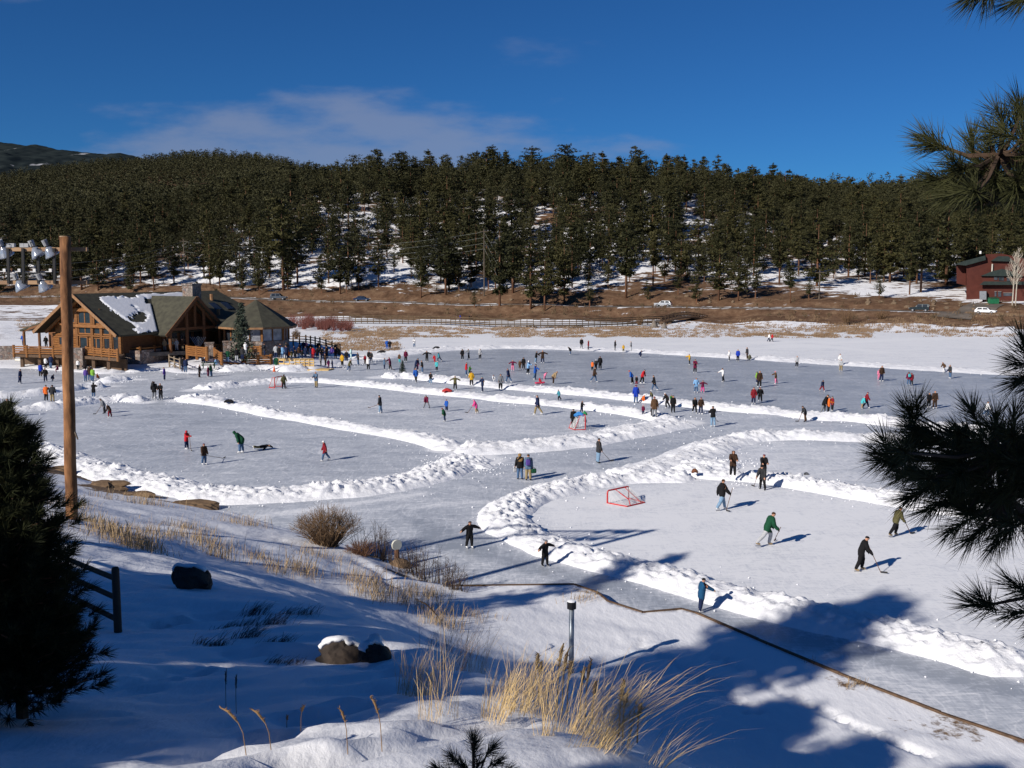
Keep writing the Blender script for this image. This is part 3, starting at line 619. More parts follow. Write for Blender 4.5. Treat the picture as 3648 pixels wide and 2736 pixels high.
for _ in range(17000):
    y = 296 + (470 - 296) * rr_.random() ** .9; x = y * rr_.uniform(-.6, .62); cand.append((x, y))
ry = lambda px: np.interp(px, [p[0] for p in ROADP], [p[2] for p in ROADP])
zc = far_z(np.array([c_[0] for c_ in cand]), np.array([c_[1] for c_ in cand]))
for (x, y), z in zip(cand, zc):
    px, py = px_of(x, y, z); off = y - ry(px)
    if off < 9: continue
    if any(in_px(px, py, b2) for b2 in CLEAR) and rr_.random() < .9: continue
    dens = .3 if off < 20 else (.62 if off < 45 else (.85 if off < 80 else 1.0))
    if px < 900: dens = min(1, dens * 1.15)
    elif off < 150 and off > 26 and vnoise(np.array([x / 23.]), np.array([y / 30.]), 5)[0] > .56: dens *= .3
    if rr_.random() > dens: continue
    if not try_tree(x, y, 4.4 + 1.8 * rr_.random()): continue
    h = min(18.5, max(8, rr_.gauss(13.2, 2.5))) * (.55 if rr_.random() < .14 else 1) * (1.06 if 1400 < px < 2700 and off > 120 else 1)
    trees.append([x, y, z - .3, h, px, py])
# lone trees and young pines beside the road, placed where the photograph shows them: (px, base py, height px)
ROADSIDE = [(700,1095,95),(770,1095,70),(1060,1010,210),(1235,1045,120),(1500,1065,170),(1690,1100,60),(1010,1035,330),(1890,1105,250),(1940,1110,190),(2100,1095,90),(2310,1075,70),(2480,1085,120),(2415,1050,90),(2630,1070,150),(2690,1065,130),(2815,1082,150),(2880,1070,80),(3130,1085,85),(2560,1070,210),(2910,1020,230),(3170,1005,210),(3280,1040,230),(3240,1050,200),(3370,1015,300),(620,1010,170),(1780,1090,300),(2010,1080,230),(2230,1060,260)]
for px, py, hp_ in ROADSIDE:
    best = None
    for Yv in np.arange(270, 345, 1.0):
        g = atY(px, py, Yv)
        if g[2] <= fz(g[0], g[1]) + .1: best = Yv; break
    Yv = best or 300; g = atY(px, py, Yv); trees.append([g[0], g[1], fz(g[0], g[1]) - .2, hp_ * Yv / F, px, py]); cell.setdefault((int(g[0] // 6), int(g[1] // 6)), []).append((g[0], g[1]))
trees.sort(key=lambda t: -t[3] / t[1])
vis = [t for t in trees if -60 < t[4] < 3700]; hid = [t for t in trees if not (-60 < t[4] < 3700)]
keep = vis[:296]; rest = vis[296:] + hid
def zone(px, py):
    if px < 1000: return 'tall dark pine among the pines on the wooded slope behind the log lodge', 'pines above the lodge'
    if px < 1750: return 'tall dark pine on the patchy snowy slope facing the boardwalk fence', 'pines above the boardwalk'
    if px < 2650: return 'tall dark pine on the snowy slope between the boardwalk and the skyline', 'pines on the middle slope'
    return 'tall dark pine on the slope near the dark red building', 'pines near the red building'
pr = random.Random(9)
for i, (x, y, z, h, px, py) in enumerate(keep):
    k = pr.randrange(12); cm_, tm_ = VARS[k][0], VARS[k][1]
    lab, grp = zone(px, py)
    small = h < 7.5
    if small: lab, grp = ('young bushy pine low on the slope close to the road' , 'young pines by the road')
    t = empty('pine_tree', (x, y, z), pr.uniform(0, 6.28), lab, 'tree', grp)
    s = h / 12; sw = s * pr.uniform(.92, 1.32) * (1.25 if small else 1); t.scale = (sw, sw, s)
    obj('crown', cm_, t); obj('trunk', tm_, t)
# the remaining trees, and the far wooded hills, as one mass
fv = []; tv = []; tf = []
def add_far(x, y, z, h, P, S, per, rng, ang, w=1.0):
    s = h / 12; c, s_ = math.cos(ang), math.sin(ang)
    sel = slice(None)
    v = clump_tris(P, S, per, rng) * np.array([s * w, s * w, s])
    v = np.stack([v[:, 0] * c - v[:, 1] * s_, v[:, 0] * s_ + v[:, 1] * c, v[:, 2]], 1) + np.array([x, y, z]); fv.append(v)
rng = np.random.default_rng(77)
LOW = []
for k in range(6):
    r2 = np.random.default_rng(300 + k); LOW.append(crown_points(12, 1.25 * [2.6, 2.9, 2.4, 3.1, 2.2, 2.7][k], r2, .18, 9, [1, .8, 1.1, .7, .9, .8][k], 2))
for x, y, z, h, px, py in rest:
    P, S = VARS[rng.integers(12)][2:4]
    if 0 <= px <= 3648: add_far(x, y, z, h, P, S * .95, 5, rng, rng.uniform(0, 6.28))
    else: add_far(x, y, z, h, *LOW[rng.integers(6)], 3, rng, rng.uniform(0, 6.28))
    b = sum(len(q) for q in tv); 
    tv.append(np.array([[x - .2, y - .2, z - .5], [x + .2, y - .2, z - .5], [x, y, z + h * .8]])); tf.append([b, b + 1, b + 2])
cnt = 0; cell = {}
cx_ = np.concatenate([rng.uniform(-.56, -.1, 26000), rng.uniform(-.1, .2, 4000), rng.uniform(.2, .6, 9000)]); cy_ = 466 * (1330 / 466) ** rng.random(len(cx_)); cz_ = far_z(cx_ * cy_, cy_)
gap = fbm(cx_ * cy_ / 45, cy_ / 60, 3, 8)
for u_, y, z, g_ in zip(cx_, cy_, cz_, gap):
    x = u_ * y; px, py = px_of(x, y, z)
    if py > 800 or g_ > .66: continue
    if not try_tree(x, y, 5.2 if y < 750 else 6.0): continue
    P, S = LOW[rng.integers(6)]; add_far(x, y, z - .5, rng.uniform(8, 16), P, S * 1.9, 2 if y > 600 else 3, rng, 0, 1.15); cnt += 1
fv = np.concatenate(fv)
FPINE = foliage_mat('far_needles', (.013, .015, .007), (.026, .028, .011), (.046, .044, .017), .06)
o = np_mesh('forest', fv, np.arange(len(fv)).reshape(-1, 3), FPINE); tag(o, kind='stuff', label='dense far pine forest filling the hills up to the skyline', cat='forest')
tv = np.concatenate(tv); t2 = np_mesh('trunks', tv, np.array(tf), BARK, parent=o); t2['kind'] = 'stuff'
print('TREES', len(trees), len(keep), len(rest), cnt, len(fv) // 3)
# ================================================================ log lodge on the shore
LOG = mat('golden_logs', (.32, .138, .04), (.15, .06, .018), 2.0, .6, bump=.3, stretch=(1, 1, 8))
LOG_SHADE = mat('shaded_logs', (.20, .085, .03), (.11, .045, .02), 2.0, .7, bump=.3, stretch=(1, 1, 8))  # golden logs darkened in colour, for the shaded side wall and wing
FASCIA = mat('fascia_wood', (.30, .17, .08), (.20, .10, .05), 3, .7)
SHINGLE = mat('olive_shingles', (.075, .072, .05), (.045, .043, .032), 1.5, .95, bump=.6, bscale=9)
STONE = None
def stone_mat():
    m, nt, p = base_mat('fieldstone'); L = nt.links.new
    tc = nn(nt, 'ShaderNodeTexCoord'); vo = nn(nt, 'ShaderNodeTexVoronoi'); vo.inputs['Scale'].default_value = 2.6; L(tc.outputs['Object'], vo.inputs['Vector'])
    v2 = nn(nt, 'ShaderNodeTexVoronoi', feature='DISTANCE_TO_EDGE'); v2.inputs['Scale'].default_value = 2.6; L(tc.outputs['Object'], v2.inputs['Vector'])
    sx = nn(nt, 'ShaderNodeSeparateXYZ'); L(vo.outputs['Color'], sx.inputs[0])
    c = ramp(nt, sx.outputs[0], [(.0, (.14, .12, .11)), (.35, (.26, .22, .19)), (.6, (.20, .13, .10)), (.8, (.36, .30, .26)), (1, (.12, .11, .12))])
    e = ramp(nt, v2.outputs['Distance'], [(.0, (.35, .35, .35)), (.08, (1, 1, 1))])
    mx = nn(nt, 'ShaderNodeMix', data_type='RGBA', blend_type='MULTIPLY'); mx.inputs[0].default_value = 1; L(c, mx.inputs[6]); L(e, mx.inputs[7]); L(mx.outputs[2], p.inputs['Base Color'])
    b = nn(nt, 'ShaderNodeBump'); b.inputs['Distance'].default_value = .06; L(v2.outputs['Distance'], b.inputs['Height']); L(b.outputs['Normal'], p.inputs['Normal']); p.inputs['Roughness'].default_value = .9
    return m
STONE = stone_mat()
GLASS = mat('dark_window_glass', (.03, .035, .045), (.015, .018, .022), 1.0, .06, spec=.8)
ROOFSNOW = snow_mat('roof_snow', bump=.4, scale=3)
TH = R(60); u_ = Vector((math.cos(TH), math.sin(TH), 0)); v_ = Vector((math.sin(TH), -math.cos(TH), 0)); O_ = Vector((-58.9, 142.0, 0))
def Lp(a, b, z): return O_ + v_ * a + u_ * b + Vector((0, 0, z))      # lodge frame: a along the gable front, b back along the ridge
lodge = empty('log_lodge', tuple(O_), 0, 'large golden log lodge with steep olive shingle roofs and a stone chimney beside the rink', 'lodge')
def part(mb, name, m, parent=lodge, smooth=False, label=None):
    mb.v = [tuple(Vector(q) - O_) for q in mb.v]; o = mb.build(name, m, None, smooth)
    o.parent = parent
    if label: o['label'] = label
    return o
ZF, ZE, ZR = 1.95, 4.6, 10.0     # floor, eave edge, ridge
HW = 8.6                          # half width out to the eaves
def zroof(a): return ZR - (ZR - ZE) * abs(a) / HW
# main body walls
wb = MB()
def wall_quad(mb, p0, p1, z0, z1a, z1b=None, th=.25):
    z1b = z1a if z1b is None else z1b; P0, P1 = Vector(p0), Vector(p1); n = (P1 - P0).cross(Vector((0, 0, 1))).normalized() * th
    vs = [P0 + Vector((0, 0, z0)), P1 + Vector((0, 0, z0)), P1 + Vector((0, 0, z1b)), P0 + Vector((0, 0, z1a))]
    vs = vs + [q - n for q in vs]; mb.add(vs, [(0, 1, 2, 3), (7, 6, 5, 4), (0, 4, 5, 1), (1, 5, 6, 2), (2, 6, 7, 3), (3, 7, 4, 0)])
AW = 6.9
gv = [Lp(-AW, 0, ZF), Lp(AW, 0, ZF), Lp(AW, 0, zroof(AW) - .3), Lp(0, 0, ZR - .3), Lp(-AW, 0, zroof(AW) - .3)]
gb = [q + u_ * .3 for q in gv]; wb.add(gv + gb, [(0, 1, 2, 3, 4), (9, 8, 7, 6, 5)] + [(i, (i + 1) % 5 + 0, (i + 1) % 5 + 5, i + 5) for i in range(5)])
wall_quad(wb, Lp(-AW, .31, 0), Lp(-AW, 26, 0), ZF, zroof(AW) - .35)
sw = MB(); wall_quad(sw, Lp(AW, .31, 0), Lp(AW, 26, 0), ZF, zroof(AW) - .35); part(sw, 'side_wall', LOG_SHADE)  # turned from the sun, so it takes the darkened log colour
wall_quad(wb, Lp(-AW, 26, 0), Lp(AW, 26, 0), ZF, zroof(AW) - .35)
# log courses on the front left bay
for k in range(7): wb.tube([Lp(-AW - .3, -.12, ZF + .18 + k * .34), Lp(-1.9, -.12, ZF + .18 + k * .34)], .17, 6)
part(wb, 'log_wall', LOG)
# timber frame on the gable front
tm = MB()
for a in (-1.9, 1.3, 3.2, 5.1, 6.9):
    zt = min(zroof(a) - .35, 99); tm.bar(Lp(a, -.22, ZF), Lp(a, -.22, zt), .34, .34)
tm.bar(Lp(-4.6, -.42, 5.55), Lp(6.9 - .9, -.42, 5.55), .3, .42); tm.bar(Lp(-3.4, -.42, 7.75), Lp(3.4, -.42, 7.75), .3, .42)
tm.bar(Lp(0, -.5, 7.9), Lp(0, -.5, 9.7), .3, .3); tm.bar(Lp(1.9, -.35, 5.7), Lp(1.9, -.35, 7.6), .22, .22)
for a0, a1 in ((-1.9, 5.1),):
    for z in (4.2,): tm.bar(Lp(a0, -.28, z), Lp(a1, -.28, z), .12, .16)
for s in (-1, 1):
    tm.bar(Lp(s * .05, -1.0, ZR - .75), Lp(s * 7.6, -1.0, zroof(7.6) - .75), .28, .36)
    tm.bar(Lp(s * 4.2, -.75, 5.6), Lp(s * 5.9, -.75, 6.2), .22, .26)
part(tm, 'timber_frame', LOG)
# windows: a pane each, with a golden frame
def window(a0, a1, z0, z1, bb=-.06, parent=lodge, nx=1):
    w_ = MB(); w_.bar(Lp(a0, bb, (z0 + z1) / 2), Lp(a1, bb, (z0 + z1) / 2), .06, z1 - z0); o = part(w_, 'window', GLASS, parent)
    f = MB(); t = .09
    for z in (z0, z1): f.bar(Lp(a0 - t, bb - .06, z), Lp(a1 + t, bb - .06, z), .10, t * 2)
    for i in range(nx + 1):
        a = a0 + (a1 - a0) * i / nx; f.bar(Lp(a, bb - .065, z0 + t), Lp(a, bb - .065, z1 - t), .10, t * 1.6)
    part(f, 'frame', LOG, o); o.matrix_parent_inverse.identity(); return o
for a0, a1, n in ((-1.6, 1.1, 2), (1.5, 3.0, 1), (3.4, 4.9, 1)):
    window(a0, a1, 4.45, 5.3, nx=n); window(a0, a1, 5.85, max(6.3, min(7.45, zroof(a1) - .75)), nx=n)
window(-1.5, .1, 2.2, 4.0, nx=1); window(3.5, 4.9, 2.2, 4.0); window(5.35, 6.6, 2.3, 4.3); window(.35, 1.6, 8.05, 8.7); window(-1.6, -.35, 8.05, 8.7); window(-4.4, -2.4, 5.9, 6.8)
window(-5.6, -3.0, 2.7, 3.9, bb=-.34, nx=2)
dr = MB(); dr.bar(Lp(1.0, -.1, ZF + 1.0), Lp(3.0, -.1, ZF + 1.0), .12, 2.0); dro = part(dr, 'door', LOG)
dg = MB(); dg.bar(Lp(1.25, -.19, ZF + 1.25), Lp(1.85, -.19, ZF + 1.25), .05, 1.3); dg.bar(Lp(2.15, -.19, ZF + 1.25), Lp(2.75, -.19, ZF + 1.25), .05, 1.3); part(dg, 'glass_panel', GLASS, dro)
# roofs
rf = MB(); b0, b1 = -2.2, 24.3
for s in (-1, 1): rf.slab([Lp(0, b0, ZR), Lp(s * HW, b0, ZE), Lp(s * HW, b1 + 4.5, ZE), Lp(0, b1, ZR)], .28)
rf.slab([Lp(-HW, b1 + 4.5, ZE), Lp(HW, b1 + 4.5, ZE), Lp(0, b1, ZR)], .28)
roof = part(rf, 'roof', SHINGLE)
fa = MB()
for s in (-1, 1): fa.bar(Lp(s * .02, b0 - .06, ZR - .12), Lp(s * (HW + .1), b0 - .06, ZE - .12), .1, .42)
part(fa, 'fascia', FASCIA, roof)
# porch roof on the far left of the gable
pr_ = MB(); pr_.slab([Lp(-6.2, 1.0, 7.0), Lp(-14.4, -.4, 4.6), Lp(-14.4, 9, 4.6), Lp(-6.2, 9, 7.0)], .25)
part(pr_, 'porch_roof', SHINGLE)
for a, b in ((-14, 0), (-10.5, 0), (-14, 8)):
    pp = MB(); pp.tube([Lp(a, b, 1.2), Lp(a, b, 4.6)], .2, 7); part(pp, 'porch_post', LOG_SHADE)
pp = MB(); pp.bar(Lp(-14.2, .0, 4.4), Lp(-7, .0, 6.1), .25, .3); part(pp, 'porch_beam', LOG_SHADE)
pw = MB(); wall_quad(pw, Lp(-10.4, 1.4, 0), Lp(-7.0, 1.4, 0), ZF, 4.7); part(pw, 'porch_wall', LOG_SHADE)
# side wing whose gable faces the rink, its shade put into darker logs
BW, WR, WE, WHW, AEND = 10.4, 9.5, 4.3, 5.7, 10.4
def zw(b): return WR - (WR - WE) * abs(b - BW) / WHW
wg = MB()
for s in (-1, 1): wg.slab([Lp(1.0, BW, WR), Lp(AEND, BW, WR), Lp(AEND, BW + s * WHW, WE), Lp(7.5, BW + s * WHW, WE)], .26)
wroof = part(wg, 'wing_roof', SHINGLE)
wf = MB()
for s in (-1, 1): wf.bar(Lp(AEND + .06, BW, WR - .12), Lp(AEND + .06, BW + s * (WHW + .1), WE - .12), .1, .4)
part(wf, 'fascia', LOG_SHADE, wroof)
ww_ = MB(); wall_quad(ww_, Lp(6.5, BW - 4.6, 0), Lp(8.0, BW - 4.6, 0), ZF, WE + .6)
gw = [Lp(8, BW - 4.6, ZF), Lp(8, BW + 4.6, ZF), Lp(8, BW + 4.6, zw(BW + 4.6) - .3), Lp(8, BW, WR - .3), Lp(8, BW - 4.6, zw(BW + 4.6) - .3)]
ww_.add(gw + [q - v_ * .3 for q in gw], [(0, 1, 2, 3, 4), (9, 8, 7, 6, 5)]); part(ww_, 'wing_wall', LOG_SHADE)
wt = MB()
wt.bar(Lp(9.9, BW - 4.7, 5.0), Lp(9.9, BW + 4.7, 5.0), .3, .4); wt.bar(Lp(9.9, BW, 5.2), Lp(9.9, BW, WR - .4), .28, .28)
for s in (-1, 1): wt.bar(Lp(9.9, BW, WR - .7), Lp(9.9, BW + s * 5.0, zw(BW + 5.0) - .7), .26, .34)
part(wt, 'wing_frame', LOG_SHADE)
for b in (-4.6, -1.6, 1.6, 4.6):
    q = MB(); q.tube([Lp(9.9, BW + b, 1.8), Lp(9.9, BW + b, zw(BW + b) - .4)], .24, 7); part(q, 'wing_post', LOG_SHADE)
for b in (-3.8, -1.2, 1.4):
    q = MB(); q.bar(Lp(8.12, BW + b, 3.6), Lp(8.12, BW + b + 2.0, 3.6), .08, 1.7); part(q, 'window', GLASS)
# chimney
ch = MB(); c = Lp(4.2, 15.2, 0); rz_ = math.atan2(v_.y, v_.x)
ch.box((c.x, c.y, 6.4), (2.1, 1.7, 9.2), rz_); ch.box((c.x, c.y, 11.1), (2.3, 1.9, .25), rz_); part(ch, 'chimney', STONE)
# rear hall and its hipped roof
sk_ = MB()
for b in (19.5, 22.0):
    n_ = Vector((0, 0, .14)); sk_ = MB(); sk_.slab([Lp(3.0, b, zroof(3.0)) + n_, Lp(3.0, b + 1.3, zroof(3.0)) + n_, Lp(4.6, b + 1.3, zroof(4.6)) + n_, Lp(4.6, b, zroof(4.6)) + n_], .12); part(sk_, 'skylight', GLASS, roof)
for a, b in ((5.6, 19.0), (2.2, 21.0)):
    q = MB(); q.tube([Lp(a, b, zroof(a) - .1), Lp(a, b, zroof(a) + .9)], .28, 8); part(q, 'vent_pipe', FASCIA, roof)
# low link roof towards the pavilion
lk = MB(); lk.slab([Lp(6.0, 17.5, 6.0), Lp(6.0, 30, 6.0), Lp(11.5, 29, 4.3), Lp(11.5, 18.0, 4.3)], .25); part(lk, 'link_roof', SHINGLE)
lw = MB(); wall_quad(lw, Lp(10.6, 18.5, 0), Lp(10.6, 28.5, 0), ZF, 4.4); part(lw, 'link_wall', LOG_SHADE)
# octagonal pavilion at the right end
pc = atY(912, 1068, 150); PCX, PCY = pc[0], pc[1]
def octp(r, z, k): return Vector((PCX + r * math.cos(math.pi / 8 + k * math.pi / 4), PCY + r * math.sin(math.pi / 8 + k * math.pi / 4), z))
pv = MB(); 
for k in range(8): pv.add([octp(5.9, 5.15, k), octp(5.9, 5.15, k + 1), (PCX, PCY, 8.95)], [(0, 1, 2)])
pv.add([octp(5.9, 5.15, k) for k in range(8)], [tuple(reversed(range(8)))]); part(pv, 'pavilion_roof', SHINGLE)
ev = MB(); 
for k in range(8): ev.bar(octp(5.85, 5.0, k), octp(5.85, 5.0, k + 1), .12, .28)
part(ev, 'pavilion_fascia', FASCIA)
ps = MB(); ps.prism([octp(4.7, 0, k)[:2] for k in range(8)], .3, 3.1); part(ps, 'stone_base', STONE)
for k in range(8):
    po = MB(); po.bar(octp(4.6, 3.1, k), octp(4.6, 5.1, k), .28, .28); part(po, 'pavilion_post', LOG)
    q = (octp(4.6, 3.1, k) + octp(4.6, 3.1, k + 1)) / 2; po = MB(); po.bar(q, q + Vector((0, 0, 2.0)), .16, .16); part(po, 'mullion', LOG)
PALEGLASS = mat('pale_window_glass', (.50, .52, .56), (.16, .17, .2), .9, .1, spec=.7)
for k in range(8):
    q = MB(); a, b = octp(4.5, 4.1, k), octp(4.5, 4.1, k + 1); q.bar(a + (b - a) * .06, a + (b - a) * .94, .05, 1.9); part(q, 'window', PALEGLASS if k in (5, 6, 7) else GLASS)
# snow lying on the roofs
def roof_patch(poly_fn, na, nb, a0, a1, b0, b1, shape, name):
    vs = []; fs = []; idx = {}
    aa = np.linspace(a0, a1, na); bb = np.linspace(b0, b1, nb); A, B = np.meshgrid(aa, bb); k = shape(A, B)
    for i in range(nb):
        for j in range(na):
            p = poly_fn(aa[j], bb[i]); idx[i, j] = len(vs); vs.append(p + Vector((0, 0, .012 + .16 * min(1, max(0, k[i, j] * 3)))))
    for i in range(nb - 1):
        for j in range(na - 1):
            if max(k[i, j], k[i + 1, j], k[i, j + 1], k[i + 1, j + 1]) > 0 and min(k[i, j], k[i + 1, j], k[i, j + 1], k[i + 1, j + 1]) > -.12: fs.append((idx[i, j], idx[i, j + 1], idx[i + 1, j + 1], idx[i + 1, j]))
    m = MB(); m.add(vs, fs); o = part(m, name, ROOFSNOW, roof, True); return o
def shp1(A, B):
    n = fbm(A * 1.3, B * 1.1, 4, 50) - .5
    valley = BW - WHW * (WR - zroof(0) + (ZR - ZE) * np.abs(A) / HW) / (WR - WE) - .25
    hole = np.exp(-(((A - 5.0 + n * 2.5) / 1.6) ** 2 + ((B - valley + 2.9 + n * 4.5) / 1.7) ** 2)) * (2.1 + n * 3)
    k = np.minimum(np.minimum((A - .9) / .8, (8.5 - A) / .3), np.minimum((valley - B) / .2, (B - .7 - .13 * A) / .9))
    k = np.where(valley - B < .9, np.minimum(k, (A - 2.6) / .5), k + n * 2.4)
    return np.minimum(k, 1) - hole * (valley - B > .7)
roof_patch(lambda a, b: Lp(a, b, zroof(a)), 70, 80, .8, 8.55, -1.0, 9.2, shp1, 'roof_snow')
def shp2(A, B): return np.minimum(np.minimum((A - .4) / .4, (1.6 - A) / .4), np.minimum((B - 9) / 1.5, (18.5 - B) / .5)) * .5 + (fbm(A, B * .7, 3, 4) - .5)
roof_patch(lambda a, b: Lp(a, b, zroof(a)), 14, 60, .3, 1.9, 8.5, 19, shp2, 'roof_snow')
# ---- deck
DK = [atz(50, 1262, 1.92), atz(285, 1267, 1.92), atz(420, 1277, 1.92), atz(670, 1276, 1.92)]
deck = empty('lodge_deck', tuple(DK[1]), 0, 'raised timber deck with golden log railings in front of the lodge gable', 'deck'); DO = Vector(DK[1])
def dpart(mb, name, m, parent=deck, smooth=False):
    mb.v = [tuple(Vector(q) - DO) for q in mb.v]; o = mb.build(name, m, None, smooth); o.parent = parent; return o
fl = MB(); fl.prism([tuple(DK[0][:2]), tuple(DK[1][:2]), tuple(DK[2][:2]), tuple(Lp(7.6, -.1, 0)[:2]), tuple(Lp(-14.5, 1.2, 0)[:2])], 1.55, 1.92); dpart(fl, 'deck_floor', WOODDARK)
def railing(p, q, n, zt=1.15, rails=4, owner=dpart, m=LOG, r=.10, parent=None, posts=True):
    kw = {} if parent is None else {'parent': parent}
    mb = MB(); P0, P1 = Vector(p), Vector(q)
    for k in range(rails): 
        z = zt * (k + .7) / rails - .02; mb.tube([P0 + Vector((0, 0, z)), P1 + Vector((0, 0, z))], r, 6)
    owner(mb, 'rail', m, **kw)
    if posts:
        for i in range(n + 1):
            mb = MB(); c = P0 + (P1 - P0) * i / n; mb.tube([c + Vector((0, 0, -.4)), c + Vector((0, 0, zt + .12))], r * 1.7, 7); owner(mb, 'post', m, **kw)
railing(DK[0], DK[1], 5); railing(DK[1] + np.array([.9, 0, 0]), DK[2], 4)
for A_, B_, pp_ in ((DK[0], DK[1], (.08, .35, .62, .9)), (DK[1], DK[2], (.3, .7))):
    for p in pp_:
        c = A_ + (B_ - A_) * p; sb = MB(); sb.box((c[0], c[1] + .8, .7), (.4, .4, 1.7)); dpart(sb, 'support_post', WOODDARK)
ub = MB(); a, b = DK[0], DK[1]; ub.bar((a[0], a[1] + 3, 1.0), (b[0], b[1] + 3, .75), .2, 1.6); ub.bar((b[0], b[1] + 3, 1.0), (DK[2][0], DK[2][1] + 3, .75), .2, 1.6); dpart(ub, 'skirting', WOODDARK)
stp = MB(); c = atz(277, 1268, 1.92); stp.box((c[0], c[1] + .3, 1.4), (1.5, 1.2, 3.2)); dpart(stp, 'stone_pier', STONE)
# curved stone terrace wall and the stone wall at the far left
def stone_wall(path, z1, name, lab, th=.5):
    mb = MB(); W = [atz(*p, 0) for p in path]
    for i in range(len(W) - 1):
        t = (W[i + 1] - W[i]); n = np.array([-t[1], t[0], 0]) / np.hypot(t[0], t[1]) * th
        mb.prism([tuple(W[i][:2]), tuple(W[i + 1][:2]), tuple((W[i + 1] + n)[:2]), tuple((W[i] + n)[:2])], -.2, z1 + .003 * i)
    c = W[0]; mb.v = [(q[0] - c[0], q[1] - c[1], q[2]) for q in mb.v]; o = mb.build(name, STONE, None, False, tuple(c)); tag(o, lab, 'wall'); return W
TW = stone_wall([(418,1300),(450,1308),(500,1309),(550,1304),(605,1296)], 2.3, 'stone_wall', 'curved fieldstone terrace wall below the dark wing gable of the lodge')
LW = stone_wall([(-60,1290),(0,1290),(52,1289)], 2.3, 'stone_wall', 'fieldstone wall ending at the left end of the golden log railing')
TE = [np.array([q[0], q[1] + .25, 2.3]) for q in TW]
terr = MB(); terr.prism([(q[0], q[1] + .3) for q in TW] + [tuple(atz(690, 1286, 0)[:2]), tuple(Lp(11.5, 10, 0)[:2]), tuple(Lp(8.2, 3, 0)[:2])], 1.4, 1.93); to = terr.build('terrace', mat('terrace_paving', (.18, .16, .14), (.1, .09, .08), 2, .9)); tag(to, kind='structure')
tr = empty('log_fence', (0, 0, 0), 0, 'low golden log rail with short posts topping the curved stone terrace wall', 'fence')
def tpart(mb, name, m, parent=tr): return mb.build(name, m, parent)
for i in range(len(TE) - 1): railing(TE[i], TE[i + 1], 1, .45, 1, tpart, LOG, .1)
# log fence panels of the entrance court
def log_fence(lab, segs, z, zt, rails, n):
    e = empty('log_fence', (0, 0, 0), 0, lab, 'fence')
    for p, q in segs:
        a, b = atz(*p, z), atz(*q, z); railing(a, b, n, zt, rails, lambda mb, nm, m, parent=e: mb.build(nm, m, parent), LOG, .13)
log_fence('golden log fence with two rails panels behind the silver branched candelabrum', [((668,1268),(738,1275))], 1.4, 1.4, 5, 2)
log_fence('short golden log fence running down the entrance steps beside stone pillar', [((766,1274),(790,1292))], 1.0, 1.3, 4, 1)
log_fence('chunky golden log fence with three fat posts standing on the snow by the green bin', [((873,1299),(967,1297))], .35, 1.25, 4, 2)
log_fence('long low golden log rail lying in front of the entrance court', [((786,1296),(870,1302))], .3, .3, 1, 1)
log_fence('golden log fence behind the blue spruce at the court', [((738,1247),(794,1248)), ((832,1252),(930,1256))], 1.6, .9, 3, 2)
for px, lab, hh in ((748, 'stone pillar with snow at the left of the entrance steps', 3.1), (812, 'taller stone pillar behind the man in dark green jacket', 3.3)):
    q = atz(px, 1292, .2); mb = MB(); mb.box((0, 0, hh / 2 - .2), (1.15, 1.0, hh), .2); mb.box((0, 0, hh - .1), (1.3, 1.15, .16), .2); o = mb.build('stone_pillar', STONE, None, False, (q[0], q[1], 0)); tag(o, lab, 'pillar')
# dark rail fence climbing behind the crowd
df = empty('rail_fence', (0, 0, 0), 0, 'dark weathered rail fence sloping down behind the crowd beside the pavilion', 'fence')
pts = [(1022,1222,1.9),(1090,1223,1.9),(1140,1232,1.6),(1205,1252,.9),(1212,1262,.5)]
W = [atz(*p) for p in pts]
for i in range(len(W) - 1): railing(W[i], W[i + 1], 3, 1.2, 3, lambda mb, nm, m, parent=df: mb.build(nm, m, parent), WOODDARK, .07)
wf2 = empty('rail_fence', (0, 0, 0), 0, 'grey weathered three rail fence at the right end of the stone terrace wall', 'fence')
railing(atz(604,1305,.1), atz(642,1318,.1), 2, 1.5, 3, lambda mb, nm, m, parent=wf2: mb.build(nm, m, parent), mat('grey_rail_wood', (.30, .24, .17), (.18, .14, .10), 3, .9), .07)
# ground under the court, between lodge and ice
court = [(420,1316),(606,1306),(760,1312),(870,1306),(970,1304),(1120,1322),(1215,1300),(1230,1268),(1190,1236),(1100,1212),(1000,1196),(700,1230),(500,1250)]
Q = pxpoly(court); nx_, ny_ = 110, 60
bx0, bx1 = min(q[0] for q in Q), max(q[0] for q in Q); by0, by1 = min(q[1] for q in Q), 175
GX, GY = np.meshgrid(np.linspace(bx0 - 4, bx1 + 6, nx_), np.linspace(by0 - 2, by1, ny_))
s = seg_dist(GX, GY, Q + [Q[0]]) * np.where(inside(GX, GY, Q), 1, -1)
GZ = -.25 + .62 * sstep(-1.2, 1.0, s) + sstep(0, 14, s) * 1.5 * sstep(-48, -38, -np.abs(GX + 39) * 1.6) + (fbm(GX * .9, GY * .9, 4, 2) - .5) * .18 * sstep(-1, 2, s)
o = np_mesh('court_ground', np.stack([GX.ravel(), GY.ravel(), GZ.ravel()], 1), grid_faces(ny_, nx_), snow_mat('trodden_snow', (.78, .79, .83), .7, 4), smooth=True); tag(o, kind='structure')
def court_z(x, y):
    i = int(np.clip(np.searchsorted(GY[:, 0], y), 0, ny_ - 1)); j = int(np.clip(np.searchsorted(GX[0], x), 0, nx_ - 1)); return max(0.0, float(GZ[i, j]))
# left shore under the deck
o = np_mesh('shore_ground', np.array([(*atz(-400,1305,0)[:2], -.1), (*atz(440,1322,0)[:2], -.1), (*Lp(12, 12, 0)[:2], .35), (*Lp(-60, 20, 0)[:2], .9), (*atz(-400,1296,0)[:2], .25), (*atz(435,1316,0)[:2], .3)]), np.array([[0, 1, 5, 4], [4, 5, 2, 3]]), SNOW_BANK); tag(o, kind='structure')
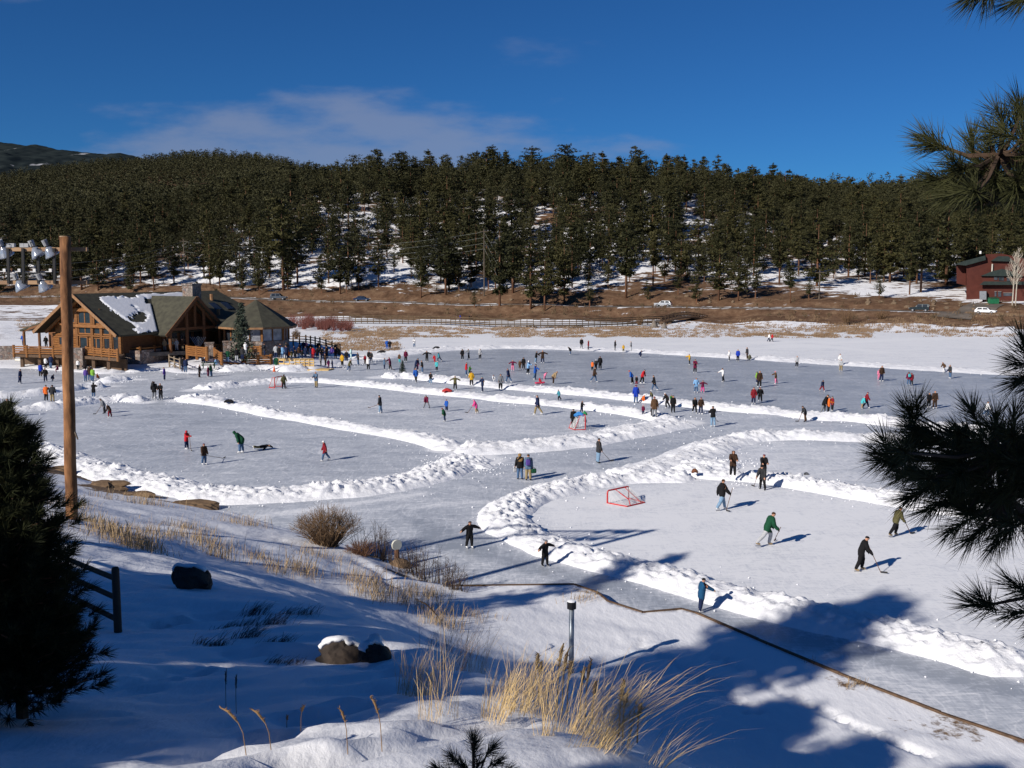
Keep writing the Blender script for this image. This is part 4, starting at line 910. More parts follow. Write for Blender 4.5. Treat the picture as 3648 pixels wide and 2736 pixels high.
# ================================================================ spruces, court furniture, marsh, boardwalk, cars, red building
SPRUCE = foliage_mat('blue_spruce_needles', (.020, .032, .026), (.035, .05, .038), (.055, .07, .05), 2.0)
def spruce(name, loc, h, r, lab, seed, lights=None):
    rng = np.random.default_rng(seed); pts = []; sz = []
    for i in range(26):
        t = .06 + .92 * i / 26; L_ = r * (1 - t) ** .9 + .04 * r
        for k in range(9 if t < .7 else 6):
            a = rng.uniform(0, 6.283); 
            for j in range(4):
                q = (j + .7) / 4; l = L_ * q * rng.uniform(.85, 1.12); pts.append((math.cos(a) * l, math.sin(a) * l, t * h - l * .12)); sz.append(h * .05 * (1.15 - .5 * t))
    v = clump_tris(np.array(pts), np.array(sz), 5, rng)
    t = empty(name, loc, 0, lab, 'tree'); np_mesh('crown', v, np.arange(len(v)).reshape(-1, 3), SPRUCE, t)
    tm = MB(); tm.tube([(0, 0, -.3), (0, 0, h * .9)], [h * .022, h * .004], 6); tm.build('trunk', BARK, t)
    return t
q = atY(862, 1250, 140.0); spruce('spruce_tree', (q[0], q[1], .8), 8.3, 2.0, 'tall blue spruce in front of the pavilion beside the entrance court', 5)
q = atz(1434, 1331, .2); spruce('spruce_tree', tuple(q), 1.75, .58, 'small cut spruce standing in the snow bank end among the skaters', 6)
# ---- metal candelabrum (nine branches)
STEEL = mat('brushed_steel', (.55, .56, .58), (.42, .43, .45), 4, .35, metal=.8)
q = atz(707, 1250, 1.7); cb = empty('candelabrum', tuple(q), .1, 'silver nine branched candelabrum standing by the golden log fence', 'candelabrum')
for k in range(-4, 5):
    mb = MB(); ht = 2.0 + (.12 if k == 0 else 0)
    if k: mb.tube([(0, 0, 1.55 - abs(k) * .32), (k * .27, 0, ht)], .05, 6)
    else: mb.tube([(0, 0, 0), (0, 0, ht)], .055, 6)
    mb.build('branch' if k else 'stem', STEEL, cb)
# ---- yellow lumber barrier and ramp
PINEW = mat('fresh_lumber', (.62, .44, .19), (.50, .33, .12), 3, .7, stretch=(6, 1, 1))
def lumber(lab, p, q, z, posts, h, rails):
    a, b = Vector(atz(*p, z)), Vector(atz(*q, z)); e = empty('lumber_barrier', tuple(a), 0, lab, 'barrier'); d = b - a
    for k in range(rails):
        mb = MB(); zz = h * (k + .55) / rails; mb.bar(Vector((0, 0, zz)), d + Vector((0, 0, zz)), .06, .2); mb.build('rail', PINEW, e)
    for i in range(posts + 1):
        mb = MB(); c = d * i / posts; mb.bar(c + Vector((0, -.06, -.2)), c + Vector((0, -.06, h)), .12, .12); mb.build('post', PINEW, e)
    mb = MB(); mb.bar(Vector((0, -.02, h)), d + Vector((0, -.02, h)), .3, .06); mb.build('cap_rail', PINEW, e)
lumber('new yellow lumber barrier in front of the crowd left half by the green bin', (992,1302), (1052,1305), .35, 3, 1.0, 2)
lumber('new yellow lumber barrier right half nearest the pink dressed child', (1052,1306), (1118,1306), .35, 4, 1.05, 3)
a = atz(1010, 1312, .1); mb = MB(); b_ = atz(1150, 1318, .1)
mb.prism([tuple(atz(1100, 1312, .1)[:2]), tuple(atz(1190, 1314, .1)[:2]), tuple(atz(1170, 1318, .1)[:2]), tuple(atz(1095, 1318, .1)[:2])], .0, .16); o = mb.build('boarding_ramp', PINEW); tag(o, 'low yellow plank ramp leading from the barrier onto the ice', 'ramp')
# ---- green bin, cone, table, canoes, red goal frames, sleds
GREEN = mat('bin_green', (.02, .16, .07), (.015, .11, .05), 2, .5)
RED = mat('goal_red', (.55, .03, .03), (.42, .02, .02), 3, .45)
ORANGE = mat('cone_orange', (.75, .14, .03), (.65, .11, .02), 3, .5)
q = atz(984, 1302, .35); e = empty('litter_bin', tuple(q), 0, 'round green litter bin between the log fence and the yellow barrier', 'bin')
mb = MB(); mb.tube([(0, 0, 0), (0, 0, .85)], [.28, .33], 14); mb.build('barrel', GREEN, e); mb = MB(); mb.tube([(0, 0, .86), (0, 0, .95), (0, 0, 1.05)], [.35, .32, .1], 14); mb.build('lid', GREEN, e)
q = atz(2430, 1134, .5); e = empty('litter_bin', tuple(q), 0, 'green litter bin at the far end of the dark arched footbridge', 'bin')
mb = MB(); mb.tube([(0, 0, 0), (0, 0, 1.2)], [.42, .5], 12); mb.build('barrel', GREEN, e); mb = MB(); mb.tube([(0, 0, 1.2), (0, 0, 1.5)], [.5, .2], 12); mb.build('lid', GREEN, e)
q = atz(977, 1323, .05); e = empty('traffic_cone', tuple(q), 0, 'small orange traffic cone at the edge of the ice below the yellow barrier', 'cone')
mb = MB(); mb.tube([(0, 0, .03), (0, 0, .75)], [.17, .03], 12); mb.build('cone', ORANGE, e); mb = MB(); mb.box((0, 0, .015), (.4, .4, .03)); mb.build('base', ORANGE, e)
DGREEN = mat('table_green', (.03, .09, .05), (.02, .06, .035), 2, .5)
def picnic_table(px, py, z, rz, lab):
    q = atz(px, py, z); e = empty('picnic_table', tuple(q), rz, lab, 'table', 'green picnic tables')
    mb = MB(); mb.box((0, 0, .74), (1.9, .75, .05)); mb.build('table_top', DGREEN, e)
    for s in (-1, 1):
        mb = MB(); mb.box((0, s * .7, .44), (1.9, .28, .045)); mb.build('bench', DGREEN, e)
        mb = MB(); mb.bar((s * .7, -.75, 0), (s * .7, .2, .72), .07, .07); mb.bar((s * .7 + .072, .75, 0), (s * .7 + .072, -.2, .72), .07, .07); mb.bar((s * .7 - .07, -.7, .40), (s * .7 - .07, .7, .40), .06, .07); mb.build('leg', DGREEN, e)
picnic_table(743, 1312, .35, .3, 'green picnic table on the snow with children in red seated at it')
picnic_table(1093, 1270, .8, .1, 'green picnic table amid the crowd in front of the dark rail fence')
CANOE = mat('canoe_hull', (.62, .60, .52), (.45, .42, .36), 1.5, .4)
def canoe(px, py, Lc, rz, lab):
    q = atz(px, py, .25); e = empty('canoe', tuple(q), rz, lab, 'boat', 'boats stored under the deck'); vs = []; n = 13; m = 9
    for i in range(n):
        t = -1 + 2 * i / (n - 1); w_ = .45 * (1 - t * t) ** .6 + .01
        for k in range(m):
            a = math.pi * k / (m - 1); vs.append((t * Lc / 2, math.cos(a) * w_, .1 + math.sin(a) * .42 * (1 - .25 * t * t) ))
    np_mesh('hull', np.array(vs), grid_faces(n, m), CANOE, e, True)
    mb = MB(); mb.tube([(-Lc / 2, 0, .1), (0, -.46, .1), (Lc / 2, 0, .1)], .03, 5); mb.build('gunwale', WOODDARK, e)
canoe(110, 1287, 4.4, .1, 'long pale overturned boat stored under the left half of the deck'); canoe(205, 1290, 3.4, -.2, 'pale rowing boat under the deck just left of the tall wooden pole'); canoe(368, 1298, 4.2, .05, 'pale boat under the deck corner beside the terrace wall')
NET = None
def net_mat():
    m, nt, p = base_mat('goal_net'); L = nt.links.new; tc = nn(nt, 'ShaderNodeTexCoord'); br = nn(nt, 'ShaderNodeTexBrick'); br.offset = 0
    br.inputs['Scale'].default_value = 14; br.inputs['Mortar Size'].default_value = .035; br.inputs['Brick Width'].default_value = .5; br.inputs['Row Height'].default_value = .5
    L(tc.outputs['UV'], br.inputs['Vector']); L(br.outputs['Fac'], p.inputs['Alpha']); p.inputs['Base Color'].default_value = (.7, .7, .7, 1); p.inputs['Roughness'].default_value = .9; return m
CORD = mat('net_cord', (.72, .72, .72), (.6, .6, .6), 5, .9)
def net_lines(mb, A, B, C_, D, n, m, r=.007):
    A, B, C_, D = map(Vector, (A, B, C_, D))
    for i in range(n + 1): t = i / n; mb.tube([A + (B - A) * t, D + (C_ - D) * t], r, 3, cap=False)
    for i in range(1, m): t = i / m; mb.tube([A + (D - A) * t, B + (C_ - B) * t], r, 3, cap=False)
def goal(px, py, rz, w, h, dp, lab, low=False, r=.035):
    q = atz(px, py, 0); e = empty('hockey_goal', (q[0], q[1], .02), rz, lab, 'goal'); W2 = w / 2
    mb = MB(); rr = .12
    mb.tube([(0, -W2, 0), (0, -W2, h - rr), (0, -W2 + rr * .3, h - rr * .3), (0, -W2 + rr, h), (0, W2 - rr, h), (0, W2 - rr * .3, h - rr * .3), (0, W2, h - rr), (0, W2, 0)], r, 8); mb.build('front_frame', RED, e)
    mb = MB(); mb.tube([(0, -W2, .02), (dp, -W2 * .82, .02), (dp, W2 * .82, .02), (0, W2, .02)], r * .8, 6); mb.build('base_frame', RED, e)
    mb = MB()
    if low: mb.tube([(0, -W2 * .3, h), (dp * .9, -W2 * .5, .35), (dp, -W2 * .5, .02)], r * .6, 6); mb.tube([(0, W2 * .6, h), (dp * .95, W2 * .55, .05)], r * .6, 6)
    else:
        for s in (-1, 1): mb.tube([(0, s * W2 * .8, h), (dp * .45, s * W2 * .78, h * .96), (dp, s * W2 * .8, .02)], r * .6, 6)
    mb.build('back_brace', RED, e)
    mb = MB(); b = dp * .97; t = dp * (.15 if low else .42)
    net_lines(mb, (t, -W2 * .8, h * .97), (t, W2 * .8, h * .97), (b, W2 * .8, .03), (b, -W2 * .8, .03), 16, 11)
    for s in (-1, 1): net_lines(mb, (0, s * W2 * .98, h * .96), (t, s * W2 * .8, h * .96), (b, s * W2 * .8, .03), (0, s * W2 * .98, .03), 8, 11)
    mb.build('net', CORD, e); return e
goal(2202, 1785, R(-48), 1.83, .72, 1.35, 'low red hockey goal standing alone on the near rink', True, .045)
goal(2072, 1527, R(200), 1.5, 1.22, .9, 'red hockey goal with white netting and clothes on top beside the man in black', False, .04)
goal(992, 1380, R(165), 1.75, 1.2, .8, 'red hockey goal frame at the far snow bank behind the person in olive jacket', False, .05)
# clothes lying on the goal
def rag(px, py, z, sx, sy, sz, c, name, lab, cat, seed):
    q = atz(px, py, z); rng = np.random.default_rng(seed); n = 12; vs = []; g = np.linspace(-1, 1, n)
    A, B = np.meshgrid(g, g); rr_2 = np.sqrt(A * A + B * B); Z = np.clip(1 - rr_2 ** 2, -.25, 1) * (.5 + fbm(A * 1.6 + seed, B * 1.6, 3, seed)) * sz
    X_ = A * sx * (.8 + .3 * fbm(B * 2, A, 2, seed)); Y_ = B * sy
    top = np.stack([X_.ravel(), Y_.ravel(), Z.ravel() + .04], 1); bot = np.stack([X_.ravel(), Y_.ravel(), np.minimum(Z, 0).ravel() - .02], 1)
    f = grid_faces(n, n); o = np_mesh(name, np.concatenate([top, bot]), np.concatenate([f, f[:, ::-1] + n * n]), c, None, True); o.location = q; return tag(o, lab, cat)
rag(2063, 1479, 1.2, .45, .3, .22, mat('cloth_blue', (.05, .25, .62), None, 3, .9), 'jacket', 'bright blue jacket thrown over the red goal bar', 'jacket', 3)
rag(2083, 1475, 1.2, .22, .2, .2, mat('cloth_green', (.03, .25, .08), None, 3, .9), 'cap', 'small green cap lying on the red goal bar', 'cap', 4)
rag(1592, 1392, .45, .55, .4, .25, mat('cloth_red', (.55, .04, .04), None, 3, .9), 'jacket', 'red jacket dropped on the snow bank of the long rink', 'jacket', 5)
rag(816, 1431, .5, .5, .3, .2, mat('cloth_black', (.012, .012, .015), None, 3, .9), 'jacket', 'black jacket dropped on the long snow bank near its left mound', 'jacket', 6)
rag(1362, 1256, .2, .8, .4, .35, mat('cloth_black', (.012, .012, .015)), 'bag', 'dark bag lying on the far bank left of the crowd edge', 'bag', 7)
rag(1555, 1241, .3, .7, .35, .3, mat('cloth_black', (.012, .012, .015)), 'bag', 'dark bag lying on the far bank above the small spruce', 'bag', 8)
rag(2475, 1680, .45, .22, .18, .2, mat('mitten_brown', (.16, .06, .03)), 'glove', 'brown glove lying on the snow near the hooded skater in black', 'glove', 9)
rag(2872, 1688, .05, .16, .10, .06, mat('puck_black', (.02, .02, .02)), 'glove', 'dark glove lying on the ice of the back right rink', 'glove', 10)
def pack(px, py, z, c, lab):
    q = atz(px, py, z); e = empty('backpack', tuple(q), .4, lab, 'bag'); me = bmesh.new(); bmesh.ops.create_icosphere(me, subdivisions=2, radius=.3)
    m_ = bpy.data.meshes.new('pack_body'); 
    for v in me.verts: v.co = Vector((v.co.x * .9, v.co.y * .7, v.co.z * 1.25 + .34 + .05 * math.sin(7 * v.co.x)))
    me.to_mesh(m_); me.free(); m_.materials.append(c); m_.polygons.foreach_set('use_smooth', [True] * len(m_.polygons)); obj('pack_body', m_, e)
    mb = MB(); mb.box((0, -.22, .3), (.34, .12, .3)); mb.build('pocket', c, e); mb = MB(); mb.tube([(-.1, 0, .68), (0, 0, .78), (.1, 0, .68)], .02, 5); mb.build('strap', c, e)
pack(2670, 1281, .05, mat('pack_olive', (.10, .10, .06)), 'olive backpack standing on ice beside the man at the far bank')
SLED = mat('sled_pink', (.70, .05, .14), (.6, .04, .1), 3, .35); SLEDR = mat('sled_red', (.55, .04, .05), (.48, .03, .04), 3, .35)
def sled(px, py, L_, rz, m, lab):
    q = atz(px, py, .02); vs = []; n, k = 10, 7
    for i in range(n):
        t = i / (n - 1)
        for j in range(k):
            s = -1 + 2 * j / (k - 1); vs.append(((t - .5) * L_, s * .27 * (1 - .15 * t), .05 + .14 * abs(s) ** 3 + .25 * max(0, t - .8) ** 1.2 * 2))
    o = np_mesh('sled', np.array(vs), grid_faces(n, k), m, None, True); o.location = q; o.rotation_euler = (0, 0, rz); so = o.modifiers.new('thick', 'SOLIDIFY'); so.thickness = .03; return tag(o, lab, 'sled')
sled(1924, 1368, 1.15, R(15), SLED, 'pink sled with a small child in red riding on it')
sled(2057, 1242, 1.1, R(10), SLEDR, 'red sled parked on the far snow bank beside a man in black')
# ---- willows and shrubs
def twig_shrub(name, loc, h, r, n, m, lab, seed, cat='shrub', group=None, rad=.012, spread=1.0, side=2):
    rng = np.random.default_rng(seed); mb = MB()
    for i in range(n):
        a = rng.uniform(0, 6.283); t = rng.random() ** .6 * spread; b = np.array([math.cos(a), math.sin(a), 0]) * r * .25 * rng.random()
        tip = np.array([math.cos(a) * r * t, math.sin(a) * r * t, h * (1.05 - .45 * t * t) * rng.uniform(.65, 1.1)]); mid = b * .6 + tip * .5 + rng.normal(0, .06 * r, 3) + np.array([0, 0, h * .08])
        mb.tube([b - np.array([0, 0, .1]), mid, tip], [rad, rad * .7, rad * .25], 3, cap=False)
        for _ in range(side):
            s = rng.uniform(.35, .85); p = mid + (tip - mid) * s; d = rng.normal(0, 1, 3); d[2] = abs(d[2]) + .4; d *= .22 * h / np.linalg.norm(d); mb.tube([p, p + d], [rad * .5, rad * .2], 3, cap=False)
    o = mb.build(name, m, None, False, tuple(loc)); return tag(o, lab, cat, group)
WILLOW = mat('red_willow', (.22, .075, .06), (.13, .05, .04), .6, .9)
TWIG = mat('brown_twigs', (.16, .095, .05), (.09, .055, .03), 3, .9)
rw = random.Random(3); WB = []
for i in range(46):
    px = rw.uniform(1035, 1250); py = rw.uniform(1150, 1172) if px < 1130 else rw.uniform(1160, 1178)
    q = atz(px, py, .3); WB.append(twig_shrub('willow_shrub', q, rw.uniform(1.6, 3.0) * (1 if px < 1190 else .7), 1.6, 46, WILLOW, 'reddish bare willow in the thicket right of the pavilion roof', 400 + i, 'shrub', 'red willow thicket', .03, 1, 1))
for i, (px, py, z, h, r, lab) in enumerate([(3015,1146,1.2,3.2,3.0,'grey brown bare bush below the road at the right bank'),(1690,1143,.4,2.0,1.4,'bare grey bush beside the boardwalk fence left stretch'),(2280,1156,.4,2.4,1.6,'bare grey bush at the left foot of the footbridge'),(3140,1140,1.4,2.2,2.4,'smaller bare bush right of the grey brown bush on the bank'),(1055,1205,.4,1.6,1.0,'bare tawny shrub at the right eave of the pavilion')]):
    twig_shrub('bare_shrub', atz(px, py, z), h, r, 110, TWIG, lab, 500 + i, 'shrub', None, .03)
# marsh grass tufts: uncountable
rng = np.random.default_rng(12); tv = []
def marsh(boxes):
    for (x0, x1, y0, y1, n, hh) in boxes:
        px = rng.uniform(x0, x1, n); py = rng.uniform(y0, y1, n); keep = fbm(px / 60, py / 7, 3, 19) > .40
        for a, b in zip(px[keep], py[keep]):
            q = atz(a, b, .25); z = max(.02, fz(q[0], q[1]) if q[1] > 225 else .02); c = rng.normal(0, .35, (7, 2))
            for k in range(7):
                p = np.array([q[0] + c[k, 0], q[1] + c[k, 1], z]); d = np.array([rng.normal(.1, .2), rng.normal(0, .2), rng.uniform(.5, 1) * hh]); s = np.array([.06, 0, 0])
                tv.append(np.array([p - s, p + s, p + d]))
marsh([(1240,2350,1160,1198,3400,.33),(1150,1420,1180,1245,900,.33),(2100,3100,1160,1198,1500,.33),(2650,3100,1184,1200,600,.4),(2950,3648,1158,1182,800,.7),(2350,2950,1150,1165,250,.6),(3300,3648,1178,1196,150,.4),(60,700,1150,1180,500,.5)])
MARSH = mat('marsh_grass', (.30, .20, .12), (.19, .125, .075), .4, .9)
tv = np.concatenate(tv); o = np_mesh('marsh_grass', tv, np.arange(len(tv)).reshape(-1, 3), MARSH); tag(o, 'tawny dead grass tufts poking through the snow of the marsh', 'grass', kind='stuff')
# ---- boardwalk fence and arched footbridge
BW_ = mat('boardwalk_wood', (.12, .08, .045), (.07, .05, .03), 2, .9)
def far_rail(path, lab, name, n, zt, rails, z=.45, cat='fence', deck=True):
    e = empty(name, (0, 0, 0), 0, lab, cat); W = [np.array(atz(px, py, z)) for px, py in path]
    for k in range(rails):
        mb = MB()
        for i in range(len(W) - 1):
            zz = zt * (k + 1) / rails; mb.bar(W[i] + [0, 0, zz], W[i + 1] + [0, 0, zz], .10, .2)
        mb.build('rail', BW_, e)
    if deck:
        mb = MB()
        for i in range(len(W) - 1): mb.bar(W[i] + [0, .9, .05 + .002 * i], W[i + 1] + [0, .9, .05 + .002 * i], 1.9, .22)
        mb.build('walkway', BW_, e)
    d = np.r_[0, np.cumsum([np.linalg.norm(W[i + 1] - W[i]) for i in range(len(W) - 1)])]
    for s in np.linspace(0, d[-1], n):
        c = np.array([np.interp(s, d, [w_[k] for w_ in W]) for k in range(3)]); mb = MB(); mb.box((c[0], c[1], c[2] + zt / 2 - .2), (.15, .15, zt + .5)); mb.build('post', BW_, e)
far_rail([(1160,1146),(1400,1147),(1560,1150),(1750,1158),(1900,1160)], 'long boardwalk fence across the marsh left stretch', 'boardwalk', 38, 1.5, 3)
far_rail([(1900,1162),(2050,1161),(2200,1156),(2330,1150),(2400,1146)], 'boardwalk fence with three rails running up to the arched footbridge', 'boardwalk', 26, 1.5, 3)
e = empty('footbridge', (0, 0, 0), 0, 'dark arched timber footbridge at the end of the boardwalk', 'bridge')
P0, P1 = np.array(atz(2355, 1149, .5)), np.array(atz(2518, 1141, .5)); nb = 14; mb = MB(); mr_ = MB()
def arch(t): return P0 + (P1 - P0) * t + np.array([0, 0, 1.0 * math.sin(math.pi * t)])
for i in range(nb): mb.bar(arch(i / nb), arch((i + 1) / nb), 2.2, .35); 
mb.build('bridge_deck', WOODDARK, e)
for s in (-1.05, 1.05):
    mr_ = MB()
    for i in range(nb):
        for zz in (.6, 1.25): mr_.bar(arch(i / nb) + [0, s, zz], arch((i + 1) / nb) + [0, s, zz], .12, .12)
        mr_.bar(arch(i / nb) + [0, s, .1], arch((i + 1) / nb) + [0, s, 1.2], .08, .08)
    mr_.build('rail', WOODDARK, e)
    for i in range(0, nb + 1): mb = MB(); c = arch(i / nb); mb.box((c[0], c[1] + s, c[2] + .65), (.13, .13, 1.4)); mb.build('post', WOODDARK, e)
for px, py, s, lab in ((2330, 1163, 1.1, 'pointed grey stump in the marsh left of the footbridge'), (2366, 1167, .8, 'smaller pointed stump in the marsh below the footbridge')):
    q = atz(px, py, .2); mb = MB(); mb.tube([(0, 0, -.2), (.05, 0, .5 * s), (-.1, 0, 1.4 * s)], [1.0 * s, .6 * s, .1], 9); o = mb.build('tree_stump', mat('grey_stump', (.2, .17, .14)), None, True, tuple(q)); tag(o, lab, 'stump')
# ---- cars
RUBBER = mat('tyre_rubber', (.02, .02, .02), None, 3, .8); CARGLASS = mat('car_glass', (.02, .025, .03), None, 3, .08, spec=.8); HUB = mat('hubcap', (.5, .5, .52), None, 3, .3, metal=.7)
LAMPM = mat('lamp_lens', (.8, .8, .75), None, 3, .15); TAILM = mat('tail_lens', (.4, .02, .02), None, 3, .2)
def car(px, paint, style, flip, lab, off=0.0, lane=0.0, cat='car'):
    p, a = road_at(px); e = empty('parked_car' if style == 'wagon' else 'car', (p.x - math.sin(a) * lane, p.y + math.cos(a) * lane, p.z + .03), a + (math.pi if flip else 0), lab, cat, 'cars on the hillside road')
    L_, W_, hb, ht = {'suv': (4.7, 1.85, 1.05, 1.8), 'sedan': (4.6, 1.78, .92, 1.42), 'wagon': (4.6, 1.75, .95, 1.5)}[style]
    if style == 'sedan': prof = [(-L_/2, .35), (-L_/2, .85), (-L_/2 + .9, hb), (.0, hb + .02), (L_/2 - .9, hb - .05), (L_/2 - .1, .72), (L_/2, .35)]; roofp = [(-1.55, hb), (-.95, ht), (.35, ht), (1.15, hb)]
    elif style == 'suv': prof = [(-L_/2, .4), (-L_/2, hb), (.8, hb + .02), (L_/2 - .25, hb - .1), (L_/2, .75), (L_/2, .4)]; roofp = [(-L_/2 + .05, hb), (-L_/2 + .3, ht), (.3, ht), (1.0, hb)]
    else: prof = [(-L_/2, .35), (-L_/2, hb), (.8, hb), (L_/2 - .3, hb - .12), (L_/2, .7), (L_/2, .35)]; roofp = [(-L_/2 + .1, hb), (-L_/2 + .6, ht), (.25, ht), (1.05, hb)]
    def extr(pr, w0, w1, m, name, par):
        k = len(pr); mb = MB(); zs = [q[1] for q in pr]; z0, z1 = min(zs), max(zs)
        vs = [(x, -(w0 + (w1 - w0) * (z - z0) / (z1 - z0 + 1e-6)) / 2, z) for x, z in pr] + [(x, (w0 + (w1 - w0) * (z - z0) / (z1 - z0 + 1e-6)) / 2, z) for x, z in pr]
        mb.add(vs, [tuple(range(k)), tuple(reversed(range(k, 2 * k)))] + [((i + 1) % k, i, k + i, k + (i + 1) % k) for i in range(k)]); o = mb.build(name, m, par)
        bv = o.modifiers.new('b', 'BEVEL'); bv.width = .06; bv.segments = 2; return o
    extr(prof, W_, W_ - .06, paint, 'body', e); extr(roofp, W_ - .1, W_ - .45, paint, 'cabin', e)
    xs_ = [roofp[0][0] + .35, (roofp[0][0] + roofp[3][0]) / 2 - .05, roofp[3][0] - .35]
    for s in (-1, 1):
        for i in range(2):
            x0, x1 = xs_[i] + .06, xs_[i + 1] - .06; yb, yt = s * (W_ - .1) / 2 * 1.0, s * (W_ - .45) / 2; mb = MB()
            zz0, zz1 = hb + .06, ht - .1; f = lambda z: (yb + (yt - yb) * (z - hb) / (ht - hb)) + s * .012
            x0t = max(x0, roofp[1][0] + .05); x1t = min(x1, roofp[2][0] + .1)
            mb.add([(x0, f(zz0), zz0), (x1, f(zz0), zz0), (x1t, f(zz1), zz1), (x0t, f(zz1), zz1)], [(0, 1, 2, 3) if s < 0 else (3, 2, 1, 0)]); mb.build('side_window', CARGLASS, e)
    for (xa, xb, nm) in ((roofp[3][0], roofp[2][0], 'windscreen'), (roofp[0][0], roofp[1][0], 'rear_window')):
        d = .02 if nm == 'windscreen' else -.02; mb = MB(); y0, y1 = (W_ - .3) / 2, (W_ - .55) / 2
        mb.add([(xa + d, -y0, hb + .06), (xa + d, y0, hb + .06), (xb + d * 2, y1, ht - .08), (xb + d * 2, -y1, ht - .08)], [(0, 1, 2, 3)]); mb.build(nm, CARGLASS, e)
    for x in (-L_ / 2 + .85, L_ / 2 - .9):
        for s in (-1, 1):
            mb = MB(); mb.tube([(x, s * (W_ / 2 - .2), .33), (x, s * (W_ / 2 + .01), .33)], .34, 14); wo = mb.build('wheel', RUBBER, e); mb = MB(); mb.tube([(x, s * (W_ / 2), .33), (x, s * (W_ / 2 + .03), .33)], .2, 12); mb.build('rim', HUB, wo)
    for s in (-1, 1):
        mb = MB(); mb.box((L_ / 2 - .03, s * (W_ / 2 - .3), .78), (.1, .34, .16)); mb.build('headlight', LAMPM, e)
        mb = MB(); mb.box((-L_ / 2 + .02, s * (W_ / 2 - .18), .85), (.1, .2, .25)); mb.build('tail_light', TAILM, e)
car(988, mat('silver_black_paint', (.10, .11, .13), (.07, .08, .09), 2, .25, metal=.3), 'suv', False, 'dark silver sport utility car on the road above the pavilion roof', lane=-1.2)
car(1283, mat('navy_paint', (.02, .04, .09), (.015, .03, .07), 2, .25, metal=.2), 'sedan', False, 'dark blue sedan on the road above the boardwalk fence', lane=-1.2)
car(2362, mat('silver_paint', (.50, .52, .54), (.44, .46, .48), 2, .25, metal=.3), 'wagon', True, 'silver wagon on the road above the footbridge', lane=-1.2)
car(3287, mat('dark_green_paint', (.018, .03, .035), (.012, .02, .025), 2, .25, metal=.2), 'suv', True, 'dark sport utility car with headlights facing left near the culvert', lane=-1.0)
car(3508, mat('white_paint', (.75, .76, .78), (.7, .71, .73), 2, .3), 'wagon', False, 'white wagon on the road below the dark red building', lane=-1.5)
# guard marker, culvert, boulders on the right bank
for px, py, lab in ((2870, 1136, 'small white marker sign on the bank nearest the footbridge'), (3253, 1143, 'small white marker sign on the bank below the dark sport utility car')):
    q = atz(px, py, .9); mb = MB(); mb.box((0, 0, .9), (.55, .05, .75)); mb.box((0, .06, .2), (.1, .06, 1.4)); o = mb.build('marker_sign', mat('sign_white', (.75, .75, .72)), None, False, tuple(q)); tag(o, lab, 'sign')
q = atz(3373, 1132, 1.2); e = empty('culvert', tuple(q), 0, 'round concrete culvert mouth in the bank below the white wagon', 'culvert')
mb = MB(); n = 16
for r0, y in ((1.0, 0),):
    ring = [(math.cos(6.283 * k / n), math.sin(6.283 * k / n)) for k in range(n)]
    vs = [(c * 1.0, 0, s + .6) for c, s in ring] + [(c * .75, -.02, s * .75 + .6) for c, s in ring] + [(c * .75, 1.5, s * .75 + .6) for c, s in ring] + [(c, 1.5, s + .6) for c, s in ring]
    fs = [(k, (k + 1) % n, n + (k + 1) % n, n + k) for k in range(n)] + [(n + k, n + (k + 1) % n, 2 * n + (k + 1) % n, 2 * n + k) for k in range(n)] + [((k + 1) % n, k, 3 * n + k, 3 * n + (k + 1) % n) for k in range(n)]
    mb.add(vs, fs)
mb.build('pipe', mat('concrete', (.42, .40, .37)), e); mb = MB(); mb.tube([(0, 1.4, .6), (0, 1.5, .6)], .74, 16); mb.build('dark_backing', mat('painted_hole_dark', (.01, .01, .01)), e)  # black disc closes the pipe, its colour standing for the dark inside
def rock(name, loc, s, m, lab, seed, cat='boulder', group=None, sub=3, snow=False):
    bm = bmesh.new(); bmesh.ops.create_icosphere(bm, subdivisions=sub, radius=1); r_ = np.random.default_rng(seed); off = r_.uniform(0, 50, 3)
    co = np.array([v.co for v in bm.verts]); n1 = fbm(co[:, 0] * 1.1 + off[0] + co[:, 2] * .7, co[:, 1] * 1.1 + off[1] - co[:, 2] * .5, 4, seed); d, vv_ = worley(co[:, 0] * 1.3 + off[2] + co[:, 2], co[:, 1] * 1.3 + co[:, 2] * .6, seed)
    k = .72 + .5 * n1 + .34 * (vv_ - .5) - .12 * d
    for v, q in zip(bm.verts, k): v.co = Vector((v.co.x * s[0] * q, v.co.y * s[1] * q, v.co.z * s[2] * q))
    me = bpy.data.meshes.new(name); bm.to_mesh(me); bm.free(); me.materials.append(m); o = obj(name, me, None, loc); tag(o, lab, cat, group); return o
GROCK = mat('bank_rock', (.22, .155, .10), (.12, .085, .055), 1.2, .95, bump=.8)
rb = random.Random(8)
for i in range(60):
    px = rb.choice([rb.uniform(1640, 1950), rb.uniform(3060, 3500), rb.uniform(3060, 3500), rb.uniform(2350, 2620)]); p, a = road_at(px); y = p.y + rb.uniform(6, 14); x = p.x * y / p.y
    rock('boulder', (x, y, fz(x, y) + .1), (rb.uniform(.3, .8), rb.uniform(.3, .6), rb.uniform(.2, .5)), GROCK, 'tan boulder in the rubble of the cut bank above the road', 900 + i, 'boulder', 'boulders of the cut bank', 2)
for i, (px, py) in enumerate([(3383,1163),(3428,1165),(3500,1167),(2715,1147),(2760,1150)]):
    q = atz(px, py, .5); rock('boulder', tuple(q), (.9, .7, .6), GROCK, 'dark boulder at the edge of the marsh below the right bank', 980 + i, 'boulder', 'boulders at the marsh edge', 2)
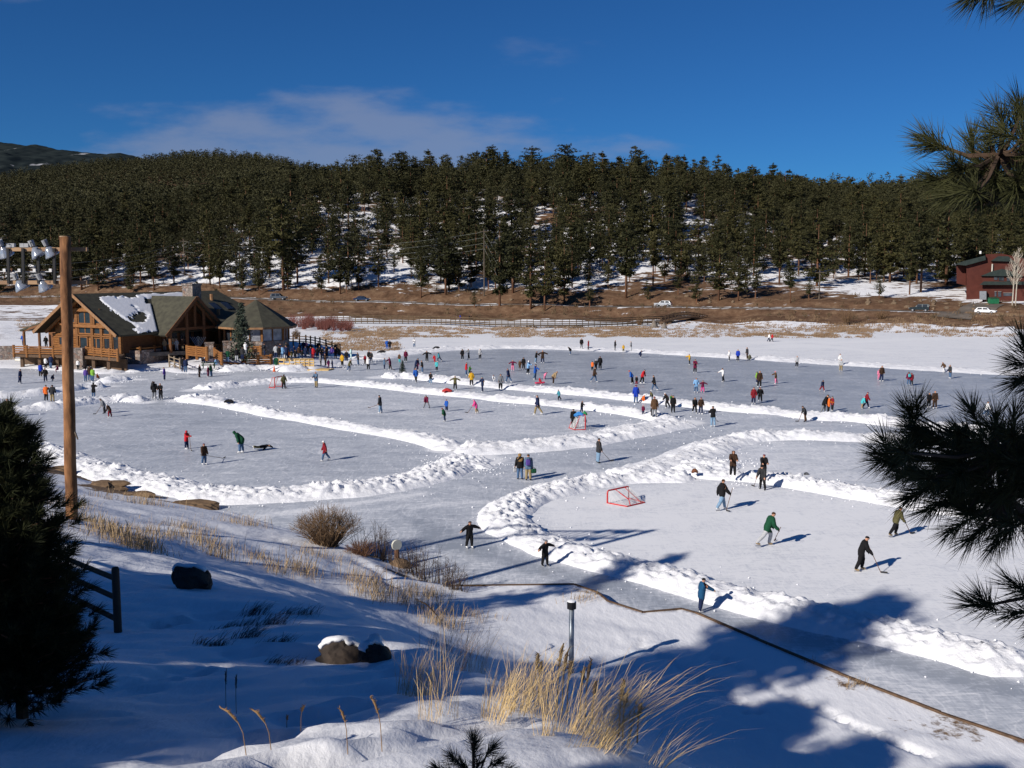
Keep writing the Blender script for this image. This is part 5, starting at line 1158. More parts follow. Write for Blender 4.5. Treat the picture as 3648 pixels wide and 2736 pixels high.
# scrub on the cut bank: uncountable
mb = MB(); rng = np.random.default_rng(33)
for _ in range(900):
    px = rng.uniform(-50, 3700); p, a = road_at(px); off = rng.choice([rng.uniform(-12, -4.2), rng.uniform(4.5, 20)]); y = p.y + off; x = p.x * y / p.y; z = fz(x, y)
    if fbm(np.array([x / 14]), np.array([y / 5]), 2, 5)[0] < .46: continue
    for k in range(5):
        b_ = np.array([x, y, z]) + rng.normal(0, .4, 3) * [1, 1, 0]; d = np.array([rng.normal(0, .4), rng.normal(0, .3), rng.uniform(.3, 1.1)]); s_ = np.array([.10, 0, 0]); mb.add([b_ - s_, b_ + s_, b_ + d], [(0, 1, 2)])
o = mb.build('bank_scrub', mat('bank_scrub', (.15, .10, .055), (.07, .05, .03), .5, .9)); tag(o, 'brown scrub and dead grass on the cut bank along the road', 'scrub', kind='stuff')
# ---- far power poles and lines
POLEM = mat('grey_pole', (.14, .11, .085), (.08, .065, .05), 2, .9, stretch=(1, 1, .2))
def power_pole(px, base_py, top_py, lab, Yv=298):
    g = atY(px, base_py, Yv); tp = atY(px, top_py, Yv); e = empty('power_pole', (g[0], g[1], g[2] - .5), 0, lab, 'pole'); h = tp[2] - g[2] + .5
    mb = MB(); mb.tube([(0, 0, 0), (0, 0, h)], [.2, .12], 7); mb.build('pole', POLEM, e)
    mb = MB(); mb.bar((-1.2, -.15, h - .8), (1.2, -.15, h - .8), .12, .14); mb.build('crossarm', POLEM, e); return Vector((g[0], g[1], g[2] - .5 + h))
pA = power_pole(1725, 1075, 815, 'tall grey power pole with guy wires on the slope above the boardwalk', 296); pB = power_pole(658, 985, 850, 'thin power pole among pines above the lodge chimney', 325); pC = power_pole(2918, 1058, 960, 'grey pole standing right of the bushy roadside pines', 272)
pD = Vector(atY(-400, 905, 150)); WIRE = mat('wire_grey', (.22, .24, .22), None, 3, .6)
for k in range(4):
    dz = Vector((0, 0, -.9 - k * 1.6)); mb = MB()
    for a, b in ((pA, pB), (pB, pD)):
        pts = [a + (b - a) * t / 14 + dz + Vector((0, 0, -3.2 * (1 - (2 * t / 14 - 1) ** 2))) for t in range(15)]; mb.tube(pts, .028, 4, cap=False)
    o = mb.build('power_line', WIRE); tag(o, 'thin grey power line strung between the hillside poles above the lodge', 'wire', 'power lines above the lodge')
for k in range(3):
    a = pA + Vector((0, 0, -1 - 2.2 * k)); b = pA + Vector((8.5 - 2 * k, -2, -15)); mb = MB(); mb.tube([a, b], .03, 4, cap=False); o = mb.build('guy_wire', WIRE); tag(o, 'slanting guy wire on the right side of the tall power pole', 'wire', 'guy wires of the tall pole')
# ---- dark red building
RB = mat('red_stucco', (.105, .03, .021), (.082, .023, .017), .8, .9, bump=.3, bscale=10); RROOF = mat('dark_green_shingle', (.035, .05, .045), (.025, .036, .034), 1.5, .9); BGL = mat('building_glass', (.10, .11, .13), (.03, .035, .04), .5, .15)
YB = 262.0
def B(px, py, dy=0.0): q = atY(px, py, YB); return Vector((q[0], q[1] + dy, q[2]))
rb_ = empty('red_building', tuple(B(3560, 1090)), 0, 'large dark red stucco building with green roofs above the road at the right edge', 'building'); RO = B(3560, 1090)
def bpart(mb, name, m, parent=rb_):
    mb.v = [tuple(Vector(q) - RO) for q in mb.v]; o = mb.build(name, m, parent); return o
def block(poly, dy0, dy1, m, name, parent=rb_):
    """outline on the facade plane given a real depth"""
    P = [B(*p) for p in poly]; k = len(P); vs = [p + Vector((.46 * dy0, dy0, 0)) for p in P] + [p + Vector((.46 * dy1, dy1, 0)) for p in P]
    mb = MB(); mb.add(vs, [tuple(range(k)), tuple(reversed(range(k, 2 * k)))] + [((i + 1) % k, i, k + i, k + (i + 1) % k) for i in range(k)]); return bpart(mb, name, m, parent)
block([(3406,1010),(3406,945),(3440,940),(3440,1018)], 4, 16, RB, 'wall')
block([(3442,1100),(3442,942),(3510,922),(3512,905),(3570,903),(3648,921),(3760,935),(3760,1100)], 2, 20, RB, 'wall')
block([(3535,968),(3535,930),(3608,930),(3608,968)], 0, 2, RB, 'wall')
block([(3500,1100),(3500,985),(3650,985),(3650,1100)], -3, 2, RB, 'wall')
block([(3402,942),(3430,931),(3510,910),(3512,926),(3440,946)], 1, 21, RROOF, 'roof')
block([(3530,930),(3555,913),(3592,913),(3624,941),(3608,932)], -.8, 6, RROOF, 'roof')
block([(3494,983),(3535,966),(3570,958),(3612,968),(3645,984)], -3.6, 2.2, RROOF, 'roof')
block([(3490,1014),(3505,1002),(3650,1002),(3660,1014)], -4.4, -2.6, RROOF, 'awning_roof')
block([(3514,1066),(3490,1066),(3490,1036),(3514,1036)], -4.2, -3.1, mat('grey_steel_unit', (.30, .32, .35)), 'service_unit')
for x0, x1, y0, y1 in ((3541,3553,987,997),(3557,3575,987,999),(3586,3597,989,1001),(3543,3549,1038,1055),(3555,3566,1038,1056),(3574,3606,1043,1053)):
    wo = block([(x0, y1), (x0, y0), (x1, y0), (x1, y1)], -3.12, -2.9, BGL, 'window')
    block([(x0 - 1.2, y0), (x0 - 1.2, y0 - 1.5), (x1 + 1.2, y0 - 1.5), (x1 + 1.2, y0)], -3.25, -2.95, mat('pale_trim', (.35, .30, .27)), 'lintel', wo).location = tuple(-RO + RO)
mb = MB(); c = B(3532, 970, -.3); mb.tube([c, c + Vector((0, 0, 2.1))], .18, 8); bpart(mb, 'flue', mat('pale_flue', (.6, .58, .5)))
mb = MB(); c = B(3531, 903, 6); mb.tube([c, c + Vector((0, 0, .7))], .28, 8); bpart(mb, 'chimney', mat('flue_white', (.8, .8, .78)))
q = B(3496, 1080, -6.5); e = empty('dumpster', (q.x, q.y, fz(q.x, q.y)), 0, 'dark green dumpster at the foot of the red building', 'dumpster'); mb = MB(); mb.prism([(-1.1, -.7), (1.1, -.7), (1.1, .7), (-1.1, .7)], 0, 1.3); mb.build('container', GREEN, e); mb = MB(); mb.slab([(-1.12, -.75, 1.3), (1.12, -.75, 1.3), (1.12, .72, 1.6), (-1.12, .72, 1.6)], .08); mb.build('lid', DGREEN, e)
# driveway up to the building
dv = [B(3445, 1060, -3), B(3560, 1085, -5), B(3640, 1100, -9), B(3560, 1118, -20), B(3470, 1112, -16)]
vv = []; cc = []
for t in np.linspace(0, 1, 24):
    c0 = np.array([102.0, 238.0]) * (1 - t) + np.array([118.0, 255.0]) * t
    for s in (-3.2, 3.2):
        x, y = c0[0] + s, c0[1] - s * .8; vv.append((x, y, fz(x, y) + .12))
o = np_mesh('driveway', np.array(vv), grid_faces(24, 2), ASPH); tag(o, kind='structure')
# small house on the far skyline and aspens by the red building
q = atY(2990, 690, 600); e = empty('hilltop_house', tuple(q), 0, 'small tan house just showing among the skyline pines on the right', 'house'); mb = MB(); mb.box((0, 0, 2), (5.5, 8, 5)); mb.build('wall', mat('tan_house', (.30, .17, .11)), e); mb = MB(); mb.slab([(-3.2, -4.6, 4.4), (3.2, -4.6, 4.4), (3.2, 0, 6.0), (-3.2, 0, 6.0)], .2); mb.slab([(-3.2, 4.6, 4.4), (3.2, 4.6, 4.4), (3.2, .02, 6.0), (-3.2, .02, 6.0)], .2); mb.build('roof', SHINGLE, e)
q = atY(352, 655, 1000); e = empty('hilltop_house', (q[0], q[1], q[2] - 2), 0, 'pale house with snowy roof in the wooded hill at the upper left', 'house'); mb = MB(); mb.box((0, 0, 3), (17, 9, 7)); mb.build('wall', mat('pale_house', (.35, .36, .37)), e); mb = MB(); mb.slab([(-9, -5.4, 6.3), (9, -5.4, 6.3), (9, 0, 9), (-9, 0, 9)], .3); mb.slab([(-9, 5.4, 6.3), (9, 5.4, 6.3), (9, .02, 9), (-9, .02, 9)], .3); mb.build('roof', ROOFSNOW, e)
ASPEN = mat('aspen_bark', (.50, .45, .38), (.34, .30, .24), 2, .8)
for i, (px, py, h, lab) in enumerate([(3606,1092,13,'left bare pale aspen in front of the red building'), (3617,1092,14,'right bare pale aspen in front of the red building')]):
    q = atY(px, py, 252); rng = np.random.default_rng(60 + i); mb = MB(); mb.tube([(0, 0, -.5), (.1, 0, h * .5), (.2, .1, h)], [.17, .12, .03], 6); tw = MB()
    for k in range(60):
        z = h * rng.uniform(.35, .97); a = rng.uniform(0, 6.28); l = (h - z) * .35 + .4; tw.tube([(.1, 0, z), (.1 + math.cos(a) * l * .5, math.sin(a) * l * .5, z + l * .7), (.1 + math.cos(a) * l * .7, math.sin(a) * l * .7, z + l * 1.3)], [.04, .025, .01], 3, cap=False)
    e = empty('aspen_tree', (q[0], q[1], fz(q[0], q[1])), 0, lab, 'tree'); mb.build('trunk', ASPEN, e); tw.build('crown', ASPEN, e)
# ================================================================ people
REG = {'A': (0, 900), 'B': (600, 900), 'C': (1200, 1100), 'D': (1800, 1100), 'E': (2400, 1100), 'F': (2948, 900), 'G': (0, 1200), 'H': (600, 1200), 'I': (1200, 1350), 'J': (1800, 1350), 'K': (2400, 1500), 'L': (2948, 1300)}
REG2 = {'M': (0, 1600), 'N': (800, 1700), 'O': (1500, 1700), 'P': (2300, 1700)}
def rpx(r, x, y):
    if r in REG: o = REG[r]; k = 700 / 2212
    else: o = REG2[r]; k = 900 / 2212
    return o[0] + x * k, o[1] + y * k
PAL = {'black': (.012, .012, .014), 'char': (.035, .036, .04), 'navy': (.015, .025, .07), 'blue': (.02, .10, .42), 'royal': (.015, .05, .40), 'lblue': (.22, .42, .68), 'teal': (.05, .26, .33), 'deepblue': (.013, .075, .17), 'turq': (.08, .48, .52),
       'red': (.50, .02, .03), 'dred': (.22, .015, .025), 'maroon': (.15, .015, .05), 'pink': (.75, .22, .36), 'hotpink': (.65, .06, .25), 'orange': (.75, .16, .03), 'yellow': (.62, .36, .03), 'olive': (.11, .10, .045), 'green': (.05, .20, .04), 'dgreen': (.012, .07, .035), 'lime': (.22, .45, .06),
       'grey': (.20, .21, .23), 'lgrey': (.45, .46, .48), 'white': (.78, .78, .78), 'tan': (.36, .26, .15), 'brown': (.10, .055, .03), 'dbrown': (.05, .028, .018), 'jean': (.07, .13, .24), 'ljean': (.20, .32, .46), 'denim': (.10, .16, .25), 'purple': (.10, .06, .28), 'cyan': (.55, .75, .75), 'khaki': (.30, .23, .12), 'hair': (.07, .035, .018), 'blond': (.30, .18, .07), 'skin': (.55, .30, .20)}
CL = {}
def cloth(c):
    if c not in CL: CL[c] = mat('fabric_' + c, PAL[c], tuple(x * .75 for x in PAL[c]), 9, .92, spec=.15, detail=2, bump=.3, bscale=18)
    return CL[c]
SKIN = mat('skin', PAL['skin'], (.46, .24, .16), 6, .6); EYE = mat('eye_dark', (.03, .02, .02)); BLADE = mat('skate_blade', (.5, .5, .52), None, 3, .3, metal=.8)
STICKM = mat('stick_shaft', (.16, .08, .04), (.10, .05, .03), 3, .6); STICKB = mat('stick_blade', (.03, .03, .03), None, 3, .7)
# pose: lean, (thighL, kneeL, thighR, kneeR), leg spread, armL (forward, out, elbow), armR
POSES = {
 'stand': (3, (3, 4, -3, 3), 3, (6, 9, 18), (4, 9, 18)), 'walk': (6, (22, 12, -20, 18), 2, (-18, 8, 22), (22, 8, 25)), 'skate': (20, (30, 38, -24, 10), 7, (-22, 14, 30), (30, 14, 35)),
 'stride': (28, (38, 48, -36, 8), 5, (30, 12, 55), (35, 8, 60)), 'arms': (6, (10, 12, -6, 6), 5, (4, 68, 12), (4, 62, 16)), 'armsup': (4, (4, 6, -4, 4), 4, (30, 105, 15), (20, 110, 15)),
 'reach': (12, (12, 12, -8, 10), 4, (62, 10, 8), (58, 10, 10)), 'reach1': (8, (10, 12, -8, 8), 4, (8, 12, 20), (68, 12, 8)), 'bent': (50, (22, 22, 4, 12), 5, (30, 8, 14), (26, 8, 14)), 'bend': (30, (16, 18, -6, 10), 5, (28, 12, 26), (22, 12, 26)),
 'front': (4, (4, 5, -4, 4), 3, (38, 4, 88), (38, 4, 88)), 'pock': (3, (3, 4, -3, 4), 4, (-4, 16, 42), (-4, 16, 42)), 'crouch': (38, (88, 118, 72, 112), 7, (42, 10, 30), (40, 10, 30)), 'sit': (8, (82, 86, 80, 82), 6, (28, 10, 40), (28, 10, 40)),
 'stick': (24, (20, 26, -10, 16), 8, (36, 4, 22), (42, 8, 34)), 'wide': (26, (8, 10, 6, 8), 20, (34, 6, 30), (34, 6, 30)), 'lie': (0, (8, 10, -6, 14), 6, (150, 20, 20), (30, 20, 40)), 'photo': (6, (4, 5, -4, 5), 4, (62, 14, 105), (62, 14, 105))}
P_ = []
def p(reg, x, yf, yt, pose, face, jac, leg, head, lab, hat='cap', coat=.12, skates='white', z=0.0, stick=None, hh=None, gl=None, group=None, prop=None):
    P_.append(dict(reg=reg, x=x, yf=yf, yt=yt, pose=pose, face=face, jac=jac, leg=leg, head=head, lab=lab, hat=hat, coat=coat, sk=skates, z=z, stick=stick, hh=hh, gl=gl, group=group, prop=prop))
rnd0 = random.Random(4)
# --- near rink and lanes
p('O',425,622,378,'arms',300,'black','black','black','person in black with arms spread wide skating down the near lane above the bare bushes',hat='cap',skates='white',coat=.14)
p('O',1085,778,542,'arms',310,'black','black','grey','person in white trimmed black jacket and grey hat with arms out on the near lane',hat='cap',skates='black',coat=.12)
p('P',485,1182,875,'reach1',20,'deepblue','navy','black','person in hooded blue coat and dark hat stepping by the corner of the timber edge',hat='cap',coat=.13,skates='white')
p('K',540,1003,645,'walk',20,'black','ljean','hair','person in black top and pale jeans skating beside the snow bank of the near rink',hat='hair',coat=.08,skates='white',stick=(590,1010,'stick held by the skater in pale jeans'),gl='black')
p('K',1045,1410,1015,'stride',10,'dgreen','lgrey','hair','person in green jacket and light grey sweatpants striding with a stick on the near rink',hat='hair',coat=.08,skates='brown',stick=(1130,1350,'stick held by the skater in the green jacket on the near rink'),gl='black')
p('P',1880,820,505,'stick',350,'black','black','black','person in black leaning on a hockey stick beside the large tree shadow',hat='cap',coat=.1,skates='brown',stick=(2060,835,'stick with its blade on the ice by the big tree shadow'),gl='black')
p('L',760,1930,1595,'stride',20,'olive','black','hair','person in dark olive jacket and black trousers lunging just left of the dark pine branches',hat='hair',coat=.08,skates='brown',stick=(935,1900,'stick pushed ahead by the lunging skater near the pine branches'),gl='black')
p('K',665,628,325,'front',265,'dbrown','black','dbrown','hooded person all in dark brown standing on the snow bank looking at their hands',hat='hood',coat=.12,skates='white',z=.35)
p('K',1008,650,365,'front',270,'black','black','maroon','person in black jacket with red chest and maroon hat standing behind the bank',coat=.12,z=.3)
p('K',1000,770,480,'stick',240,'char','black','black','person in charcoal top with a stick in front of the person in maroon hat',skates='tan',stick=(905,735,'stick resting on the ice left of the person in charcoal top'))
# --- lane people
p('J',165,1130,830,'stand',95,'black','jean','blond','person with long blond hair in black jacket and jeans on the ice lane',hat='long',coat=.1,skates='boot')
p('J',260,1143,835,'stand',90,'denim','khaki','hair','person with backpack over a denim jacket and khaki trousers on the ice lane',hat='hair',coat=.1,skates='boot')
p('J',1050,945,655,'stand',20,'char','ljean','black','person in dark plaid jacket and jeans standing alone in the lane with a stick',coat=.1,skates='boot',stick=(1185,925,'stick propped on the ice by the person in plaid'))
# --- rink A
p('H',205,1262,1050,'front',340,'red','navy','red','child in hooded red jacket and navy trousers with a stick on the left rink',hat='hood',coat=.13,stick=(255,1280,'stick of the child in the hooded red jacket'))
p('H',405,1440,1195,'stand',320,'dbrown','jean','maroon','child in dark brown jacket, jeans and maroon hat holding a long stick out sideways',coat=.12,stick=(620,1365,'long stick held out sideways over the left rink'),gl='black')
p('H',835,1308,1035,'bent',185,'dgreen','jean','dgreen','adult in green hooded jacket and jeans bending over beside the child lying on the ice',hat='hood',coat=.12,stick=(800,1190,'stick held by the bending adult in green'))
p('H',945,1272,1212,'lie',5,'black','olive','dbrown','child in dark clothes lying on the ice behind the bending adult in green',coat=.1,hh=1.35)
p('H',1765,1398,1165,'walk',190,'dred','jean','white','child in dark red jacket, jeans and white hat alone on the left rink',hat='helmet',coat=.12)
p('G',1178,862,690,'bend',220,'grey','char','dbrown','hockey player in grey sweater bent over a stick near the tall mound',coat=.08,skates='black',stick=(1080,868,'stick of the player in grey sweater near the mound'))
p('G',1240,902,760,'bend',170,'dbrown','dred','white','child in white helmet, dark jacket and dark red trousers facing the player in grey',hat='helmet',coat=.08,skates='black')
p('G',92,900,690,'arms',280,'black','black','hair','person in black with a stick held across with both arms out behind the left pine',hat='hair',coat=.1,stick=(30,800,'stick held level by the person behind the left pine'))
# --- rink B
p('I',490,385,178,'stand',170,'char','ljean','black','person in charcoal jacket, jeans and cap holding a stick low on the middle rink',coat=.1,skates='white',stick=(360,325,'stick held low by the person in jeans on the middle rink'))
p('I',1012,328,182,'wide',260,'maroon','grey','black','child in maroon jacket with legs wide apart on the middle rink',coat=.08,skates='black')
p('I',1236,365,228,'stand',240,'blue','navy','black','child in bright blue jacket standing behind the smaller child on the middle rink',coat=.1)
p('I',1215,480,322,'bend',200,'dgreen','navy','maroon','small child in green vest and maroon hat with arm out on the middle rink',coat=.1)
p('I',1572,388,232,'stick',190,'hotpink','tan','pink','child in red pink jacket and bare tan tights skating left with a stick',hat='hood',coat=.16,stick=(1475,380,'stick of the child in the red pink jacket'))
p('J',365,405,178,'walk',165,'navy','khaki','hair','person in navy jacket and khaki trousers skating left by the long bank',hat='hair',coat=.08,skates='white')
p('J',605,245,118,'walk',200,'teal','black','hair','child in teal jacket running between the two long snow banks',hat='hair',coat=.1)
p('J',860,380,245,'reach1',340,'black','navy','hair','child in black shirt pointing right beside the bank behind the goal',hat='hair',coat=.06)
p('J',768,555,335,'stand',100,'black','black','black','big person all in black standing left of the goal with clothes on top',hat='hair',coat=.1,skates='black')
p('J',905,548,412,'bend',200,'lgrey','grey','lgrey','child in pale grey clothes standing inside the netted goal',coat=.1)
p('H',1300,585,418,'pock',300,'olive','black','black','person in olive jacket standing beside the red goal at the far bank',hat='hood',coat=.1,skates='boot',stick=(1325,575,'stick of the person in olive jacket beside the red goal'))
p('H',1665,572,388,'front',250,'denim','khaki','hair','person in denim jacket and khaki trousers with hands at chest by the rink bank',hat='hair',coat=.1,skates='black')
# --- left group
p('A',228,1475,1310,'stand',0,'navy','navy','dbrown','person in dark navy clothes standing alone near the left edge of the ice',coat=.15)
p('A',457,1392,1245,'stand',95,'royal','black','black','person in bright blue jacket left of the group by the deck',coat=.1,skates='boot')
p('A',513,1455,1295,'pock',280,'black','navy','black','person in black jacket with pale scarf beside the crouching child',coat=.12)
p('A',580,1448,1392,'crouch',10,'navy','navy','navy','child in navy crouching on the ice beside the wooden pole',coat=.1,hh=1.2)
p('A',515,1300,1175,'stand',80,'white','black','hair','person in white jacket and black trousers walking below the deck railing',hat='hair',coat=.1,skates='boot',z=.2)
p('A',574,1302,1150,'stand',80,'navy','jean','black','person in dark blue beside the person in white below the deck railing',coat=.1,skates='boot',z=.2)
p('A',655,1350,1272,'sit',200,'maroon','maroon','blond','child in maroon sitting on the snow just left of the wooden pole',hat='hair',hh=1.2,z=.15)
p('A',880,1320,1200,'stand',90,'white','black','black','person in white and black jacket below the deck right of the wooden pole',coat=.06,skates='boot',z=.15)
p('A',965,1450,1300,'stand',90,'purple','jean','black','person in striped purple sweater in the trio right of the wooden pole',coat=.08,skates='boot')
p('A',1012,1440,1272,'stand',95,'dbrown','jean','hair','person in dark brown jacket behind the green jacket near the small rubble bank',hat='hair',coat=.1,skates='boot')
p('A',1045,1450,1295,'stand',85,'lime','jean','hair','person in lime green jacket and jeans at the small rubble bank',hat='hair',coat=.08,skates='boot')
p('A',1094,1438,1358,'sit',10,'orange','dbrown','hair','small child in orange sitting beside the lime green jacket',hat='hair',hh=1.05)
p('G',522,727,540,'reach1',100,'orange','black','hair','person in bright orange jacket and black trousers left of the wooden pole',hat='hair',coat=.08)
p('G',592,728,535,'pock',95,'char','khaki','black','person in grey jacket and tan trousers beside the orange jacket',coat=.1,skates='boot')
p('G',1055,683,508,'photo',90,'black','jean','black','person in long black hooded coat with arms raised behind the rubble bank',hat='hood',coat=.2,skates='boot')
p('G',1738,708,498,'pock',95,'black','grey','hair','person in black jacket and grey trousers carrying a child on one shoulder',hat='hair',coat=.1)
p('G',1718,585,474,'sit',90,'char','char','dbrown','small child in charcoal carried on a shoulder above the black jacket',hh=.95,z=1.15)
p('G',1812,710,518,'front',270,'black','black','maroon','person in long black coat standing right of the one carrying a child',hat='hair',coat=.16)
p('G',1855,492,338,'stand',190,'purple','navy','hair','person in purple jacket standing alone below the terrace wall',hat='hair',coat=.08)
p('G',2062,392,222,'stand',90,'black','navy','black','person in black at the grey rail fence end of the terrace wall',coat=.1,skates='boot')
p('G',2092,400,238,'stand',85,'navy','jean','hair','person in dark navy jacket right of the one at the grey rail fence',hat='hair',coat=.1,skates='boot')
p('H',352,455,308,'stand',0,'black','dbrown','dbrown','person in black coat facing the trio at the green picnic table',coat=.15,skates='boot')
p('H',450,450,330,'stand',180,'maroon','maroon','dbrown','child in maroon standing between adults at the picnic table',coat=.12)
p('H',482,448,300,'stand',170,'dgreen','jean','black','person in dark green jacket and jeans in front of the picnic table',coat=.1,skates='boot')
p('H',385,305,232,'sit',300,'grey','navy','maroon','child in grey sitting at the left of the green picnic table',hh=1.3,z=.35)
p('H',430,300,224,'sit',260,'red','navy','red','child in red jacket sitting at the green picnic table',hh=1.3,z=.35)
p('H',545,345,220,'sit',180,'lblue','tan','hair','person in pale blue and white jacket sitting at the right of the picnic table',hat='hair',hh=1.6,z=.2)
# --- crowd at the court
for row in [(670,1232,1082,'dgreen','jean','black','person in dark green jacket and jeans by the short log steps',90),(770,1218,1112,'black','lgrey','black','person in black jacket and pale trousers behind the long log rail',100),(835,1205,1090,'char','navy','black','person in charcoal jacket right of the pale trousers behind the log rail',80),(868,1150,1070,'white','grey','white','person in white jacket and hat behind the golden log fence',90),
  (930,1160,1095,'olive','black','black','person in olive jacket seated behind the golden log fence left end',270),(985,1160,1098,'dbrown','black','brown','person in dark brown seated behind the golden log fence middle',270),(1085,1160,1080,'char','navy','dbrown','person in charcoal standing behind the right post of the golden log fence',200),
  (1212,1180,1060,'lgrey','navy','black','person in light grey jacket at the left edge of the crowd by the bin',100),(1245,1192,1068,'black','black','hair','person in black beside the light grey jacket in the crowd',80),(1282,1192,1090,'lblue','jean','black','person in pale blue jacket in the crowd behind the yellow barrier',90),(1290,1110,1030,'grey','char','white','person in grey with white hat at the back of the crowd left part',270),
  (1330,1190,1088,'navy','navy','hair','person in navy right of the pale blue jacket in the crowd',90),(1356,1200,1118,'orange','navy','orange','child in orange leaning at the yellow barrier',90),(1386,1200,1122,'olive','char','hair','child in olive jacket at the yellow barrier middle',90),(1430,1192,1108,'black','black','blond','blond child in black near the yellow barrier',90),
  (1470,1190,1035,'dbrown','jean','black','tall person in dark brown jacket in the middle of the crowd',100),(1505,1192,1112,'black','navy','maroon','child in black with maroon hat in the crowd middle',80),(1522,1120,1018,'navy','black','white','person in navy with white hat at the back of the crowd middle',270),(1550,1122,1040,'pink','grey','hair','person in pink jacket at the back of the crowd',270),
  (1630,1196,1100,'red','dred','hair','person in bright red jacket behind the barrier near the ramp',90),(1620,1120,1055,'dbrown','black','hair','person in dark brown seated at the back table in the crowd',270),(1690,1125,1050,'black','black','black','person in black at the back of the crowd right part',270),(1715,1272,1120,'grey','char','hair','person in grey sweater at the head of the yellow ramp',200),
  (1770,1272,1108,'dbrown','black','black','person in dark brown coat stooping at the yellow ramp',210),(1803,1300,1180,'hotpink','pink','blond','child in hot pink jacket at the end of the yellow ramp',260),(1846,1302,1190,'navy','navy','purple','child in navy and purple beside the hot pink child',200),(1842,1192,1062,'purple','lblue','hotpink','person in purple jacket at the right of the crowd',270),
  (1882,1192,1056,'black','char','black','person in black right of the purple jacket',270),(1932,1130,1048,'char','black','hair','person in charcoal by the end of the dark rail fence',200),(1957,1275,1120,'yellow','black','black','person in mustard yellow coat and black trousers right of the crowd',250),(2006,1235,1104,'black','navy','hair','person in black between the mustard coat and the pale cyan jacket',260),(2057,1195,1084,'cyan','cyan','hair','person in pale cyan clothes near the far bank left end',200)]:
    x, yf, yt, jc, lg_, hd_, lb, fc = row
    p('B',x,yf,yt,'sit' if 'seated' in lb else rnd0.choice(['stand','pock','stand','front']),fc,jc,lg_,hd_,lb,hat='hair' if hd_ in ('hair','blond') else 'cap',coat=.12,skates='boot',z=(.35 if yf < 1260 else .05) + max(0, (1190 - yf) * .012),group='crowd by the entrance court',hh=1.45 if 'seated' in lb else (1.72 if 'child' not in lb else 1.2))
for k in range(16):
    x = rnd0.choice([rnd0.uniform(1215, 1330), rnd0.uniform(1400, 1800), rnd0.uniform(1560, 1900)]); yf = rnd0.uniform(1130, 1205)
    p('B', x, yf, yf - 110, rnd0.choice(['stand', 'pock', 'front']), rnd0.uniform(60, 300), rnd0.choice(['black', 'char', 'navy', 'dbrown']), rnd0.choice(['black', 'navy', 'jean']), rnd0.choice(['black', 'hair', 'char']), 'dark dressed person in the thick of the crowd behind the yellow barrier', skates='boot', hh=rnd0.uniform(1.5, 1.8), group='crowd by the entrance court')
p('B',2137,1270,1122,'arms',200,'char','jean','black','person in charcoal jacket and jeans with arms out right of the crowd',coat=.1)
p('B',2034,1334,1200,'bend',350,'olive','jean','black','person in olive jacket bending forward skating just below the crowd',coat=.1)
# --- upper left part of the big ice area
p('C',320,628,518,'stand',250,'dred','dbrown','black','child in dark red jacket near the two people in black left of the small spruce',coat=.12)
p('C',362,600,470,'stand',270,'black','black','black','person in black with cap left of the white and green vest',coat=.12)
p('C',388,600,484,'stand',270,'char','navy','hair','person in charcoal right beside the person in black with cap',hat='hair',coat=.1)
p('C',355,690,545,'stand',100,'white','black','white','person in white and green vest and black trousers below the pair in black',coat=.06)
p('C',535,688,550,'stand',10,'denim','navy','hair','person in grey blue jacket held by the skater in black and dark red',hat='hair',coat=.1)
p('C',602,686,540,'reach1',185,'maroon','black','hair','person in maroon and black jacket reaching left with a stick near the small spruce',hat='hair',coat=.1,stick=(640,690,'stick standing beside the small spruce'))
p('C',565,455,345,'pock',270,'blue','blue','black','person in blue standing beyond the far bank at its left end',coat=.12,skates='boot')
p('C',597,460,350,'pock',260,'black','navy','black','person in black beside the person in blue beyond the far bank',coat=.15,skates='boot')
p('C',872,432,330,'front',270,'white','jean','black','person in white fronted jacket and jeans standing alone behind the far bank',coat=.1,skates='boot',z=.2)
p('C',706,610,505,'stand',250,'brown','turq','hair','person in brown jacket half hidden behind the small spruce',hat='hair',coat=.12)
p('C',776,598,465,'stand',280,'maroon','black','hair','person in maroon brown jacket and black trousers above the small spruce',hat='hair',coat=.1)
p('C',1014,600,470,'arms',270,'black','char','black','person in black with arms a little out above the pink child',coat=.12)
p('C',1102,605,520,'bend',250,'red','red','red','child in bright red suit beside the person in turquoise',coat=.1)
p('C',1152,598,485,'skate',170,'teal','navy','hair','person in blue teal jacket bending towards the child in bright red',hat='hair',coat=.1)
p('C',1125,700,585,'stand',260,'turq','black','blond','person in turquoise jacket and black trousers below the child in bright red',hat='hair',coat=.1)
p('C',893,698,555,'bend',330,'navy','navy','black','person in navy bent over pushing the pink child',coat=.1)
p('C',908,690,600,'stand',300,'pink','maroon','pink','child in pink held by the person bent over in navy',coat=.14)
p('C',963,722,580,'pock',200,'black','jean','blond','person in black top and jeans with hand on hip right of the pink child',hat='hair',coat=.06)
p('C',890,830,665,'walk',260,'blue','char','blond','person in blue patterned jacket skating along the bank below the spruce',hat='hair',coat=.08)
p('C',1056,850,715,'front',280,'char','ljean','black','child in charcoal vest and pale jeans in the lane behind the long bank',coat=.08)
p('C',1332,912,755,'arms',95,'olive','black','blond','person in olive jacket with arms wide in the lane above the dropped red jacket',hat='hair',coat=.08)
p('C',1456,752,600,'stand',0,'red','jean','hair','person in red jacket and jeans beside the green child',hat='hair',coat=.1)
p('C',1494,740,638,'reach1',340,'green','dgreen','hair','child in green beside the person in red jacket and jeans',hat='hair',coat=.1)
p('C',1516,868,700,'pock',95,'yellow','black','hair','person in yellow jacket standing on the bank in front of the green child',hat='hair',coat=.12)
p('C',1640,938,760,'arms',200,'navy','navy','teal','person in navy with arms out just above the long bank',coat=.12)
p('C',1762,822,762,'sit',300,'white','white','maroon','small child in white sitting in the snow of the middle bank',hh=1.0,z=.2)
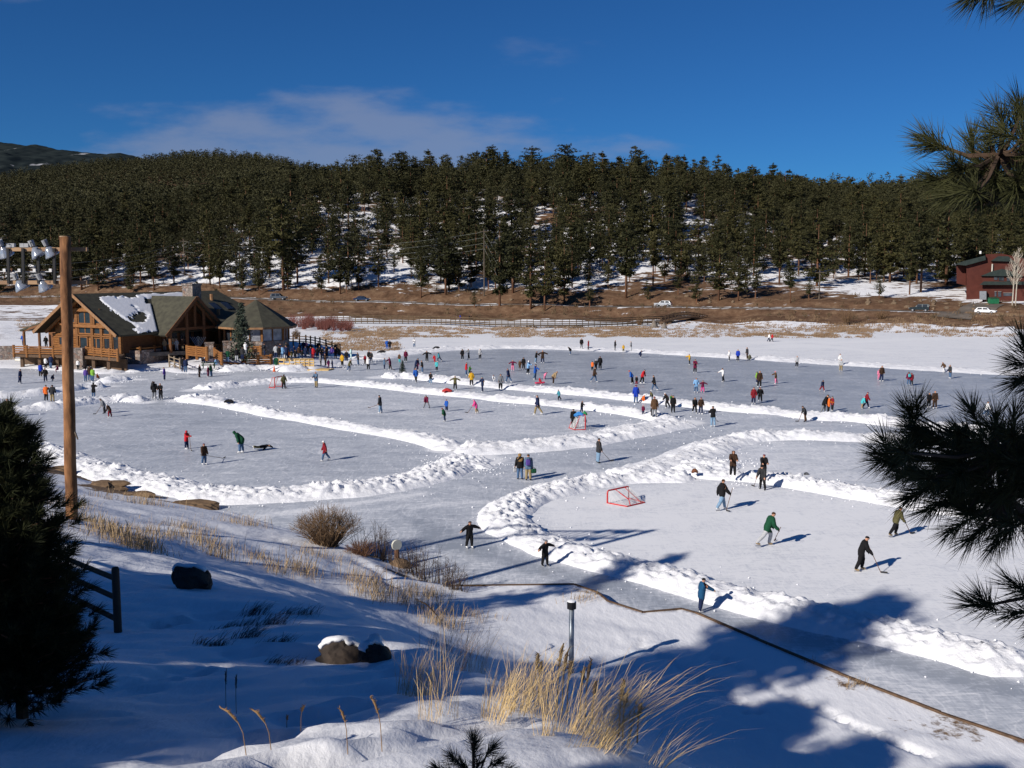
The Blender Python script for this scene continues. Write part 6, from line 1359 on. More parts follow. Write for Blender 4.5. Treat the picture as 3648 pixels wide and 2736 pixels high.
p('C',1843,912,730,'stand',280,'grey','black','black','person in grey jacket and black trousers throwing a shadow on the middle bank',coat=.1)
p('C',1932,830,670,'walk',150,'navy','jean','maroon','person in navy jacket and jeans skating above the middle bank end shadow',coat=.1)
p('C',1414,577,450,'stand',270,'black','black','black','leftmost of three standing in a row below the far bank, in black',coat=.1)
p('C',1485,570,450,'reach1',190,'grey','black','black','middle of three standing in a row below the far bank, with grey jacket',coat=.08)
p('C',1612,570,448,'stand',280,'lgrey','black','lgrey','rightmost of three in a row below the far bank, in pale grey jacket',coat=.08)
p('C',1980,700,575,'arms',270,'maroon','pink','hair','person in pink sleeves and pink trousers skating towards the camera',hat='hair',coat=.04)
p('C',2060,682,580,'stand',270,'brown','brown','hair','small child in brown between the pink skater and the tall person in black',hat='hair',coat=.14)
p('C',2102,685,545,'stand',270,'black','black','black','slim tall person all in black beside the small child in brown',hat='hood',coat=.12)
p('C',2155,735,580,'front',330,'lblue','black','white','person in pale blue and white hooded jacket right of the slim one in black',hat='hood',coat=.1)
# --- upper middle
p('D',345,612,475,'reach1',0,'black','ljean','hair','person in black jacket and pale jeans holding hands at upper centre',hat='hair',coat=.08)
p('D',420,612,465,'arms',280,'dbrown','navy','blond','person in brown coat holding the hand of the person in pale jeans',hat='hair',coat=.16)
p('D',335,798,602,'reach1',350,'blue','denim','black','person in bright blue jacket reaching out to the right above the pink sled',coat=.12)
p('D',442,795,718,'bent',350,'pink','pink','hair','small child in pink bending down right of the bright blue jacket',hat='hair',hh=1.05)
p('D',535,850,705,'bent',20,'tan','dbrown','blond','person in tan top and dark trousers pulling the pink sled on a rope',hat='hair',coat=.06)
p('D',385,850,790,'sit',10,'red','red','royal','small child in red riding the pink sled',hh=1.0,z=.1)
p('D',738,518,425,'bent',195,'black','jean','black','person in black bending forward near the parked red sled',coat=.1)
p('D',858,452,330,'stand',270,'black','grey','hair','person in black jacket and grey trousers standing on the far bank beside the red sled',hat='hair',coat=.1,z=.2)
p('D',935,465,355,'armsup',0,'dred','dbrown','hair','person in dark red with an arm raised at the far bank',hat='hair',coat=.08)
p('D',1235,470,352,'stand',10,'black','black','hair','person in black jacket at the far bank left of the yellow child',hat='hair',coat=.08)
p('D',1330,485,403,'stand',270,'yellow','olive','hair','small child in yellow at the far bank between two adults',hat='hair',coat=.1)
p('D',1416,475,364,'stand',180,'grey','lgrey','blond','person in grey jacket and pale trousers at the far bank right of the yellow child',hat='hair',coat=.1)
p('D',1508,548,485,'crouch',0,'navy','navy','black','person in navy crouching on the ice below the far bank',hh=1.5)
p('D',1000,828,650,'walk',350,'dbrown','jean','black','person in dark brown jacket and jeans below the orange jacket group',coat=.1)
p('D',980,695,590,'stand',60,'orange','black','black','person in orange jacket at the left of the group of three at upper centre',coat=.1)
p('D',1020,690,570,'stand',90,'char','char','white','child in charcoal with white hat between the orange jacket and the long black coat',coat=.12)
p('D',1067,683,533,'stand',90,'black','black','hair','person in long black coat right of the white hat at upper centre',hat='hair',coat=.2)
p('D',1430,845,692,'bend',180,'blue','black','red','person in blue jacket and red hat bending beside the red jacket',coat=.06)
p('D',1540,838,680,'bend',330,'red','black','navy','person in bright red jacket and black trousers leaning over a child',coat=.06)
p('D',1478,860,758,'stand',270,'black','dred','red','child in black with red hat between the blue and red jackets',coat=.12)
p('D',1470,1060,850,'stand',80,'royal','jean','maroon','person in long royal blue coat and jeans beside the orange bundle at the bank',coat=.16,skates='boot')
p('D',1678,925,745,'walk',170,'black','jean','hair','person in black jacket and jeans skating above the tug of the bank crowd',hat='hair',coat=.1)
p('D',1540,1055,990,'crouch',20,'orange','orange','orange','child in orange crouching at the bank right of the royal blue coat',hh=1.05)
p('D',1655,1040,930,'bend',200,'olive','denim','black','person in olive jacket bending behind the big brown coat',coat=.1)
p('D',1678,1218,980,'stand',90,'brown','grey','maroon','big person in brown coat standing on the bank junction with back turned',coat=.16,skates='boot',z=.3)
p('D',1552,1200,1085,'stand',280,'maroon','navy','pink','small child in maroon jacket and pink hat left of the big brown coat',coat=.12,z=.2)
p('D',1652,1215,1118,'stand',270,'black','black','teal','small child in black with striped hat right before the big brown coat',coat=.12,z=.25)
p('D',1822,1120,940,'skate',190,'black','char','white','person in black jacket and white hat leaning left holding a rope at the bank',coat=.08)
p('D',1888,1166,968,'stand',270,'black','black','black','person in long black coat holding a child at the bank',coat=.2,skates='boot')
p('D',1868,1060,985,'sit',280,'green','yellow','black','small child in green and yellow held by the long black coat',hh=.95,z=.75)
# --- right half of the big ice
p('E',178,632,505,'reach1',190,'yellow','black','brown','person in yellow jacket and black trousers at upper right of the big ice',coat=.08)
p('E',240,722,565,'front',270,'maroon','black','black','person in black and red coat below the yellow jacket',coat=.18)
p('E',252,945,775,'pock',275,'lblue','jean','navy','person in pale blue jacket, jeans and knit hat beside the maroon child',coat=.1)
p('E',325,943,805,'arms',280,'maroon','hotpink','maroon','child in maroon jacket and hot pink trousers with arms out',coat=.08)
p('E',625,585,465,'stand',190,'white','black','white','person in white jacket and black trousers left of two by the far bank',coat=.08)
p('E',722,592,455,'stand',250,'royal','black','hair','person in blue and black jacket between the white jacket and the backpack',hat='hair',coat=.08)
p('E',828,572,430,'stand',190,'char','dbrown','hair','person in charcoal jacket standing beside the olive backpack',hat='hair',coat=.08)
p('E',1070,370,275,'walk',0,'white','navy','blond','person in white jacket walking on the snowy ice far beyond the far bank',hat='hair',coat=.06,skates='boot')
p('E',1106,370,275,'walk',0,'red','black','hair','person in red jacket walking beside the white jacket far beyond the far bank',hat='hair',coat=.08,skates='boot')
p('E',555,824,665,'reach1',190,'white','black','black','person in white jacket and black trousers reaching left in mid ice',coat=.06)
p('E',937,842,705,'stand',200,'lime','navy','green','child in lime green jacket behind the brown black coat in mid ice',hat='hood',coat=.1)
p('E',964,885,695,'stand',270,'dbrown','black','hair','person in brown and black in front of the lime green child',hat='hair',coat=.12)
p('E',1150,845,700,'reach1',170,'brown','pink','pink','person in brown jacket and pink trousers alone in mid ice',coat=.08)
p('E',1386,660,528,'stand',270,'lgrey','black','hair','person in light grey jacket and black trousers alone below the far bank',hat='hair',coat=.08)
p('E',1882,706,565,'stand',260,'lgrey','khaki','hair','person in light grey shirt and khaki trousers at the right of the big ice',hat='hair',coat=.06)
p('E',1870,640,503,'stand',270,'white','lgrey','brown','person in white behind the khaki trousers',coat=.1)
p('E',1672,930,800,'walk',300,'navy','dred','black','child in navy jacket and dark red trousers alone on the right ice',coat=.06)
p('E',898,1072,880,'stand',270,'dred','navy','maroon','person in dark red coat at the bank left of a leaning skater',coat=.14)
p('E',972,1050,878,'skate',250,'black','black','maroon','person in black and red coat leaning beside the dark red coat',coat=.14)
p('E',235,1178,995,'walk',275,'black','black','hair','person in black jacket and leggings left of a pair near the lane end',hat='long',coat=.06)
p('E',305,1187,993,'pock',275,'dbrown','navy','maroon','person in dark jacket and navy jeans right of the pair near the lane end',coat=.08)
p('E',440,1330,1090,'front',100,'black','ljean','hair','person in black jacket and pale jeans with back turned at the lane end',hat='hair',coat=.08,stick=(488,1270,'stick hanging beside the pale jeans at the lane end'))
p('E',1480,1272,1090,'bend',190,'char','brown','black','person in charcoal jacket and brown trousers bending in the gap of the bank',coat=.08,skates='black',stick=(1405,1268,'stick of the bending person in brown trousers'))
p('E',1688,1182,945,'bend',330,'black','grey','dbrown','person in black jacket bending over the group at the bank mound',coat=.1)
p('E',1740,1186,985,'front',10,'orange','black','black','person in bright orange jacket at the bank mound',coat=.08)
p('E',1786,1150,985,'stand',200,'dred','black','black','child in dark red and white right of the bright orange jacket',coat=.12)
p('E',2165,1122,935,'walk',350,'dred','navy','maroon','person in dark red jacket skating right at the right ice',coat=.08)
p('E',2118,1126,990,'bend',10,'turq','tan','pink','small child in turquoise held by the dark red jacket',coat=.12)
p('F',606,1450,1258,'stand',280,'dbrown','navy','hair','person in dark jacket beside the pale pink child at the far right ice',hat='hair',coat=.08)
p('F',580,1440,1310,'stand',260,'pink','pink','pink','child in pale pink beside the dark jacket at the far right ice',coat=.14)
p('F',912,1497,1340,'stand',95,'maroon','jean','black','person with turquoise backpack and jeans above the pine needles',coat=.08)
p('F',944,1497,1352,'stand',90,'dred','char','dred','person in dark red right of the turquoise backpack',coat=.12)
p('F',1312,1348,1230,'skate',190,'brown','white','hair','person in brown jacket and white trousers at the right far bank',hat='hair',coat=.06)
p('F',1378,1417,1260,'stand',190,'char','jean','hair','person in charcoal jacket and jeans below the white trousers at the right',hat='hair',coat=.08)
p('L',1205,492,288,'stand',270,'dbrown','dbrown','maroon','person in dark clothes partly behind the pine needle tuft',hat='hair',coat=.12)
p('L',1140,480,308,'stand',270,'black','black','black','person in black hidden by the pine needle tuft beside the dark clothes',coat=.12)
p('L',1788,580,408,'walk',350,'white','jean','brown','person in white top and jeans just above the pine branch at the right',coat=.06)
# --- terrace, deck and far path
for row in [(520,1045,962,'black','char','black','person in black standing behind the left deck railing'),(580,1045,975,'char','navy','hair','person in charcoal behind the left deck railing right of the one in black'),(640,1045,982,'red','red','hair','small person in red behind the deck railing by the wooden pole'),(860,1045,972,'navy','navy','black','person in navy on the deck right of the wooden pole'),(940,1045,985,'lgrey','black','white','person in pale hat on the deck before the lodge door'),(265,1020,957,'blue','navy','black','person in blue sitting under the porch roof'),
  (1395,1062,955,'dred','black','hair','person in dark red at the corner of the deck and terrace'),(1450,1072,1000,'black','tan','white','person in black and tan at the left of the terrace wall'),(1660,1085,1030,'grey','char','grey','person in grey hood seated behind the terrace rail'),(1806,1080,1000,'brown','char','hair','person in brown on the terrace left of the white hat'),(1856,1085,985,'tan','grey','white','person in tan jacket and white hat behind the terrace rail'),(1922,1080,1005,'turq','char','black','person in turquoise behind the terrace rail'),(1990,1082,993,'lgrey','lgrey','lgrey','person in pale grey at the right end of the terrace rail'),(2055,1080,1000,'dbrown','tan','hair','person in dark brown at the terrace corner by the candelabrum')]:
    x, yf, yt, jc, lg_, hd_, lb = row
    p('A',x,yf + 22,yt,'pock' if 'seated' not in lb else 'sit',270,jc,lg_,hd_,lb,hat='hair' if hd_ == 'hair' else 'cap',skates='boot',z=1.95,group='people on the deck and terrace',hh=1.7)
p('C',1392,140,55,'walk',180,'royal','navy','black','person in blue walking on the boardwalk ahead of a couple',skates='boot',z=.6,hh=1.75,group='walkers on the boardwalk')
p('C',1495,140,52,'walk',180,'black','black','black','left person in black of the couple on the boardwalk',skates='boot',z=.6,hh=1.75,group='walkers on the boardwalk')
p('C',1518,140,55,'walk',180,'dbrown','black','hair','right person in dark brown of the couple on the boardwalk',hat='hair',skates='boot',z=.6,hh=1.7,group='walkers on the boardwalk')

def skeleton(pose, jitter, rnd):
    lean, lg, spread, aL, aR = POSES[pose]; j = lambda a: a + rnd.uniform(-jitter, jitter)
    V = []; E = []; RAD = []; SEG = []
    def add(pnt, r, par=None, seg=None):
        V.append(Vector(pnt)); RAD.append(r); i = len(V) - 1
        if par is not None: E.append((par, i)); SEG.append(seg)
        return i
    ln = R(j(lean)); up = Vector((math.sin(ln), 0, math.cos(ln))); fw = Vector((math.cos(ln), 0, -math.sin(ln))); lf = Vector((0, 1, 0))
    pel = add((0, 0, 0), (.070, .066)); wa = add(up * .085, (.068, .062), pel, 'torso'); ches = add(up * .20 + fw * .004, (.083, .070), wa, 'torso'); nb = add(up * .285, (.055, .05), ches, 'torso')
    nk = add(up * .315 + fw * .006, (.032, .032), nb, 'neck'); hn = R(max(0, lean) * .45); hup = (up * math.cos(hn) + Vector((0, 0, 1)) * math.sin(hn)).normalized() if lean < 60 else up
    h0 = add(V[nk] + hup * .035 + fw * .010, (.046, .044), nk, 'head'); h1 = add(V[h0] + hup * .045, (.058, .053), h0, 'head'); h2 = add(V[h1] + hup * .04, (.042, .040), h1, 'head')
    hands = []; feet = []
    for s, (f, o, e), ths in ((1, aL, lg[:2]), (-1, aR, lg[2:])):
        sh = add(V[ches] + up * .062 + lf * s * .098, (.044, .044), ches, 'torso')
        f, o, e = R(j(f)), R(j(o)), R(j(e)); dn = -up
        d = (dn * math.cos(f) + fw * math.sin(f)); d = (d * math.cos(o) + lf * s * math.sin(o)).normalized()
        el = add(V[sh] + d * .16, (.034, .034), sh, 'arm'); d2 = (d * math.cos(e) + (fw if abs(d.dot(fw)) < .95 else up) * math.sin(e)).normalized()
        wr = add(V[el] + d2 * .135, (.025, .025), el, 'arm'); hd = add(V[wr] + d2 * .055, (.024, .019), wr, 'hand'); hands.append((V[wr].copy(), V[hd].copy(), d2.copy()))
        hip = add((0, s * .052, -.018), (.064, .062), pel, 'hip'); t, k = R(j(ths[0])), R(max(0, j(ths[1]))); sp = R(spread)
        td = Vector((math.sin(t) * math.cos(sp), s * math.sin(sp), -math.cos(t) * math.cos(sp))); kn = add(V[hip] + td * .225, (.045, .045), hip, 'thigh')
        sd_ = Vector((math.sin(t - k) * math.cos(sp), s * math.sin(sp), -math.cos(t - k) * math.cos(sp))); an = add(V[kn] + sd_ * .225, (.032, .032), kn, 'shin')
        fd = Vector((math.cos(max(-.7, min(.3, -(t - k) * .3))), 0, -.22)).normalized(); he = add(V[an] + Vector((-.012, 0, -.030)), (.026, .025), an, 'foot'); to = add(V[he] + fd * .105, (.021, .018), he, 'foot'); feet.append((V[he].copy(), V[to].copy()))
    return V, E, RAD, SEG, dict(up=up, fw=fw, hup=hup, h1=V[h1].copy(), hands=hands, feet=feet)
rnd = random.Random(21); tmp = []
for i, q in enumerate(P_):
    px, pyf = rpx(q['reg'], q['x'], q['yf']); _, pyt = rpx(q['reg'], q['x'], q['yt']); g = atz(px, pyf, q['z'])
    if 'crowd' in (q['group'] or ''):
        for _ in range(3): q['z'] = court_z(g[0], g[1]); g = atz(px, pyf, q['z'])
    elif q['z'] == 0:
        q['z'] = bank_height(g[0], g[1]) if bank_height(g[0], g[1]) > .12 else 0.0; g = atz(px, pyf, q['z'])
    V, E, RAD, SEG, info = skeleton(q['pose'], 4, rnd)
    hpx = (pyf - pyt); depth = g[1] * math.cos(PITCH) + (H - q['z']) * math.sin(PITCH)
    zs = [v.z for v in V]; mn = min(v.z - r[0] for v, r in zip(V, RAD)); ext = max(v.z + r[0] * .7 for v, r in zip(V, RAD)) - mn
    hgt = q['hh'] or hpx * depth / F / max(ext, .35) if q['pose'] != 'lie' else (q['hh'] or 1.4)
    hgt = min(max(hgt, .85), 1.92)
    q.update(g=g, hgt=hgt, mn=mn, V=V, E=E, SEG=SEG, info=info, RAD=RAD, near=hpx > 75)
    me = bpy.data.meshes.new('sk'); me.from_pydata([tuple(v * hgt) for v in V], E, []); o = obj('sk', me)
    o.modifiers.new('s', 'SKIN').use_smooth_shade = True; sb_ = o.modifiers.new('d', 'SUBSURF'); sb_.levels = 2 if q['near'] else 1
    fat = rnd.uniform(1.0, 1.13) * (1.12 if hgt < 1.35 else 1.0)
    for k, sv in enumerate(me.skin_vertices[0].data): sv.radius = (RAD[k][0] * hgt * fat, RAD[k][1] * hgt * fat); sv.use_root = (k == 0)
    tmp.append(o)
dg = bpy.context.evaluated_depsgraph_get(); dg.update()
def shell(co, nr, faces, sel, push, hgt):
    fs = [f for f, s_ in zip(faces, sel) if s_]
    if not fs: return None
    ids = sorted({i for f in fs for i in f}); mp = {a: b for b, a in enumerate(ids)}
    pv = push[ids][:, None] if isinstance(push, np.ndarray) else push
    return co[ids] + nr[ids] * pv, [[mp[i] for i in f] for f in fs]
def mk(name, vf, m, par, loc=None):
    me = bpy.data.meshes.new(name); me.from_pydata([tuple(v) for v in vf[0]], [], vf[1]); me.materials.append(m); me.polygons.foreach_set('use_smooth', [True] * len(vf[1])); me.update(); o = obj(name, me, par)
    return o
def hand_mesh(info, side, hgt):
    wr, hd, d = info['hands'][side]; mb = MB(); wr, hd = wr * hgt, hd * hgt; sdw = d.cross(info['up']); sdw = sdw.normalized() if sdw.length > .1 else Vector((0, 1, 0)); nrm = d.cross(sdw).normalized()
    s = hgt; mb.tube([wr - d * .004 * s, wr + d * .02 * s, wr + d * .05 * s, wr + d * .058 * s], [.017 * s, .021 * s, .023 * s, .018 * s], 8)
    for k in range(4):
        b = wr + d * .05 * s + sdw * (k - 1.5) * .0105 * s; L_ = (.036, .042, .04, .031)[k] * s; c = (d + nrm * .35).normalized(); c2 = (d + nrm * 1.5).normalized()
        mb.tube([b, b + c * L_ * .5, b + c * L_ * .5 + c2 * L_ * .5], [.0068 * s, .0062 * s, .005 * s], 5)
    b = wr + d * .018 * s + sdw * .018 * s; mb.tube([b, b + (d * .6 + sdw + nrm * .4).normalized() * .024 * s, b + (d + sdw * .6 + nrm * .8).normalized() * .045 * s], [.008 * s, .0075 * s, .006 * s], 5)
    return mb
for q, t in zip(P_, tmp):
    e = t.evaluated_get(dg).to_mesh(); n = len(e.vertices); co = np.zeros(n * 3); e.vertices.foreach_get('co', co); co = co.reshape(-1, 3); nr = np.zeros(n * 3); e.vertices.foreach_get('normal', nr); nr = nr.reshape(-1, 3)
    faces = [list(f.vertices) for f in e.polygons]; hgt = q['hgt']; info = q['info']; V = np.array([tuple(v) for v in q['V']]) * hgt
    blade = .03 if q['sk'] in ('white', 'black', 'brown') else 0.0
    lift = -co[:, 2].min() + blade; lie = q['pose'] == 'lie'
    # nearest bone of every vertex
    D = np.full(n, 9.0); S = np.zeros(n, int); T = np.zeros(n); names = ['torso', 'arm', 'hand', 'hip', 'thigh', 'shin', 'foot', 'head', 'neck']
    for (a, b), sg in zip(q['E'], q['SEG']):
        A, B = V[a], V[b]; ab = B - A; tt = np.clip(((co - A) @ ab) / (ab @ ab + 1e-12), 0, 1); d = np.linalg.norm(co - A - tt[:, None] * ab, axis=1) / ((q['RAD'][a][0] * (1 - tt) + q['RAD'][b][0] * tt) * hgt)
        m = d < D; D = np.where(m, d, D); S = np.where(m, names.index(sg), S); T = np.where(m, tt, T)
    c3 = co + np.array([0, 0, lift])
    nup = np.array(info['up']); along = (co @ nup) / hgt            # height over the pelvis along the torso
    inT = (S == 0) | (S == 1) | ((S == 3) & (along > -q['coat'])) | ((S == 4) & (along > -q['coat']) & (T < .75)) | ((S == 8) & (T < .5))
    inL = (S == 3) | (S == 4) | (S == 5) | ((S == 0) & (along < .05)); inF = S == 6
    vsel = lambda mask: [all(mask[i] for i in f) for f in faces]
    vany = lambda mask: [sum(bool(mask[i]) for i in f) >= 2 for f in faces]
    body = bpy.data.meshes.new('person'); body.from_pydata([tuple(v) for v in c3], [], faces); body.materials.append(SKIN); body.materials.append(EYE); body.polygons.foreach_set('use_smooth', [True] * len(faces))
    hc = np.array(info['h1']) * hgt; fwd = np.array(info['fw']); hup = np.array(info['hup']); fwd = fwd - hup * (fwd @ hup); fwd /= np.linalg.norm(fwd); lat = np.cross(hup, fwd)
    if q['near']:
        rel = co - hc; a_, u2, l2 = rel @ fwd, rel @ hup, rel @ lat; nose = np.exp(-((l2 / (.010 * hgt)) ** 2 + ((u2 + .012 * hgt) / (.012 * hgt)) ** 2)) * (a_ > 0) * (S == 7) * .016 * hgt
        c3n = c3 + fwd * nose[:, None]; body.vertices.foreach_set('co', c3n.ravel())
        for s in (-1, 1):
            tgt = hc + fwd * .05 * hgt + lat * s * .02 * hgt + hup * .006 * hgt; fc = np.array([co[f].mean(0) for f in faces]); k = int(np.argmin(((fc - tgt) ** 2).sum(1))); body.polygons[k].material_index = 1
    body.update(); o = obj('person', body); yaw = R(q['face']); o.rotation_euler = (0, 0, yaw); o.location = tuple(q['g'])
    if lie: o.rotation_euler = (0, R(84), yaw)
    tag(o, q['lab'], 'person', q['group'] or 'people at the rink')
    if lie: o.location.z = .16
    fold = fbm(c3[:, 0] * 9 / hgt + c3[:, 1] * 4, c3[:, 2] * 16 / hgt + c3[:, 1] * 7, 3, 5); mk('jacket', shell(c3, nr, faces, vany(inT), (.008 + .022 * fold) * hgt, hgt), cloth(q['jac']), o)
    mk("trousers", shell(c3, nr, faces, vany(inL & ~inF), (.004 + .013 * fold) * hgt, hgt), cloth(q['leg']), o)
    for s in (1, -1):
        fm = inF & ((co[:, 1] * s) > 0)
        vf = shell(c3, nr, faces, vany(fm), .004 * hgt, hgt)
        if vf:
            so = mk('skate' if blade else 'boot', vf, cloth('white' if q['sk'] == 'white' else ('tan' if q['sk'] == 'brown' else 'black')), o)
            if blade and not lie:
                he, to = info['feet'][0 if s > 0 else 1]; mb = MB(); zb = max(0.0, (min(he.z, to.z) * hgt + lift) - .055 * hgt); mb.box(((he.x + to.x) / 2 * hgt, he.y * hgt, zb + .03), (.16 * hgt, .012, .06)); mb.build('blade', BLADE, so)
    rel = co - hc; a_, u2 = rel @ fwd / hgt, rel @ hup / hgt; isH = (S == 7) | ((S == 8) & (T > .5))
    if q['hat'] == 'hood': hm_ = isH & ((a_ < .030) | (u2 > .035)); pushh = .014
    elif q['hat'] == 'long': hm_ = (isH & ((u2 > .018 + a_ * .9) | (a_ < -.008))) | ((S == 0) & (along > .16) & (co @ np.array(info['fw']) / hgt - V[2] @ np.array(info['fw']) / hgt < -.03)) | ((S == 8) & (a_ < -.005)); pushh = .020
    elif q['hat'] == 'hair': hm_ = isH & (u2 > .012 + a_ * .75); pushh = .006
    elif q['hat'] == 'helmet': hm_ = isH & (u2 > -.012 + a_ * .5); pushh = .018
    else: hm_ = isH & (u2 > .008 + a_ * .25); pushh = .010
    vf = shell(c3, nr, faces, vany(hm_), pushh * hgt, hgt)
    if vf: mk({'hood': 'hood', 'long': 'hair', 'hair': 'hair', 'helmet': 'helmet'}.get(q['hat'], 'hat'), vf, cloth(q['head']), o)
    if q['gl']:
        vf = shell(c3, nr, faces, vany(S == 2), .008 * hgt, hgt)
        if vf: mk('gloves', vf, cloth(q['gl']), o)
    if q['near']:
        for sd2 in (0, 1):
            mb = hand_mesh(info, sd2, hgt); mb.v = [(a, b, c + lift) for a, b, c in mb.v]; mb.build('hand', cloth(q['gl']) if q['gl'] else SKIN, o, True)
    if q['stick']:
        # both hands round the shaft: from beside the hands down to the ice
        hx = info['hands'][1][1] * hgt + Vector((0, 0, lift)); a, b, lab = q['stick']; cz, sz = math.cos(yaw), math.sin(yaw)
        hw = Vector((q['g'][0] + hx.x * cz - hx.y * sz, q['g'][1] + hx.x * sz + hx.y * cz, q['g'][2] + hx.z)); ti = rpx(q['reg'], a, b); tip = Vector(atz(*ti, .03)); d = hw - tip; top = hw + d.normalized() * .35 * hgt / 1.7
        mb = MB(); rs = .016 if q['near'] else .02; mb.tube([top, tip], rs, 6); mb.v = [tuple(Vector(v) - tip) for v in mb.v]; so = empty('hockey_stick', tuple(tip), 0, lab, 'hockey stick', 'hockey sticks'); mb.build('shaft', STICKM, so)
        hd = Vector((tip.x - q['g'][0], tip.y - q['g'][1], 0)).normalized(); mb = MB(); mb.bar((0, 0, .03), hd * .28 + Vector((0, 0, .035)), .02, .07); mb.build('blade', STICKB, so)
    del q['V']
for t in tmp: bpy.data.objects.remove(t)
print('PEOPLE', len(P_))

def bag(px, py, z, m, sz, lab, cat='bag', name='bag', dy=0.0):
    q = atz(px, py, z); bm = bmesh.new(); bmesh.ops.create_icosphere(bm, subdivisions=3, radius=1)
    for v in bm.verts: k = 1 / max(.72, max(abs(v.co.x), abs(v.co.y), abs(v.co.z))); v.co = Vector((v.co.x * sz[0] * k * .8, v.co.y * sz[1] * k * .8, v.co.z * sz[2] * k * .8))
    me = bpy.data.meshes.new(name); bm.to_mesh(me); bm.free(); me.materials.append(m); me.polygons.foreach_set('use_smooth', [True] * len(me.polygons)); e = empty(name, (q[0], q[1] + dy, z), .2, lab, cat)
    obj('bag_body', me, e); mb = MB(); mb.tube([(-sz[0] * .5, 0, sz[2] * .8), (0, 0, sz[2] * 1.5), (sz[0] * .5, 0, sz[2] * .8)], .014, 5); mb.build('strap', cloth('black'), e); return e
q = rpx('J', 260, 1143); g = atz(*q); bag(*q, 1.22, cloth('purple'), (.17, .11, .24), 'blue and red backpack worn over the denim jacket on the ice lane', name='backpack').location = (g[0] - .02, g[1] - .2, 1.2)
bag(*q, .55, cloth('dgreen'), (.2, .14, .17), 'dark green bag hanging from the hand of the person in denim').location = (g[0] + .34, g[1], .62)
q = rpx('J', 165, 1130); g = atz(*q); bag(*q, .55, cloth('lgrey'), (.13, .1, .15), 'grey and white skates bag held by the person with long blond hair').location = (g[0] - .33, g[1], .6)
q = rpx('F', 912, 1497); g = atz(*q); bag(*q, 1.2, cloth('turq'), (.17, .11, .22), 'turquoise backpack worn by the person in maroon above the pine needles', name='backpack').location = (g[0], g[1] - .2, 1.2)
# ================================================================ near hill: pines, pole, fence, rocks, grasses
NEEDLE = foliage_mat('near_needles', (.010, .013, .006), (.022, .027, .010), (.050, .052, .018), 3.0)
def tufts(bases, axes, per, L_, w_, rng, shoot=.10):
    n = len(bases); B = np.repeat(np.asarray(bases, float), per, 0); A = np.repeat(np.asarray(axes, float), per, 0); A /= np.linalg.norm(A, axis=1)[:, None]
    u = rng.random(n * per)[:, None]; th = np.radians(rng.uniform(12, 62, n * per)[:, None] * (1.15 - .5 * u)); r = rng.normal(0, 1, (n * per, 3)); r -= A * (r * A).sum(1)[:, None]; r /= np.linalg.norm(r, axis=1)[:, None]
    d = A * np.cos(th) + r * np.sin(th); d[:, 2] -= .06; p0 = B + A * shoot * (u - .35); ln = L_ * rng.uniform(.75, 1.1, (n * per, 1)); tip = p0 + d * ln
    s = np.cross(d, rng.normal(0, 1, (n * per, 3))); s /= np.linalg.norm(s, axis=1)[:, None]; mid = p0 + d * ln * .5 + r * ln * .03
    v = np.stack([p0 - s * w_, p0 + s * w_, mid + s * w_ * .9, tip, mid - s * w_ * .9], 1).reshape(-1, 3)
    k = np.arange(n * per)[:, None] * 5; f = np.concatenate([k + np.array([[0, 1, 2]]), k + np.array([[0, 2, 4]]), k + np.array([[4, 2, 3]])])
    return v, f
def needle_part(name, bases, axes, per, L_, w_, seed, parent, shoot=.10):
    rng = np.random.default_rng(seed); v, f = tufts(bases, axes, per, L_, w_, rng, shoot); return np_mesh(name, v, f, NEEDLE, parent)
# -- young pine at the left edge
def young_pine(base, top, prof, nwh, seed, lab, per=46, L_=.13, w_=.0016, name='pine_tree', nb=6):
    rng = np.random.default_rng(seed); base, top = np.array(base), np.array(top); e = empty(name, tuple(base), 0, lab, 'tree'); ht = np.linalg.norm(top - base); bs = []; ax = []; mb = MB()
    mb.tube([(0, 0, -.3), tuple((top - base) * .5 + np.array([.03, 0, 0])), tuple(top - base)], [ht * .022, ht * .013, .006], 7); mb.build('trunk', BARK, e); bm_ = MB()
    for i in range(nwh):
        t = .08 + .9 * i / (nwh - 1); R_ = np.interp(t, *zip(*prof)); c = (top - base) * t
        for k in range(nb):
            a = 6.283 * (k + rng.random() * .7) / nb + i * 1.1; Lb = R_ * rng.uniform(.75, 1.15); d = np.array([math.cos(a), math.sin(a), rng.uniform(.05, .45)]); end = c + d * Lb
            mid = c + d * Lb * .55 - np.array([0, 0, .05 * Lb]); bm_.tube([c, mid, end], [.012, .009, .005], 4, cap=False)
            for s in np.arange(.30, 1.01, .06 / max(.2, Lb)):
                p = mid + (end - mid) * (s - .55) / .45 if s > .55 else c + (mid - c) * s / .55
                off = rng.normal(0, .06, 3); bs.append(p + off); ax.append(d * .8 + off * 4 + np.array([0, 0, .5]))
    for _ in range(5): bs.append((top - base) + rng.normal(0, .03, 3)); ax.append((rng.normal(0, .3), rng.normal(0, .3), 1))
    bm_.build('branch', BARK, e); needle_part('needles', bs, ax, per, L_, w_, seed, e); return e
b_ = atY(80, 2590, 8.0); t_ = atY(15, 1490, 8.3); young_pine((b_[0], b_[1], lz(b_[0], b_[1])), t_, [(0, .45), (.1, .58), (.3, .52), (.5, .42), (.7, .32), (.85, .20), (1, .05)], 24, 41, 'dark bushy young pine filling the lower left edge beside the rail fence post', per=70, nb=11, w_=.0024)
b_ = atY(-60, 2560, 8.6); t_ = atY(-140, 1640, 8.8); young_pine((b_[0], b_[1], lz(b_[0], b_[1])), t_, [(0, .5), (.3, .6), (.6, .45), (1, .05)], 13, 42, 'second dark young pine just beyond the left edge behind the bushy one', per=56, w_=.0024, nb=7)
